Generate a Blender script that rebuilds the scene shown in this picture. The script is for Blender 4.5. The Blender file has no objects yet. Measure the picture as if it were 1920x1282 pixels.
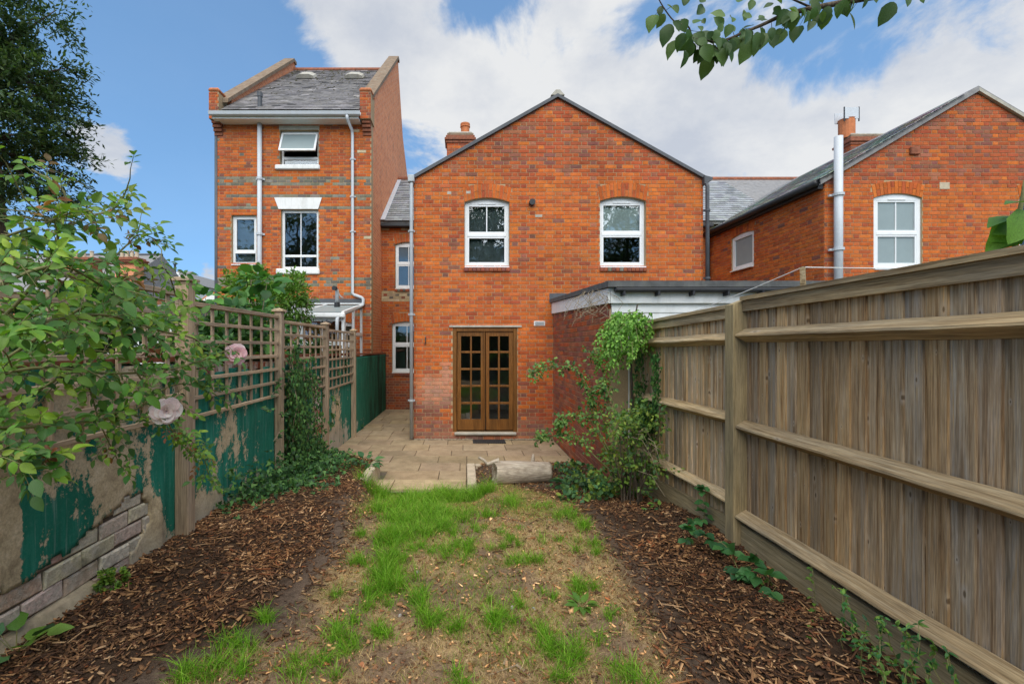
import bpy, math, random
import numpy as np
from mathutils import Matrix, Vector, Euler, noise as mnoise

scene = bpy.context.scene
R = math.radians
rng = random.Random(11)
nrng = np.random.default_rng(5)

# ------------------------------------------------------------------ camera
CZ = 1.8
FPX, VPX, VPY = 870.0, 871.0, 648.0          # focal length and vanishing point measured in the photograph
cam = bpy.data.objects.new('camera', bpy.data.cameras.new('camera'))
scene.collection.objects.link(cam)
cam.location = (0, 0, CZ)
cam.rotation_euler = (R(90), 0, 0)
cam.data.sensor_width = 36
cam.data.lens = 36 * FPX / 1920
cam.data.shift_x = (960 - VPX) / 1920
cam.data.shift_y = (VPY - 641) / 1920
cam.data.clip_start = 0.05
cam.data.clip_end = 2000
scene.camera = cam

def P(px, py, Y):
    return Vector(((px - VPX) * Y / FPX, Y, CZ + (VPY - py) * Y / FPX))

# ------------------------------------------------------------------ sky and sun
SUN_EL, SUN_AZ = 52.0, 178.0      # azimuth measured clockwise from +Y: behind the camera, to the right
world = bpy.data.worlds.new('World')
scene.world = world
world.use_nodes = True
wn, wl_ = world.node_tree.nodes, world.node_tree.links
wn.clear()

def wnode(t, **kw):
    n = wn.new(t)
    for k, v in kw.items():
        setattr(n, k, v)
    return n

def build_world():
    L = wl_.new
    out = wnode('ShaderNodeOutputWorld'); bg = wnode('ShaderNodeBackground')
    sky = wnode('ShaderNodeTexSky')
    sky.sky_type = 'NISHITA'; sky.sun_disc = False
    sky.sun_elevation = R(SUN_EL); sky.sun_rotation = R(SUN_AZ)
    sky.air_density = 1.0; sky.dust_density = 0.6; sky.ozone_density = 2.0
    tc = wnode('ShaderNodeTexCoord')
    sep = wnode('ShaderNodeSeparateXYZ'); L(tc.outputs['Generated'], sep.inputs[0])
    # project the direction on a cloud layer so that clouds flatten towards the horizon
    zz = wnode('ShaderNodeMath', operation='MAXIMUM'); L(sep.outputs[2], zz.inputs[0]); zz.inputs[1].default_value = 0.0
    za = wnode('ShaderNodeMath', operation='ADD'); L(zz.outputs[0], za.inputs[0]); za.inputs[1].default_value = 0.42
    dv = wnode('ShaderNodeVectorMath', operation='SCALE'); L(tc.outputs['Generated'], dv.inputs[0])
    inv = wnode('ShaderNodeMath', operation='DIVIDE'); inv.inputs[0].default_value = 1.0; L(za.outputs[0], inv.inputs[1])
    L(inv.outputs[0], dv.inputs['Scale'])
    def noise(scale, detail, off, rough=0.55, dist=0.0):
        mp = wnode('ShaderNodeVectorMath', operation='ADD'); L(dv.outputs[0], mp.inputs[0]); mp.inputs[1].default_value = off
        n = wnode('ShaderNodeTexNoise'); n.inputs['Scale'].default_value = scale
        n.inputs['Detail'].default_value = detail; n.inputs['Roughness'].default_value = rough
        n.inputs['Distortion'].default_value = dist
        L(mp.outputs[0], n.inputs['Vector']); return n.outputs['Fac']
    big = noise(3.0, 12, (1.1, 4.7, 0.9), 0.60, 0.35)
    def mth(op, a, b=None, clamp=False):
        m = wnode('ShaderNodeMath', operation=op); m.use_clamp = clamp
        for i, x in enumerate((a, b)):
            if x is None: continue
            if isinstance(x, (int, float)): m.inputs[i].default_value = x
            else: L(x, m.inputs[i])
        return m.outputs[0]
    nrm = wnode('ShaderNodeVectorMath', operation='NORMALIZE'); L(tc.outputs['Generated'], nrm.inputs[0])
    total = mth('MULTIPLY', mth('SUBTRACT', big, 0.48), 3.0)
    # the cumulus masses of the day: (pixel x, y, angular size, weight)
    blobs = [(760, 150, .10, .40), (900, 190, .12, .42), (1060, 120, .11, .30), (1180, 170, .14, .36), (1290, 260, .15, .42), (1000, 275, .24, .52), (1460, 280, .12, .42),
             (600, 40, .11, .52), (720, 30, .08, .4), (1680, 235, .10, .36), (1860, 60, .09, .36), (150, 270, .11, 1.15), (215, 300, .06, .4),
             (375, 525, .06, .95), (1900, 200, .08, .3), (1590, 310, .12, .40),
             (300, 140, .26, -.75), (1560, 90, .16, -.50), (330, 400, .2, -.75), (60, 420, .2, -.5), (950, 30, .15, -.60), (760, 60, .07, -.2), (1250, 40, .11, -.45), (1560, 190, .07, -.22), (470, 40, .1, -.1)]
    for (px, py, s, w) in blobs:
        d = Vector(((px - VPX) / FPX, 1, (VPY - py) / FPX)).normalized()
        dp = wnode('ShaderNodeVectorMath', operation='DOT_PRODUCT'); L(nrm.outputs[0], dp.inputs[0]); dp.inputs[1].default_value = d
        q = mth('DIVIDE', mth('SUBTRACT', 1.0, dp.outputs['Value']), s * s * 0.5)
        e = mth('MULTIPLY', mth('POWER', 2.718, mth('MULTIPLY', q, -1.0)), w)
        if w > .6: e = mth('MULTIPLY', e, mth('MULTIPLY', big, 2.0))
        total = mth('ADD', total, e)
    ramp = wnode('ShaderNodeMapRange'); ramp.interpolation_type = 'SMOOTHSTEP'
    L(total, ramp.inputs[0]); ramp.inputs[1].default_value = 0.02; ramp.inputs[2].default_value = 0.42
    shade = mth('ADD', mth('MULTIPLY', noise(2.6, 9, (0.3, 5.2, 2.0), 0.62), .75), mth('MULTIPLY', noise(3.0, 6, (1.1, 4.7, 1.05), 0.60, 0.35), .25))
    cr = wnode('ShaderNodeValToRGB')
    cr.color_ramp.elements[0].position = 0.38; cr.color_ramp.elements[0].color = (3.35, 3.55, 3.95, 1)
    cr.color_ramp.elements[1].position = 0.58; cr.color_ramp.elements[1].color = (4.9, 4.9, 4.85, 1)
    L(shade, cr.inputs[0])
    hz = wnode('ShaderNodeVectorMath', operation='MULTIPLY_ADD'); L(nrm.outputs[0], hz.inputs[0]); hz.inputs[1].default_value = (1, 1, .8); hz.inputs[2].default_value = (0, 0, .24)   # hazier blue, no white-hot horizon
    hn = wnode('ShaderNodeVectorMath', operation='NORMALIZE'); L(hz.outputs[0], hn.inputs[0]); L(hn.outputs[0], sky.inputs['Vector'])
    sc_ = wnode('ShaderNodeVectorMath', operation='MULTIPLY'); L(sky.outputs[0], sc_.inputs[0]); sc_.inputs[1].default_value = SKY_MUL
    mx = wnode('ShaderNodeMix'); mx.data_type = 'RGBA'
    mf = mth('ADD', mth('MULTIPLY', ramp.outputs[0], 0.88), 0.05)      # a thin veil everywhere
    L(mf, mx.inputs['Factor']); L(sc_.outputs[0], mx.inputs['A']); L(cr.outputs[0], mx.inputs['B'])
    L(mx.outputs['Result'], bg.inputs['Color']); bg.inputs['Strength'].default_value = SKY_STRENGTH
    L(bg.outputs[0], out.inputs[0])
SKY_MUL = (1.02, 1.34, 1.40)
SKY_STRENGTH = 0.115
build_world()

sun = bpy.data.objects.new('sun', bpy.data.lights.new('sun', 'SUN'))
scene.collection.objects.link(sun)
sun.data.energy = 2.9
sun.data.angle = R(80)          # sun behind thin cloud: broad soft shadows
sun.data.color = (1.0, 0.95, 0.86)
sd = Vector((math.sin(R(SUN_AZ)) * math.cos(R(SUN_EL)), math.cos(R(SUN_AZ)) * math.cos(R(SUN_EL)), math.sin(R(SUN_EL))))
sun.rotation_euler = sd.to_track_quat('Z', 'Y').to_euler()
sun.location = sd * 60

vs = scene.view_settings
vs.view_transform = 'Standard'; vs.look = 'None'; vs.exposure = 0.62; vs.gamma = 1.0; vs.use_curve_mapping = False
scene.cycles.max_bounces = 5
scene.cycles.diffuse_bounces = 3
scene.cycles.transparent_max_bounces = 10
scene.cycles.caustics_reflective = False
scene.cycles.caustics_refractive = False

# ------------------------------------------------------------------ object helpers
COL = scene.collection
WLOC = {}

def set_tags(o, label=None, cat=None, group=None, kind=None):
    if label: o['label'] = label
    if cat: o['category'] = cat
    if group: o['group'] = group
    if kind: o['kind'] = kind
    return o

def thing(name, loc, label, cat, group=None):
    o = bpy.data.objects.new(name, None); COL.objects.link(o)
    o.location = loc; o.empty_display_size = 0.2
    WLOC[o.name] = Vector(loc)
    return set_tags(o, label, cat, group)

def mesh_np(name, V, F, C=None, smooth=False):
    """V (n,3); F (m,k) array of equal-size faces, or a list of such arrays; C (n,3) colours"""
    me = bpy.data.meshes.new(name)
    V = np.asarray(V, dtype=np.float32)
    Fs = F if isinstance(F, list) else [F]
    Fs = [np.asarray(f, dtype=np.int32) for f in Fs if len(f)]
    me.vertices.add(len(V)); me.vertices.foreach_set('co', V.ravel())
    nl = sum(f.size for f in Fs); npoly = sum(len(f) for f in Fs)
    me.loops.add(nl); me.loops.foreach_set('vertex_index', np.concatenate([f.ravel() for f in Fs]))
    me.polygons.add(npoly)
    st = []; s = 0
    for f in Fs:
        st.append(s + np.arange(len(f)) * f.shape[1]); s += f.size
    me.polygons.foreach_set('loop_start', np.concatenate(st).astype(np.int32))
    a = me.color_attributes.new('col', 'FLOAT_COLOR', 'POINT')
    cc = np.ones((len(V), 4), dtype=np.float32)
    if C is not None: cc[:, :3] = C
    a.data.foreach_set('color', cc.ravel())
    if smooth: me.polygons.foreach_set('use_smooth', np.ones(npoly, dtype=bool))
    me.update(calc_edges=True); me.validate()
    return me

class MB:
    """collects shapes; build() links them as ONE mesh object with its origin at its centre"""
    def __init__(s, xf=None): s.v = []; s.f = []; s.c = []; s.xf = xf
    def add(s, vs_, fs, c=(1, 1, 1)):
        b = len(s.v)
        for v in vs_:
            v = Vector(v)
            s.v.append(s.xf @ v if s.xf else v); s.c.append(c)
        for f in fs: s.f.append([i + b for i in f])
        return s
    def box(s, x0, x1, y0, y1, z0, z1, c=(1, 1, 1), bev=0.0):
        if x0 > x1: x0, x1 = x1, x0
        if y0 > y1: y0, y1 = y1, y0
        if z0 > z1: z0, z1 = z1, z0
        if bev <= 0:
            return s.add([(x0, y0, z0), (x1, y0, z0), (x1, y1, z0), (x0, y1, z0), (x0, y0, z1), (x1, y0, z1), (x1, y1, z1), (x0, y1, z1)],
                  [(0, 3, 2, 1), (4, 5, 6, 7), (0, 1, 5, 4), (1, 2, 6, 5), (2, 3, 7, 6), (3, 0, 4, 7)], c)
        vs_, fs = bevbox(x0, x1, y0, y1, z0, z1, bev)
        return s.add(vs_, fs, c)
    def prism(s, poly, a, b, axis='y', c=(1, 1, 1)):
        """poly: 2-D points; extruded from a to b along axis ('y': poly=(x,z); 'x': poly=(y,z); 'z': poly=(x,y))"""
        def pt(p, t):
            if axis == 'y': return (p[0], t, p[1])
            if axis == 'x': return (t, p[0], p[1])
            return (p[0], p[1], t)
        n = len(poly)
        vs_ = [pt(p, a) for p in poly] + [pt(p, b) for p in poly]
        fs = [tuple(range(n)), tuple(range(2 * n - 1, n - 1, -1))] + [(i, i + n, (i + 1) % n + n, (i + 1) % n) for i in range(n)]
        return s.add(vs_, fs, c)
    def tube(s, pts, rad, n=8, c=(1, 1, 1), cap=True):
        pts = [Vector(p) for p in pts]
        if isinstance(rad, (int, float)): rad = [rad] * len(pts)
        vs_, fs = [], []
        prev = None
        for i, p in enumerate(pts):
            t = (pts[min(i + 1, len(pts) - 1)] - pts[max(i - 1, 0)])
            t = t.normalized() if t.length > 1e-9 else Vector((0, 0, 1))
            if prev is None:
                up = Vector((0, 0, 1)) if abs(t.z) < 0.9 else Vector((1, 0, 0))
                a = t.cross(up).normalized()
            else:
                a = (prev - t * prev.dot(t))
                a = a.normalized() if a.length > 1e-6 else t.orthogonal().normalized()
            prev = a; b = t.cross(a)
            for k in range(n):
                an = 2 * math.pi * k / n
                vs_.append(p + (a * math.cos(an) + b * math.sin(an)) * rad[i])
        for i in range(len(pts) - 1):
            for k in range(n):
                fs.append((i * n + k, i * n + (k + 1) % n, (i + 1) * n + (k + 1) % n, (i + 1) * n + k))
        if cap:
            fs.append(tuple(range(n - 1, -1, -1))); fs.append(tuple((len(pts) - 1) * n + k for k in range(n)))
        return s.add(vs_, fs, c)
    def lathe(s, prof, cx, cy, n=16, c=(1, 1, 1)):
        vs_, fs = [], []
        for (r, z) in prof:
            for k in range(n):
                a = 2 * math.pi * k / n
                vs_.append((cx + r * math.cos(a), cy + r * math.sin(a), z))
        for i in range(len(prof) - 1):
            for k in range(n):
                fs.append((i * n + k, i * n + (k + 1) % n, (i + 1) * n + (k + 1) % n, (i + 1) * n + k))
        fs.append(tuple(range(n - 1, -1, -1))); fs.append(tuple((len(prof) - 1) * n + k for k in range(n)))
        return s.add(vs_, fs, c)
    def build(s, name, mat, parent=None, label=None, cat=None, group=None, kind=None, smooth=False, at=None):
        vs_ = s.v
        if at is not None: cen = Vector(at)
        else:
            lo = Vector((min(v.x for v in vs_), min(v.y for v in vs_), min(v.z for v in vs_)))
            hi = Vector((max(v.x for v in vs_), max(v.y for v in vs_), max(v.z for v in vs_)))
            cen = (lo + hi) / 2
        me = bpy.data.meshes.new(name)
        me.from_pydata([tuple(v - cen) for v in vs_], [], s.f)
        a = me.color_attributes.new('col', 'FLOAT_COLOR', 'POINT')
        a.data.foreach_set('color', np.array([[*c, 1.0] for c in s.c], dtype=np.float32).ravel())
        if smooth: me.polygons.foreach_set('use_smooth', [True] * len(me.polygons))
        me.update()
        return link(name, me, mat, cen, parent, label, cat, group, kind)

def link(name, me, mat, cen, parent=None, label=None, cat=None, group=None, kind=None):
    if mat is not None and len(me.materials) == 0: me.materials.append(mat)
    o = bpy.data.objects.new(name, me); COL.objects.link(o)
    cen = Vector(cen)
    if parent is not None:
        o.parent = parent; o.location = cen - WLOC[parent.name]
    else: o.location = cen
    WLOC[o.name] = cen
    return set_tags(o, label, cat, group, kind)

def bevbox(x0, x1, y0, y1, z0, z1, b):
    b = min(b, (x1 - x0) * .45, (y1 - y0) * .45, (z1 - z0) * .45)
    X, Y, Z = (x0, x1), (y0, y1), (z0, z1)
    sg = (1, -1)
    vs_, idx = [], {}
    for i in (0, 1):
        for j in (0, 1):
            for k in (0, 1):
                c = (X[i], Y[j], Z[k]); d = (sg[i] * b, sg[j] * b, sg[k] * b)
                for ax in range(3):      # vertex lying on the face perpendicular to ax
                    p = [c[m] + (0 if m == ax else d[m]) for m in range(3)]
                    idx[(i, j, k, ax)] = len(vs_); vs_.append(tuple(p))
    fs = []
    q = [(0, 0), (1, 0), (1, 1), (0, 1)]
    for ax in range(3):
        for sdx in (0, 1):
            f = []
            for (a, b2) in q:
                ijk = [0, 0, 0]; o = [m for m in range(3) if m != ax]
                ijk[ax] = sdx; ijk[o[0]] = a; ijk[o[1]] = b2
                f.append(idx[(*ijk, ax)])
            flip = (sdx == 0) ^ (ax == 1)
            fs.append(tuple(f[::-1]) if flip else tuple(f))
    for ax in range(3):                  # edges parallel to ax
        o = [m for m in range(3) if m != ax]
        for a in (0, 1):
            for b2 in (0, 1):
                e = []
                for s_ in (0, 1):
                    ijk = [0, 0, 0]; ijk[ax] = s_; ijk[o[0]] = a; ijk[o[1]] = b2
                    e.append((idx[(*ijk, o[0])], idx[(*ijk, o[1])]))
                fs.append((e[0][0], e[0][1], e[1][1], e[1][0]))
    for i in (0, 1):
        for j in (0, 1):
            for k in (0, 1):
                fs.append((idx[(i, j, k, 0)], idx[(i, j, k, 1)], idx[(i, j, k, 2)]))
    return vs_, fs

class Frame:
    """local (u along the wall, v into the wall, z up) -> world"""
    def __init__(s, origin, rotz=0.0):
        s.m = Matrix.Translation(Vector(origin)) @ Matrix.Rotation(R(rotz), 4, 'Z'); s.rz = R(rotz)
    def mb(s): return MB(s.m)

# ---- pieces: a thing's alike pieces, the 300 largest as objects, the rest joined
_share = {}
class Pieces:
    def __init__(s, name, joined_name, mat): s.name, s.jn, s.mat, s.items = name, joined_name, mat, []
    def add(s, vs_, fs, mtx, color, parent, key=None):
        c = mtx @ (sum((Vector(v) for v in vs_), Vector()) / len(vs_))
        mn = Vector([min(v[i] for v in vs_) for i in range(3)]); mx = Vector([max(v[i] for v in vs_) for i in range(3)])
        d = (c - Vector((0, 0, CZ))).length
        e = sorted((mx - mn)[:])
        s.items.append((e[1] * e[2] / (d * d), vs_, fs, mtx, color, parent, key))
    def build(s, owner, limit=300):
        it = sorted(s.items, key=lambda t: -t[0])
        for (_, vs_, fs, m, col, par, key) in it[:limit]:
            me = _share.get(key) if key else None
            if me is None:
                me = bpy.data.meshes.new(s.name); me.from_pydata(vs_, [], fs)
                a = me.color_attributes.new('col', 'FLOAT_COLOR', 'POINT')
                a.data.foreach_set('color', np.ones(len(vs_) * 4, dtype=np.float32))
                me.materials.append(s.mat)
                if key: _share[key] = me
            o = bpy.data.objects.new(s.name, me); COL.objects.link(o)
            o.parent = par
            mm = m.copy(); mm.translation = m.translation - WLOC[par.name]
            o.matrix_local = mm
            o.color = (*col, 1)
        rest = it[limit:]
        if rest:
            V, F, C = [], [], []
            for (_, vs_, fs, m, col, par, key) in rest:
                b = len(V)
                V += [m @ Vector(v) for v in vs_]; C += [col] * len(vs_)
                F += [[i + b for i in f] for f in fs]
            me = bpy.data.meshes.new(s.jn)
            cen = WLOC[owner.name]
            me.from_pydata([tuple(v - cen) for v in V], [], F)
            a = me.color_attributes.new('col', 'FLOAT_COLOR', 'POINT')
            a.data.foreach_set('color', np.array([[*c, 1.0] for c in C], dtype=np.float32).ravel())
            link(s.jn, me, s.mat, cen, owner, kind='stuff')

# ------------------------------------------------------------------ materials
class M:
    def __init__(s, name, rough=0.8, spec=0.3):
        s.m = bpy.data.materials.new(name); s.m.use_nodes = True
        s.nt = s.m.node_tree; s.n = s.nt.nodes; s.l = s.nt.links
        s.b = s.n['Principled BSDF']; s.b.inputs['Roughness'].default_value = rough
        s.b.inputs['Specular IOR Level'].default_value = spec
    def node(s, t, **kw):
        n = s.n.new(t)
        for k, v in kw.items(): setattr(n, k, v)
        return n
    def link(s, a, b): s.l.new(a, b)
    def coord(s, kind='pos', scale=(1, 1, 1), rnd=False):
        if kind == 'pos': c = s.node('ShaderNodeNewGeometry').outputs['Position']
        else: c = s.node('ShaderNodeTexCoord').outputs['Object']
        if rnd:
            oi = s.node('ShaderNodeObjectInfo')
            k = s.node('ShaderNodeVectorMath', operation='SCALE'); k.inputs[0].default_value = (37.0, 61.0, 23.0)
            s.link(oi.outputs['Random'], k.inputs['Scale'])
            a = s.node('ShaderNodeVectorMath', operation='ADD'); s.link(c, a.inputs[0]); s.link(k.outputs[0], a.inputs[1]); c = a.outputs[0]
        mu = s.node('ShaderNodeVectorMath', operation='MULTIPLY'); s.link(c, mu.inputs[0]); mu.inputs[1].default_value = scale
        return mu.outputs[0]
    def noise(s, vec, scale, detail=4, rough=0.55, dist=0.0):
        n = s.node('ShaderNodeTexNoise'); n.inputs['Scale'].default_value = scale; n.inputs['Detail'].default_value = detail
        n.inputs['Roughness'].default_value = rough; n.inputs['Distortion'].default_value = dist
        s.link(vec, n.inputs['Vector']); return n.outputs['Fac']
    def voro(s, vec, scale, feature='F1'):
        n = s.node('ShaderNodeTexVoronoi', feature=feature); n.inputs['Scale'].default_value = scale
        s.link(vec, n.inputs['Vector']); return n
    def ramp(s, fac, stops):
        r = s.node('ShaderNodeValToRGB'); cr = r.color_ramp
        while len(cr.elements) < len(stops): cr.elements.new(0.5)
        for e, (p, c) in zip(cr.elements, stops):
            e.position = p; e.color = (*c, 1) if not isinstance(c, (int, float)) else (c, c, c, 1)
        s.link(fac, r.inputs[0]); return r.outputs[0]
    def mix(s, fac, a, b, mode='MIX'):
        m = s.node('ShaderNodeMix'); m.data_type = 'RGBA'; m.blend_type = mode
        for x, k in ((fac, 'Factor'), (a, 'A'), (b, 'B')):
            if isinstance(x, (int, float)):
                if k == 'Factor': m.inputs[k].default_value = x
                else: m.inputs[k].default_value = (x, x, x, 1)
            elif isinstance(x, tuple): m.inputs[k].default_value = (*x, 1)
            else: s.link(x, m.inputs[k])
        return m.outputs['Result']
    def math(s, op, a, b=0.0, clamp=False):
        m = s.node('ShaderNodeMath', operation=op); m.use_clamp = clamp
        for i, x in enumerate((a, b)):
            if isinstance(x, (int, float)): m.inputs[i].default_value = x
            else: s.link(x, m.inputs[i])
        return m.outputs[0]
    def tint(s):
        """object colour times vertex colour"""
        oi = s.node('ShaderNodeObjectInfo'); at = s.node('ShaderNodeAttribute', attribute_name='col')
        return s.mix(1.0, oi.outputs['Color'], at.outputs['Color'], 'MULTIPLY')
    def base(s, c):
        if isinstance(c, tuple): s.b.inputs['Base Color'].default_value = (*c, 1)
        else: s.link(c, s.b.inputs['Base Color'])
    def bump(s, h, strength=0.3, dist=0.01):
        b = s.node('ShaderNodeBump'); b.inputs['Strength'].default_value = strength; b.inputs['Distance'].default_value = dist
        s.link(h, b.inputs['Height']); s.link(b.outputs[0], s.b.inputs['Normal'])

MT = {}
def mk_brick():
    m = M('brick', 0.88, 0.2); p = m.coord('pos')
    t = m.tint()
    n1 = m.noise(p, 55, 5, 0.7); n2 = m.noise(p, 7.0, 4, 0.6); n3 = m.noise(p, 1.1, 4, 0.6)
    c = m.mix(1.0, t, m.ramp(n1, [(0.25, (.62, .60, .60)), (0.55, (1.0, 1.0, 1.0)), (0.8, (1.22, 1.2, 1.12))]), 'MULTIPLY')
    c = m.mix(1.0, c, m.ramp(n2, [(0.3, (.80, .78, .76)), (0.6, (1.05, 1.05, 1.05))]), 'MULTIPLY')
    c = m.mix(m.ramp(n3, [(0.54, 0.0), (0.76, 0.30)]), c, (.17, .09, .055))
    st = m.noise(m.coord('pos', (1, 1, .16)), 5.5, 5, .65)
    c = m.mix(m.ramp(st, [(0.60, 0.0), (0.78, 0.28)]), c, (.10, .06, .045))
    n4 = m.noise(p, 16, 5, 0.75)
    c = m.mix(m.ramp(n4, [(0.62, 0.0), (0.74, 0.30)]), c, (.50, .40, .31))
    m.base(c); m.bump(n1, 0.35, 0.006); return m.m
def mk_mortar(name, col, col2):
    m = M(name, 0.95, 0.1); p = m.coord('pos'); n = m.noise(p, 3.0, 5, 0.6); n2 = m.noise(p, 90, 3, 0.6)
    m.base(m.mix(1.0, m.ramp(n, [(0.3, col), (0.7, col2)]), m.ramp(n2, [(0.3, .7), (0.7, 1.1)]), 'MULTIPLY')); m.bump(n2, 0.4, 0.004); return m.m
def mk_plain(name, col, rough=0.5, spec=0.4, var=0.12, scale=6, dirt=None, dirt_amt=0.25, metallic=0.0):
    m = M(name, rough, spec); p = m.coord('pos'); n = m.noise(p, scale, 5, 0.65)
    a = tuple(x * (1 - var) for x in col); b = tuple(min(1, x * (1 + var)) for x in col)
    c = m.mix(1.0, m.ramp(n, [(0.3, a), (0.7, b)]), m.tint(), 'MULTIPLY')
    if dirt:
        n2 = m.noise(m.coord('pos', (9, 9, 2.2)), 1.0, 6, 0.7)
        c = m.mix(m.ramp(n2, [(0.48, 0.0), (0.75, dirt_amt)]), c, dirt)
    m.base(c); m.b.inputs['Metallic'].default_value = metallic
    m.bump(m.noise(p, scale * 12, 3), 0.08, 0.002); return m.m
def mk_wood(name, stops, axis='z', knots=True, rough=0.82, grain=1.0, patch=None):
    m = M(name, rough, 0.2)
    k = {'z': (1, 1, .035), 'y': (1, .035, 1), 'x': (.035, 1, 1)}[axis]
    v = m.coord('obj', k, rnd=True); t = m.tint()
    n1 = m.noise(v, 34 * grain, 6, 0.65, 0.4); n2 = m.noise(v, 140 * grain, 3, 0.6)
    big = m.noise(m.coord('obj', tuple(.45 + .55 * (x == 1) if x == 1 else .22 for x in k), rnd=True), 5, 4, 0.6)
    c = m.ramp(n1, stops)
    n5 = m.noise(v, 420 * grain, 2, .6)
    c = m.mix(1.0, c, m.ramp(n2, [(0.28, .62), (0.6, 1.12)]), 'MULTIPLY')
    c = m.mix(1.0, c, m.ramp(n5, [(0.3, .78), (0.65, 1.12)]), 'MULTIPLY')
    c = m.mix(1.0, c, m.ramp(big, [(0.3, (.70, .72, .78)), (0.65, (1.2, 1.15, 1.05))]), 'MULTIPLY')
    h = n2
    if knots:
        kk = (0, 1, .45) if axis == 'z' else (1, .3, 1)
        vec = m.coord('obj', kk, rnd=True)
        if axis == 'z':
            sp = m.node('ShaderNodeSeparateXYZ'); m.link(vec, sp.inputs[0]); cb = m.node('ShaderNodeCombineXYZ'); m.link(sp.outputs[1], cb.inputs[0]); m.link(sp.outputs[2], cb.inputs[1]); vec = cb.outputs[0]
        vo = m.voro(vec, 6.5)
        if axis == 'z': vo.voronoi_dimensions = '2D'
        sr = m.node('ShaderNodeSeparateColor'); m.link(vo.outputs['Color'], sr.inputs[0])
        d = m.math('DIVIDE', vo.outputs['Distance'], m.math('ADD', .35, m.math('MULTIPLY', sr.outputs[0], .8)))
        c = m.mix(m.ramp(d, [(0.0, 0.0), (0.03, 0.0), (0.055, .6), (0.14, 0.0)]), c, (.46, .38, .29))
        c = m.mix(m.ramp(d, [(0.0, .75), (0.025, .7), (0.045, 0.0)]), c, (.075, .05, .032))
    c = m.mix(1.0, c, t, 'MULTIPLY')
    m.base(c); m.bump(h, 0.45, 0.004); return m.m
def mk_leaf(name, rough=0.5, trans=0.35, spec=0.35, tcol=(1.1, 1.25, .55)):
    m = M(name, rough, spec); t = m.tint(); n = m.noise(m.coord('obj', rnd=True), 30, 3)
    c = m.mix(1.0, t, m.ramp(n, [(0.3, .75), (0.7, 1.2)]), 'MULTIPLY')
    m.base(c)
    tr = m.node('ShaderNodeBsdfTranslucent')
    c2 = m.mix(1.0, c, tcol, 'MULTIPLY'); m.link(c2, tr.inputs['Color'])
    mx = m.node('ShaderNodeMixShader'); mx.inputs[0].default_value = trans
    m.link(m.b.outputs[0], mx.inputs[1]); m.link(tr.outputs[0], mx.inputs[2])
    m.link(mx.outputs[0], m.n['Material Output'].inputs[0]); return m.m
def mk_glass(name='window_glass', col=(.9, .95, .95), boost=1.6):
    m = M(name, 0.02)
    tr = m.node('ShaderNodeBsdfTransparent'); tr.inputs[0].default_value = (*col, 1)
    gl = m.node('ShaderNodeBsdfGlossy'); gl.inputs['Roughness'].default_value = 0.015; gl.inputs['Color'].default_value = (.95, .97, 1, 1)
    fr = m.node('ShaderNodeFresnel'); fr.inputs[0].default_value = 1.52
    f = m.math('MULTIPLY', fr.outputs[0], boost, True)
    mx = m.node('ShaderNodeMixShader'); m.link(f, mx.inputs[0]); m.link(tr.outputs[0], mx.inputs[1]); m.link(gl.outputs[0], mx.inputs[2])
    n = m.noise(m.coord('pos'), 1.6, 2); b = m.node('ShaderNodeBump'); b.inputs['Strength'].default_value = 0.06; b.inputs['Distance'].default_value = 0.02
    m.link(n, b.inputs['Height']); m.link(b.outputs[0], gl.inputs['Normal'])
    m.link(mx.outputs[0], m.n['Material Output'].inputs[0]); return m.m

MT['brick'] = mk_brick()
MT['mortar'] = mk_mortar('lime_mortar', (.40, .275, .155), (.51, .37, .22))
MT['mortar_dark'] = mk_mortar('dark_mortar', (.20, .16, .12), (.33, .27, .20))
MT['upvc'] = mk_plain('white_window_plastic', (.78, .78, .77), 0.35, 0.5, 0.03, 4, (.45, .44, .40), 0.25)
MT['white_paint'] = mk_plain('white_masonry_paint', (.76, .75, .72), 0.7, 0.3, 0.06, 5, (.36, .34, .28), 0.4)
MT['grey_pipe'] = mk_plain('grey_pipe', (.40, .42, .43), 0.5, 0.4, 0.08, 5, (.22, .21, .19), 0.4)
MT['white_pipe'] = mk_plain('white_pipe', (.50, .52, .54), 0.45, 0.4, 0.05, 5, (.40, .39, .36), 0.3)
MT['black'] = mk_plain('black_plastic', (.022, .022, .024), 0.5, 0.4, 0.2, 8)
MT['lead'] = mk_plain('lead', (.075, .078, .085), 0.6, 0.4, 0.2, 6)
MT['felt'] = mk_plain('roof_felt', (.10, .10, .098), 0.9, 0.2, 0.3, 9, (.20, .20, .17), 0.6)
MT['concrete'] = mk_plain('concrete', (.40, .37, .31), 0.92, 0.2, 0.2, 8, (.22, .20, .16), 0.5)
MT['stone_edge'] = mk_plain('edging_stone', (.50, .41, .29), 0.92, 0.2, 0.2, 12, (.26, .22, .16), 0.45)
MT['terracotta'] = mk_plain('terracotta', (.50, .17, .07), 0.85, 0.2, 0.2, 8, (.20, .13, .09), 0.5)
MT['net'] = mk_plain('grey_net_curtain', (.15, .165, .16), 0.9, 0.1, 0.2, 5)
MT['room'] = mk_plain('dim_room_wall', (.34, .32, .29), 0.9, 0.1)
MT['blind'] = mk_plain('pale_blind', (.80, .82, .76), 0.9, 0.1, 0.04)
MT['curtain'] = mk_plain('curtain', (.55, .58, .52), 0.9, 0.1, 0.1)
MT['glass'] = mk_glass()
MT['frosted'] = mk_plain('frosted_glass', (.25, .30, .30), 0.4, 0.4, 0.06, 3)
MT['door_wood'] = mk_wood('oak_stain', [(0.3, (.125, .050, .012)), (0.6, (.215, .090, .022)), (0.8, (.27, .12, .032))], 'z', False, 0.45, 1.2)
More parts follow.
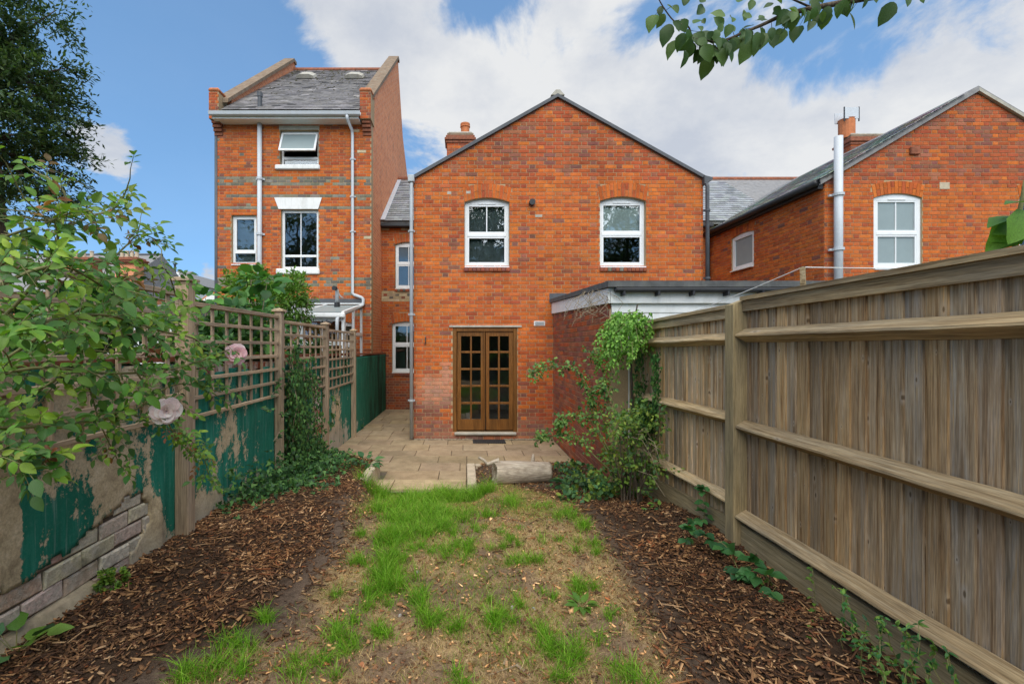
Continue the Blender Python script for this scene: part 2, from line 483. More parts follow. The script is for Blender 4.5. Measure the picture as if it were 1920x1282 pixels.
MT['board'] = mk_wood('weathered_board', [(0.28, (.11, .066, .034)), (0.39, (.30, .20, .11)), (0.50, (.40, .295, .18)), (0.60, (.43, .35, .255)), (0.70, (.52, .34, .155)), (0.82, (.36, .31, .25))], 'z')
MT['rail'] = mk_wood('weathered_rail', [(0.28, (.15, .098, .048)), (0.45, (.37, .265, .145)), (0.60, (.47, .36, .215)), (0.75, (.56, .46, .30))], 'y')
MT['post'] = mk_wood('treated_post', [(0.25, (.27, .20, .10)), (0.5, (.38, .295, .16)), (0.78, (.48, .38, .22))], 'z', False)
MT['gravel_board'] = mk_wood('gravel_board', [(0.25, (.20, .155, .085)), (0.5, (.34, .27, .155)), (0.75, (.46, .37, .23))], 'y', False)
MT['trellis_h'] = mk_wood('trellis_slat', [(0.25, (.27, .19, .12)), (0.5, (.42, .31, .205)), (0.75, (.54, .42, .29))], 'y', False)
MT['trellis_v'] = mk_wood('trellis_upright', [(0.25, (.26, .185, .115)), (0.5, (.40, .295, .195)), (0.75, (.50, .39, .27))], 'z', False)
MT['bark'] = mk_wood('bark', [(0.3, (.045, .034, .024)), (0.55, (.11, .085, .06)), (0.8, (.19, .155, .12))], 'z', False, 0.95, 0.7)
MT['leaf'] = mk_leaf('leaf')
MT['gloss_leaf'] = mk_leaf('glossy_leaf', 0.45, 0.35, 0.3)
MT['grass'] = mk_leaf('grass_blade', 0.6, 0.4, 0.25)
MT['petal'] = mk_leaf('petal', 0.6, 0.4, 0.2, (1.0, .97, .95))
MT['stem'] = mk_plain('green_stem', (.17, .16, .055), 0.6, 0.3, 0.3, 20)
MT['dead_stem'] = mk_plain('dead_stem', (.30, .23, .15), 0.8, 0.2, 0.3, 20)
def mk_slate(name, cols):
    m = M(name, 0.62, 0.4); p = m.coord('pos'); n = m.noise(p, 9, 5, 0.65); n2 = m.noise(p, 2.4, 5, 0.7)
    c = m.mix(1.0, m.ramp(n, [(0.3, cols[0]), (0.7, cols[1])]), m.tint(), 'MULTIPLY')
    c = m.mix(m.ramp(n2, [(0.58, 0.0), (0.72, .7)]), c, cols[2])
    m.base(c); m.bump(n, .3, .004); return m.m
MT['slate'] = mk_slate('slate', ((.165, .155, .15), (.275, .26, .245), (.10, .09, .065)))
MT['slate_pale'] = mk_slate('pale_slate', ((.20, .205, .21), (.30, .305, .30), (.14, .14, .12)))
MT['stone_cap'] = mk_plain('parapet_coping', (.21, .145, .095), 0.9, 0.2, 0.3, 7, (.30, .28, .22), 0.5)
# ------------------------------------------------------------------ brickwork
def chamfer_poly(poly, proud=0.007, ch=0.003, back=0.012):
    n = len(poly)
    cx = sum(p[0] for p in poly) / n; cz = sum(p[1] for p in poly) / n
    def inset(p):
        dx, dz = cx - p[0], cz - p[1]
        return (p[0] + math.copysign(min(ch, abs(dx) * .5), dx), p[1] + math.copysign(min(ch, abs(dz) * .5), dz))
    vs_ = [(p[0], back, p[1]) for p in poly] + [(p[0], -(proud - ch), p[1]) for p in poly] + [(inset(p)[0], -proud, inset(p)[1]) for p in poly]
    fs = []
    for r in (0, 1):
        for i in range(n):
            j = (i + 1) % n
            fs.append((r * n + i, r * n + j, (r + 1) * n + j, (r + 1) * n + i))
    fs.append(tuple(2 * n + i for i in range(n)))
    return vs_, fs

def clip_half(poly, a, b, c):
    """keep a*u+b*z<=c"""
    out = []
    for i in range(len(poly)):
        p, q = poly[i], poly[(i + 1) % len(poly)]
        dp, dq = a * p[0] + b * p[1] - c, a * q[0] + b * q[1] - c
        if dp <= 0: out.append(p)
        if (dp < 0 < dq) or (dq < 0 < dp):
            t = dp / (dp - dq); out.append((p[0] + t * (q[0] - p[0]), p[1] + t * (q[1] - p[1])))
    return out

def interp(pts, u):
    if u <= pts[0][0]: return pts[0][1]
    for (a, b) in zip(pts, pts[1:]):
        if u <= b[0]:
            return a[1] + (b[1] - a[1]) * (u - a[0]) / (b[0] - a[0]) if b[0] > a[0] else b[1]
    return pts[-1][1]

class Op:
    """opening u0..u1, z0..z1 (springing), arched by rise; ah = depth of the brick arch above (0: none)"""
    def __init__(s, u0, u1, z0, z1, rise=0.0, ah=0.0, splay=0.05): s.u0, s.u1, s.z0, s.z1, s.rise, s.ah, s.splay = u0, u1, z0, z1, rise, ah, splay
    def top(s, u):
        hw = (s.u1 - s.u0) / 2; t = (u - (s.u0 + s.u1) / 2) / hw
        return s.z1 + s.rise * max(0.0, 1 - t * t)
    def cut(s, zc):
        """interval of u taken away from a brick course at height zc"""
        uc, hw = (s.u0 + s.u1) / 2, (s.u1 - s.u0) / 2
        if s.z0 < zc <= s.z1: return (s.u0, s.u1)
        H = s.z1 + s.rise + s.ah
        if s.z1 < zc < H:
            if s.ah == 0:
                h = hw * math.sqrt(max(0, (H - zc) / max(1e-6, s.rise))); return (uc - h, uc + h)
            h = hw + s.splay * min(1, (zc - s.z1) / s.ah)
            if zc > s.z1 + s.ah and s.rise > 0: h = (hw + s.splay) * math.sqrt(max(0, (H - zc) / s.rise))
            return (uc - h, uc + h)
        return None

def wall(owner, name, fr, u0, u1, z0, top, thick, ops, mat, parent=None):
    """solid wall with openings in the frame's plane; top: [(u,z)..]"""
    mb = fr.mb()
    us = {u0, u1} | {p[0] for p in top if u0 < p[0] < u1}
    for o in ops:
        k = 8 if o.rise > 0 else 1
        for i in range(k + 1):
            u = o.u0 + (o.u1 - o.u0) * i / k
            if u0 < u < u1: us.add(u)
    us = sorted(us)
    def face(a, b):           # front and back
        for v, flip in ((0, False), (thick, True)):
            q = [(a[0], v, a[1]), (b[0], v, b[1]), (b[0], v, b[2]), (a[0], v, a[2])]
            mb.add(q[::-1] if flip else q, [(0, 1, 2, 3)])
    for ua, ub in zip(us, us[1:]):
        um = (ua + ub) / 2
        cuts = sorted([o for o in ops if o.u0 < um < o.u1], key=lambda o: o.z0)
        la, lb = z0, z0
        for o in cuts:
            if o.z0 > max(la, lb) + 1e-6: face((ua, la, o.z0), (ub, lb, o.z0))
            la, lb = o.top(ua), o.top(ub)
            # head and sill reveals
            mb.add([(ua, 0, la), (ub, 0, lb), (ub, thick, lb), (ua, thick, la)], [(0, 1, 2, 3)])
            if o.z0 > z0 + 1e-6: mb.add([(ua, 0, o.z0), (ua, thick, o.z0), (ub, thick, o.z0), (ub, 0, o.z0)], [(0, 1, 2, 3)])
        ta, tb = interp(top, ua), interp(top, ub)
        if max(ta - la, tb - lb) > 1e-6: face((ua, la, ta), (ub, lb, tb))
        mb.add([(ua, 0, ta), (ub, 0, tb), (ub, thick, tb), (ua, thick, ta)], [(0, 1, 2, 3)])
    for u in (u0, u1):
        t = interp(top, u); mb.add([(u, 0, z0), (u, thick, z0), (u, thick, t), (u, 0, t)], [(0, 1, 2, 3)])
    for o in ops:
        for u in (o.u0, o.u1):
            mb.add([(u, 0, o.z0), (u, thick, o.z0), (u, thick, o.z1), (u, 0, o.z1)], [(0, 1, 2, 3)])
    return mb.build(name, mat, parent or owner)

def lay_bricks(pc, par, fr, u0, u1, z0, top, ops, colf, bond='flemish', zlo=None, keep=None, course=0.075, seed=1, proud=0.007, jit=1.0, L=0.215):
    rg = random.Random(seed)
    J = 0.0098; H = course - J
    lines = []
    for a, b in zip(top, top[1:]):
        if b[0] - a[0] > 1e-6:
            s = (b[1] - a[1]) / (b[0] - a[0]); lines.append((-s, 1.0, a[1] - s * a[0]))
    zmax = max(p[1] for p in top); k = 0; z = z0
    while z < zmax - 0.01:
        za, zb = z + J / 2, z + J / 2 + H; zc = (za + zb) / 2
        if zlo is not None and zb < zlo: z += course; k += 1; continue
        if bond == 'flemish':
            per = L + J + 0.1025 + J; seq = [(0, L), (L + J, L + J + 0.1025)]; off = (k % 2) * per / 2
        elif bond == 'header':
            per = 0.1125; seq = [(0, .1025)]; off = (k % 2) * per / 2
        else:
            per = L + J; seq = [(0, L)]; off = (k % 2) * per / 2
        u = u0 - per + off
        cuts = [c for c in (o.cut(zc) for o in ops) if c]
        while u < u1:
            for (a, b) in seq:
                ba, bb = max(u + a, u0), min(u + b, u1)
                if bb - ba < 0.02: continue
                parts = [(ba, bb)]
                for (ca, cb) in cuts:
                    nxt = []
                    for (x, y) in parts:
                        if y <= ca or x >= cb: nxt.append((x, y)); continue
                        if x < ca: nxt.append((x, ca - .004))
                        if y > cb: nxt.append((cb + .004, y))
                    parts = nxt
                for (x, y) in parts:
                    if y - x < 0.025: continue
                    poly = [(x, za), (y, za), (y, zb), (x, zb)]
                    full = True
                    for (ca, cb, cc) in lines:
                        n0 = poly; poly = clip_half(poly, ca, cb, cc - 0.012)
                        if len(poly) < 3: break
                        if poly != n0: full = False
                    if len(poly) < 3: continue
                    cx = (x + y) / 2
                    if keep and not keep(cx, zc): continue
                    col = colf(cx, zc, (b - a) < 0.15, rg)
                    c0 = (sum(p[0] for p in poly) / len(poly), sum(p[1] for p in poly) / len(poly))
                    lp = [(p[0] - c0[0], p[1] - c0[1]) for p in poly]
                    if jit > 1.5: lp = [(p[0] + rg.uniform(-.006, .006), p[1] + rg.uniform(-.006, .006)) for p in lp]
                    vs_, fs = chamfer_poly(lp, proud, .009 if jit > 1.5 else .003)
                    key = ('b', round(y - x, 3), round(H, 4), proud) if full and jit < 1.5 else None
                    mt = fr.m @ Matrix.Translation((c0[0], rg.uniform(-.0015, .0015) * jit, c0[1] + (jit - 1) * rg.uniform(-.001, .001)))
                    if full: mt = mt @ Matrix.Rotation(rg.uniform(-.004, .004) * jit, 4, 'Y')
                    pc.add(vs_, fs, mt, col, par, key)
            u += per
        z += course; k += 1

def lay_arch(pc, par, fr, o, n, colf, seed=3, proud=0.009):
    rg = random.Random(seed)
    uc, hw = (o.u0 + o.u1) / 2, (o.u1 - o.u0) / 2
    def pt(t, h):            # t -1..1 across, h 0..1 up the arch
        w = hw + o.splay * h
        return (uc + t * w, o.z1 + o.rise * max(0, 1 - t * t) + o.ah * h)
    for i in range(n):
        a, b = -1 + 2 * i / n, -1 + 2 * (i + 1) / n; g = 0.10 / n
        for (h0, h1) in ((0, .48), (.51, 1.0)) if (i % 2 and o.ah > .2) else ((0, 1.0),):
            poly = [pt(a + g, h0), pt(b - g, h0), pt(b - g, h1), pt(a + g, h1)]
            c0 = (sum(p[0] for p in poly) / 4, sum(p[1] for p in poly) / 4)
            vs_, fs = chamfer_poly([(p[0] - c0[0], p[1] - c0[1]) for p in poly], proud)
            pc.add(vs_, fs, fr.m @ Matrix.Translation((c0[0], 0, c0[1])), colf(c0[0], c0[1], True, rg), par)

MT['brickplain'] = mk_plain('old_brick_course', (.25, .09, .05), 0.9, 0.2, 0.35, 14, (.13, .10, .08), 0.6)
ORANGE = [(.56, .140, .027), (.53, .124, .026), (.58, .152, .031), (.49, .110, .027), (.54, .138, .036)]
RED = [(.43, .095, .031), (.39, .085, .033), (.46, .107, .036)]
DARK = [(.30, .088, .046), (.25, .088, .06), (.34, .095, .045), (.22, .085, .06)]
BROWN = [(.30, .105, .065), (.35, .115, .06), (.26, .095, .065), (.38, .13, .07)]
GREY = [(.19, .175, .135), (.235, .215, .16), (.15, .14, .115), (.25, .23, .18)]
CREAM = [(.52, .41, .24), (.46, .36, .22), (.56, .46, .29)]
def pick(rg, w):
    """w: [(palette, weight)..]"""
    t = rg.random() * sum(x[1] for x in w)
    for pal, k in w:
        t -= k
        if t <= 0: break
    c = pal[rg.randrange(len(pal))]; j = rg.uniform(.90, 1.10)
    return (c[0] * j, c[1] * j * rg.uniform(.94, 1.06), c[2] * j * rg.uniform(.9, 1.1))
def sm(a, b, x):
    t = max(0, min(1, (x - a) / (b - a))); return t * t * (3 - 2 * t)

# ------------------------------------------------------------------ windows
def window(owner, fr, o, label=None, set_in=0.075, transom=None, upper='plain', lower='plain', mull_up=0, mull_lo=0, fw=0.055, sash=0.035, mat='upvc',
           sill=True, sill_out=0.03, up_pane='glass', lo_pane='glass', sill_mat='upvc', vent=False):
    """white framed window filling opening o; the frame is the part, its panes, bars and sill sub-parts"""
    f = fr.mb(); d0, d1 = set_in, set_in + 0.07
    # outer frame: jambs, bottom, arched head
    f.box(o.u0 + .002, o.u0 + fw, d0, d1, o.z0 + .002, o.z1, bev=.004); f.box(o.u1 - fw, o.u1 - .002, d0, d1, o.z0 + .002, o.z1, bev=.004)
    f.box(o.u0 + fw, o.u1 - fw, d0 + .002, d1, o.z0 + .002, o.z0 + fw)
    K = 8 if o.rise > 0 else 1
    for i in range(K):
        a, b = o.u0 + .002 + (o.u1 - o.u0 - .004) * i / K, o.u0 + .002 + (o.u1 - o.u0 - .004) * (i + 1) / K
        lo = o.z1 - fw if (o.rise == 0) else o.z1 - fw * .55
        f.prism([(a, lo), (b, lo), (b, o.top(b) - .002), (a, o.top(a) - .002)], d0 + .001, d1 - .001)
    zt = o.z1 - (fw if o.rise == 0 else fw * .55)
    if transom is not None: f.box(o.u0 + fw, o.u1 - fw, d0 - .004, d1 - .002, transom - .03, transom + .03, bev=.004)
    w = f.build('window', MT[mat], owner, label=label)
    def lights(z0, z1, n, pm, dd, kind):
        a0, a1 = o.u0 + fw, o.u1 - fw
        s = fr.mb()
        if kind == 'sash':
            for (q0, q1, r0, r1) in ((a0, a0 + sash, z0, z1), (a1 - sash, a1, z0, z1), (a0 + sash, a1 - sash, z0, z0 + sash), (a0 + sash, a1 - sash, z1 - sash, z1)):
                s.box(q0 + .001, q1 - .001, dd + .004, dd + .045, r0 + .001, r1 - .001)
            s.build('sash', MT[mat], w); a0 += sash; a1 -= sash; z0 += sash; z1 -= sash
        step = (a1 - a0) / (n + 1)
        for i in range(n + 1):
            p = fr.mb(); x0, x1 = a0 + i * step + (.011 if i else 0), a0 + (i + 1) * step - (.011 if i < n else 0)
            p.box(x0, x1, dd + .028, dd + .032, z0, z1); p.build('pane', MT[pm], w)
            if i: b = fr.mb(); b.box(a0 + i * step - .011, a0 + i * step + .011, dd + .012, dd + .040, z0, z1, bev=.003); b.build('glazing_bar', MT[mat], w)
    if transom is not None:
        lights(transom + .03, zt, mull_up, up_pane, d0, upper); lights(o.z0 + fw, transom - .03, mull_lo, lo_pane, d0, lower)
    else: lights(o.z0 + fw, zt, mull_up, up_pane, d0, upper)
    if vent:
        v = fr.mb(); uc = (o.u0 + o.u1) / 2; v.box(uc - .17, uc + .17, d0 - .012, d0 + .002, zt + .005, zt + .03, bev=.004); v.build('trickle_vent', MT[mat], w)
    if sill:
        s = fr.mb(); s.prism([(-sill_out, o.z0 - .03), (d1, o.z0 - .03), (d1, o.z0 + .012), (-sill_out, o.z0 - .008)], o.u0 + .004, o.u1 - .004, 'x')
        s.build('sill', MT[sill_mat], w)
    return w

def brick_sill(pc, par, fr, o, colf, h=.075, out=.045, over=.01):
    rg = random.Random(int(o.u0 * 100) + 7); n = max(4, int((o.u1 - o.u0 + 2 * over) / .0750))
    st = (o.u1 - o.u0 + 2 * over) / n
    for i in range(n):
        a = o.u0 - over + i * st
        vs_, fs = bevbox(-st / 2 + .003, st / 2 - .003, -out, .05, -h, -.001, .006)
        pc.add(vs_, fs, fr.m @ Matrix.Translation((a + st / 2, 0, o.z0 - .028)), colf(a, o.z0, True, rg), par, ('sill', round(st, 4), out, h))

def downpipe(owner, pts, r, mat, name='downpipe', brk=(), n=10, label=None, wallv=(0, 1, 0)):
    mb = MB(); mb.tube(pts, r, n); o = mb.build(name, mat, owner, label=label, smooth=True)
    for (p, k) in brk:
        b = MB(); p = Vector(p); b.tube([p - Vector((0, 0, k)), p + Vector((0, 0, k))], r * 1.35, n)
        w = Vector(wallv)
        b.box(p.x - r * 1.9, p.x + r * 1.9, p.y + r * .6, p.y + r * 1.15, p.z - k * .8, p.z + k * .8); b.build('pipe_bracket', mat, o)
    return o

def slates(pc, par, origin, uvec, svec, nu, ns, w=.25, gauge=.185, col=None, seed=1, clip=None, th=.007):
    rg = random.Random(seed); u = Vector(uvec).normalized(); s = Vector(svec).normalized(); nn = u.cross(s).normalized()
    L = gauge * 1.25
    base = Matrix((( u.x, s.x, nn.x, 0), (u.y, s.y, nn.y, 0), (u.z, s.z, nn.z, 0), (0, 0, 0, 1)))
    for j in range(ns):
        for i in range(-1, nu):
            x = (i + (.5 if j % 2 else 0)) * w; y = j * gauge
            c = Vector(origin) + u * (x + w / 2) + s * (y + L / 2)
            a, b = x, x + w
            if a < 0: a = 0
            if b > nu * w: b = nu * w
            if b - a < .04: continue
            if clip and not clip(c): continue
            hw = (b - a) / 2 - .002
            vs_ = [(-hw, -L / 2, .014), (hw, -L / 2, .014), (hw, L / 2, 0), (-hw, L / 2, 0), (-hw, -L / 2, .014 + th), (hw, -L / 2, .014 + th), (hw, L / 2, th * .4), (-hw, L / 2, th * .4)]
            fs = [(0, 1, 5, 4), (4, 5, 6, 7), (0, 4, 7, 3), (1, 2, 6, 5), (2, 3, 7, 6), (0, 3, 2, 1)]
            m = base.copy(); m.translation = Vector(origin) + u * ((a + b) / 2) + s * (y + L / 2 + rg.uniform(-.006, .006)) + nn * rg.uniform(.001, .004)
            k = rg.uniform(.72, 1.3); cc = col(rg, c) if col else (k, k * rg.uniform(.97, 1.03), k * rg.uniform(.96, 1.06))
            pc.add(vs_, fs, m, cc, par, ('s', round(b - a, 3), gauge, th))

# ================================================================== THE GABLED HOUSE
S9 = FPX / 9.0
def X9(px): return (px - VPX) / S9
def Z9(py): return CZ + (VPY - py) / S9
EAVE, APX, APZ = Z9(333), X9(1045), Z9(181)
HL, HR = X9(776), X9(1318)

house = thing('gabled_house', (1.8, 9.0, 0), 'orange brick gabled house in the middle with brown French doors', 'house')
pcs = Pieces('brick', 'bricks', MT['brick'])
fA = Frame((0, 9.0, 0), 0)
wL = Op(X9(871), X9(955), Z9(499), Z9(379), .085, .27); wR = Op(X9(1125), X9(1211), Z9(499), Z9(377), .085, .27)
dO = Op(X9(849), X9(970), 0.13, Z9(614), 0, 0)
topA = [(HL, EAVE), (APX, APZ), (HR, EAVE)]
wallA = wall(house, 'wall', fA, HL, HR, -.1, topA, .23, [wL, wR, dO], MT['mortar'])
def colA(u, z, hd, rg):
    # stains and ageing with the shape they have on the wall
    st = 0.0
    st = max(st, .75 * math.exp(-((u - X9(845)) / .10) ** 2) * sm(3.0, 3.4, z) * sm(4.95, 4.7, z))      # stripe where a pipe once ran
    st = max(st, .6 * math.exp(-((u - X9(985)) / .16) ** 2) * sm(3.0, 3.4, z) * sm(4.5, 4.1, z))
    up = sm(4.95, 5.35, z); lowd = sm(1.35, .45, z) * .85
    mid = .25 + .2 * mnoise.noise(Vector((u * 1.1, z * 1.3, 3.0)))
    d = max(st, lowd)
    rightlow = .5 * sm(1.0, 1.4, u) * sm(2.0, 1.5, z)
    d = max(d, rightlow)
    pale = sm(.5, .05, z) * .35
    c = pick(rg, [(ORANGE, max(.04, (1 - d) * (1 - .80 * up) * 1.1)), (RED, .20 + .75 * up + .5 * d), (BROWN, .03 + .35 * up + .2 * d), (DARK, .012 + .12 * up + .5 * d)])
    kk = 1 + .16 * mnoise.noise(Vector((u * .9, z * .8, 1.0))) + .10 * mnoise.noise(Vector((u * 2.5, z * 2.1, 5.0))); c = tuple(x * kk for x in c)
    eff = sm(.42, .62, .5 + .5 * mnoise.noise(Vector((u * 3.1, z * 1.6, 7.7)))) * sm(X9(772), X9(800), u) * sm(X9(860), X9(835), u) * sm(.5, .8, z) * sm(2.3, 1.7, z) * .55
    if eff > 0: c = tuple(x * (1 - eff) + y * eff for x, y in zip(c, (.58, .34, .24)))
    if pale: c = tuple(x * (1 - pale) + y * pale for x, y in zip(c, (.30, .22, .17)))
    return c
def keepA(u, z): return not (u > X9(1042) and z < 2.36)
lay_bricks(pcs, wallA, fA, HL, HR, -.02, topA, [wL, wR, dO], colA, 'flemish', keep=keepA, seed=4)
colArch = lambda u, z, hd, rg: pick(rg, [(ORANGE, 1), (RED, .25)])
lay_arch(pcs, wallA, fA, wL, 13, colArch); lay_arch(pcs, wallA, fA, wR, 13, colArch, 8)
colSill = lambda u, z, hd, rg: pick(rg, [(DARK, 1), (GREY, .3)])
brick_sill(pcs, wallA, fA, wL, colSill); brick_sill(pcs, wallA, fA, wR, colSill)
window(house, fA, wL, 'white sash window with a two-pane upper light', transom=Z9(439), upper='sash', lower='sash', mull_up=1, vent=True)
window(house, fA, wR, 'white sash window with a pale blind behind its upper light', transom=Z9(437), upper='sash', lower='sash', vent=True)
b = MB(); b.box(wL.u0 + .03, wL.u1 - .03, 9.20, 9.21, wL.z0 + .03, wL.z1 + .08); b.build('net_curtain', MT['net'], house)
b = MB(); b.box(wR.u0 + .03, wR.u1 - .03, 9.16, 9.17, Z9(437), wR.z1 + .08); b.build('blind', MT['blind'], house)

# other walls, floors and the roof of the back wing: hollow, so that the rooms are dim
b = MB(); b.box(HL, HL + .2, 9.23, 13.2, -.1, EAVE - .02); b.build('side_wall', MT['mortar'], house)
b = MB(); b.box(HR - .2, HR, 9.23, 13.2, -.1, EAVE - .02); b.build('side_wall', MT['mortar'], house)
b = MB(); b.box(HL + .2, HR - .2, 9.23, 13.6, 2.45, 2.65); b.build('upper_floor', MT['room'], house)
b = MB(); b.box(HL + .2, HR - .2, 9.23, 13.6, 0.02, .12); b.build('ground_floor', MT['room'], house)
b = MB(); b.box(HL + .2, HR - .2, 12.2, 12.3, .12, 5.0); b.build('partition', MT['room'], house)
b = MB(); b.box(HL + .2, HR - .2, 9.23, 12.2, 4.9, 4.98); b.build('ceiling', MT['room'], house)
def gable_roof(owner, x0, x1, ax, ez, az, y0, y1, over, name='roof', th=.11, mat='slate'):
    mb = MB(); sl = (az - ez) / (ax - x0); sr = (az - ez) / (x1 - ax)
    po = [(x0 - over, ez - over * sl), (ax, az), (x1 + over, ez - over * sr), (x1 + over, ez - over * sr + th), (ax, az + th), (x0 - over, ez - over * sl + th)]
    mb.prism(po, y0, y1); return mb.build(name, MT[mat], owner)
roofA = gable_roof(house, HL, HR, APX, EAVE, APZ, 8.955, 13.4, .06, th=.04)
def verge(owner, fr_y, x0, x1, ax, ez, az, th, mats, over=.06):
    sl = (az - ez) / (ax - x0); sr = (az - ez) / (x1 - ax)
    for (xa, s, mt) in ((x0 - over, sl, mats[0]), (x1 + over, sr, mats[1])):
        za = ez - over * abs(s); mb = MB()
        mb.prism([(xa, za - .035), (ax, az - .035), (ax, az + .03), (xa, za + .03)], fr_y - .062, fr_y - .008)
        mb.build('verge_strip', mt, owner)
verge(house, 9.0, HL, HR, APX, EAVE, APZ, .07, (MT['lead'], MT['lead']))
b = MB(); b.prism([(APX - .13, APZ + .0), (APX + .13, APZ + .0), (APX + .04, APZ + .10), (APX - .04, APZ + .10)], 8.94, 13.3); b.build('ridge_tile', MT['concrete'], house)
# French doors
dr = fA.mb(); u0, u1, z0, z1 = dO.u0, dO.u1, dO.z0, dO.z1; fw = .075
dr.box(u0 + .002, u0 + fw, .0, .10, z0, z1 - .002, bev=.006); dr.box(u1 - fw, u1 - .002, .0, .10, z0, z1 - .002, bev=.006)
dr.box(u0 + fw, u1 - fw, .002, .098, z1 - fw, z1 - .002, bev=.006)
door = dr.build('french_door', MT['door_wood'], house, label='brown stained glazed French doors, two leaves of ten panes')
for (a, bq, cols) in ((857, 909.5, ((864.5, 881.5), (884.8, 901.5))), (910.5, 963, ((917.5, 934), (937.5, 954.5)))):
    A, B = X9(a), X9(bq)
    rows = [(Z9(658), Z9(630)), (Z9(690), Z9(662)), (Z9(721.6), Z9(694)), (Z9(753.7), Z9(725.6)), (Z9(786), Z9(758))]
    lo, hi = z0 + .03, z1 - fw
    lf = fA.mb(); c0, c1 = X9(cols[0][0]), X9(cols[1][1])
    lf.box(A + .002, c0, .03, .075, lo, hi, bev=.004); lf.box(c1, B - .002, .03, .075, lo, hi, bev=.004)
    lf.box(c0, c1, .031, .074, rows[0][1], hi - .001); lf.box(c0, c1, .031, .074, lo + .001, rows[-1][0])
    lf.build('door_leaf', MT['door_wood'], door)
    g = fA.mb(); g.box(X9(cols[0][1]), X9(cols[1][0]), .034, .07, rows[-1][0], rows[0][1], bev=.004); g.build('glazing_bar', MT['door_wood'], door)
    for r0, r1 in zip(rows, rows[1:]):
        g = fA.mb()
        for (p, q) in cols: g.box(X9(p), X9(q), .036, .07, r1[1], r0[0], bev=.004)
        g.build('glazing_bar', MT['door_wood'], door)
        tr = fA.mb()
    for (p, q) in cols:
        for (r0, r1) in rows:
            g = fA.mb(); g.box(X9(p), X9(q), .05, .054, r0, r1); g.build('pane', MT['glass'], door)
h = fA.mb(); h.box(X9(908) - .012, X9(908) + .014, -.012, .03, z0 + .04, z1 - fw - .01, bev=.004); h.build('meeting_strip', MT['door_wood'], door)
h = fA.mb(); h.box(X9(852), X9(968), -.06, .12, .075, .128, bev=.012); h.build('threshold', MT['concrete'], door)
h = fA.mb(); h.box(X9(842), X9(978), -.028, .02, Z9(614) + .003, Z9(610), bev=.006); h.build('lintel_strip', MT['concrete'], house)
# facade fittings
v = fA.mb(); v.tube([(X9(997), .02, Z9(381)), (X9(997), -.10, Z9(381))], .058, 16); v.build('flue_outlet', MT['black'], house, label='short black round flue outlet', smooth=False)
v = fA.mb(); v.box(X9(1001), X9(1022), -.016, .01, Z9(611), Z9(602), bev=.004)
vent = v.build('air_vent', MT['white_paint'], house)
for i in range(4):
    v = fA.mb(); zz = Z9(611) + .017 + i * .018; v.box(X9(1003), X9(1020), -.024, -.014, zz, zz + .008); v.build('vent_louvre', MT['grey_pipe'], vent)
v = fA.mb(); v.tube([(X9(798), .0, Z9(632)), (X9(798), -.05, Z9(633)), (X9(798.5), -.06, Z9(640)), (X9(797), -.04, Z9(647))], .010, 6); v.build('iron_hook', MT['black'], house)
for (px, py, w_) in ((842, 362, 8), (878, 361, 9), (1010, 405, 14)):
    v = fA.mb(); v.box(X9(px) - w_ / S9 / 2, X9(px) + w_ / S9 / 2, -.010, .01, Z9(py) - .03, Z9(py) + .03, bev=.006); v.build('mortar_patch', MT['concrete'], wallA)
downpipe(house, [(X9(772.5), 8.90, .02), (X9(772.5), 8.90, Z9(350)), (X9(773), 8.95, Z9(338))], .035, MT['grey_pipe'],
         brk=[((X9(772.5), 8.90, z), .02) for z in (.75, 2.4, 4.0)], label='grey downpipe on the left corner of the house')
v = MB(); v.box(X9(766), X9(778), 8.86, 8.985, Z9(345), Z9(332), bev=.01); v.build('rainwater_hopper', MT['grey_pipe'], house)
downpipe(house, [(HR + .045, 8.92, 2.5), (HR + .045, 8.92, Z9(352)), (HR + .02, 8.94, Z9(344))], .036, MT['lead'], brk=[((HR + .045, 8.92, z), .02) for z in (3.1, 4.4)],
         label='dark downpipe on the right corner of the house')
v = MB(); v.prism([(HR - .02, Z9(348)), (HR + .13, Z9(341)), (HR + .14, Z9(336)), (HR - .02, Z9(332))], 8.90, 12.5); v.build('gutter', MT['lead'], house)
v = fA.mb(); v.box(X9(1030), X9(1062), -.012, .0, Z9(567), Z9(550)); v.build('lead_flashing', MT['lead'], house)

# ---- the main range behind, with the recess wall at the end of the passage
YB = 13.2; SB = FPX / YB
def XB(px): return (px - VPX) / SB
def ZB(py): return CZ + (VPY - py) / SB
PL = -2.36
fB = Frame((0, YB, 0), 0)
EB = 5.33
r1 = Op(XB(741), XB(790), ZB(540), ZB(458), .07, .24); r2 = Op(XB(735), XB(790), ZB(697), ZB(607), .07, .24)
wallB = wall(house, 'wall', fB, PL, HL + .5, -.1, [(PL, EB), (HL + .5, EB)], .23, [r1, r2], MT['mortar'])
def colB(u, z, hd, rg):
    if 5.05 < z < 5.28 or 3.06 < z < 3.37:
        if 3.13 < z < 3.29 or z < 5.2 and z > 5.12:
            return pick(rg, [(CREAM, 1)]) if not hd else pick(rg, [(DARK, 1), (GREY, .6)])
        return pick(rg, [(CREAM, 1), (ORANGE, .06)])
    d = sm(1.45, .9, z)
    return pick(rg, [(ORANGE, .7 * (1 - d) + .02), (RED, .5), (DARK, .10 + .9 * d)])
lay_bricks(pcs, wallB, fB, PL, HL + .5, -.02, [(PL, EB), (HL + .5, EB)], [r1, r2], colB, 'flemish', keep=lambda u, z: u < -1.25, seed=9)
lay_arch(pcs, wallB, fB, r1, 10, colArch, 21); lay_arch(pcs, wallB, fB, r2, 10, colArch, 22)
brick_sill(pcs, wallB, fB, r1, colSill); brick_sill(pcs, wallB, fB, r2, colSill)
window(house, fB, r1, 'upper white window at the end of the side passage', transom=ZB(494), upper='sash', lower='sash', mull_up=1, mull_lo=1)
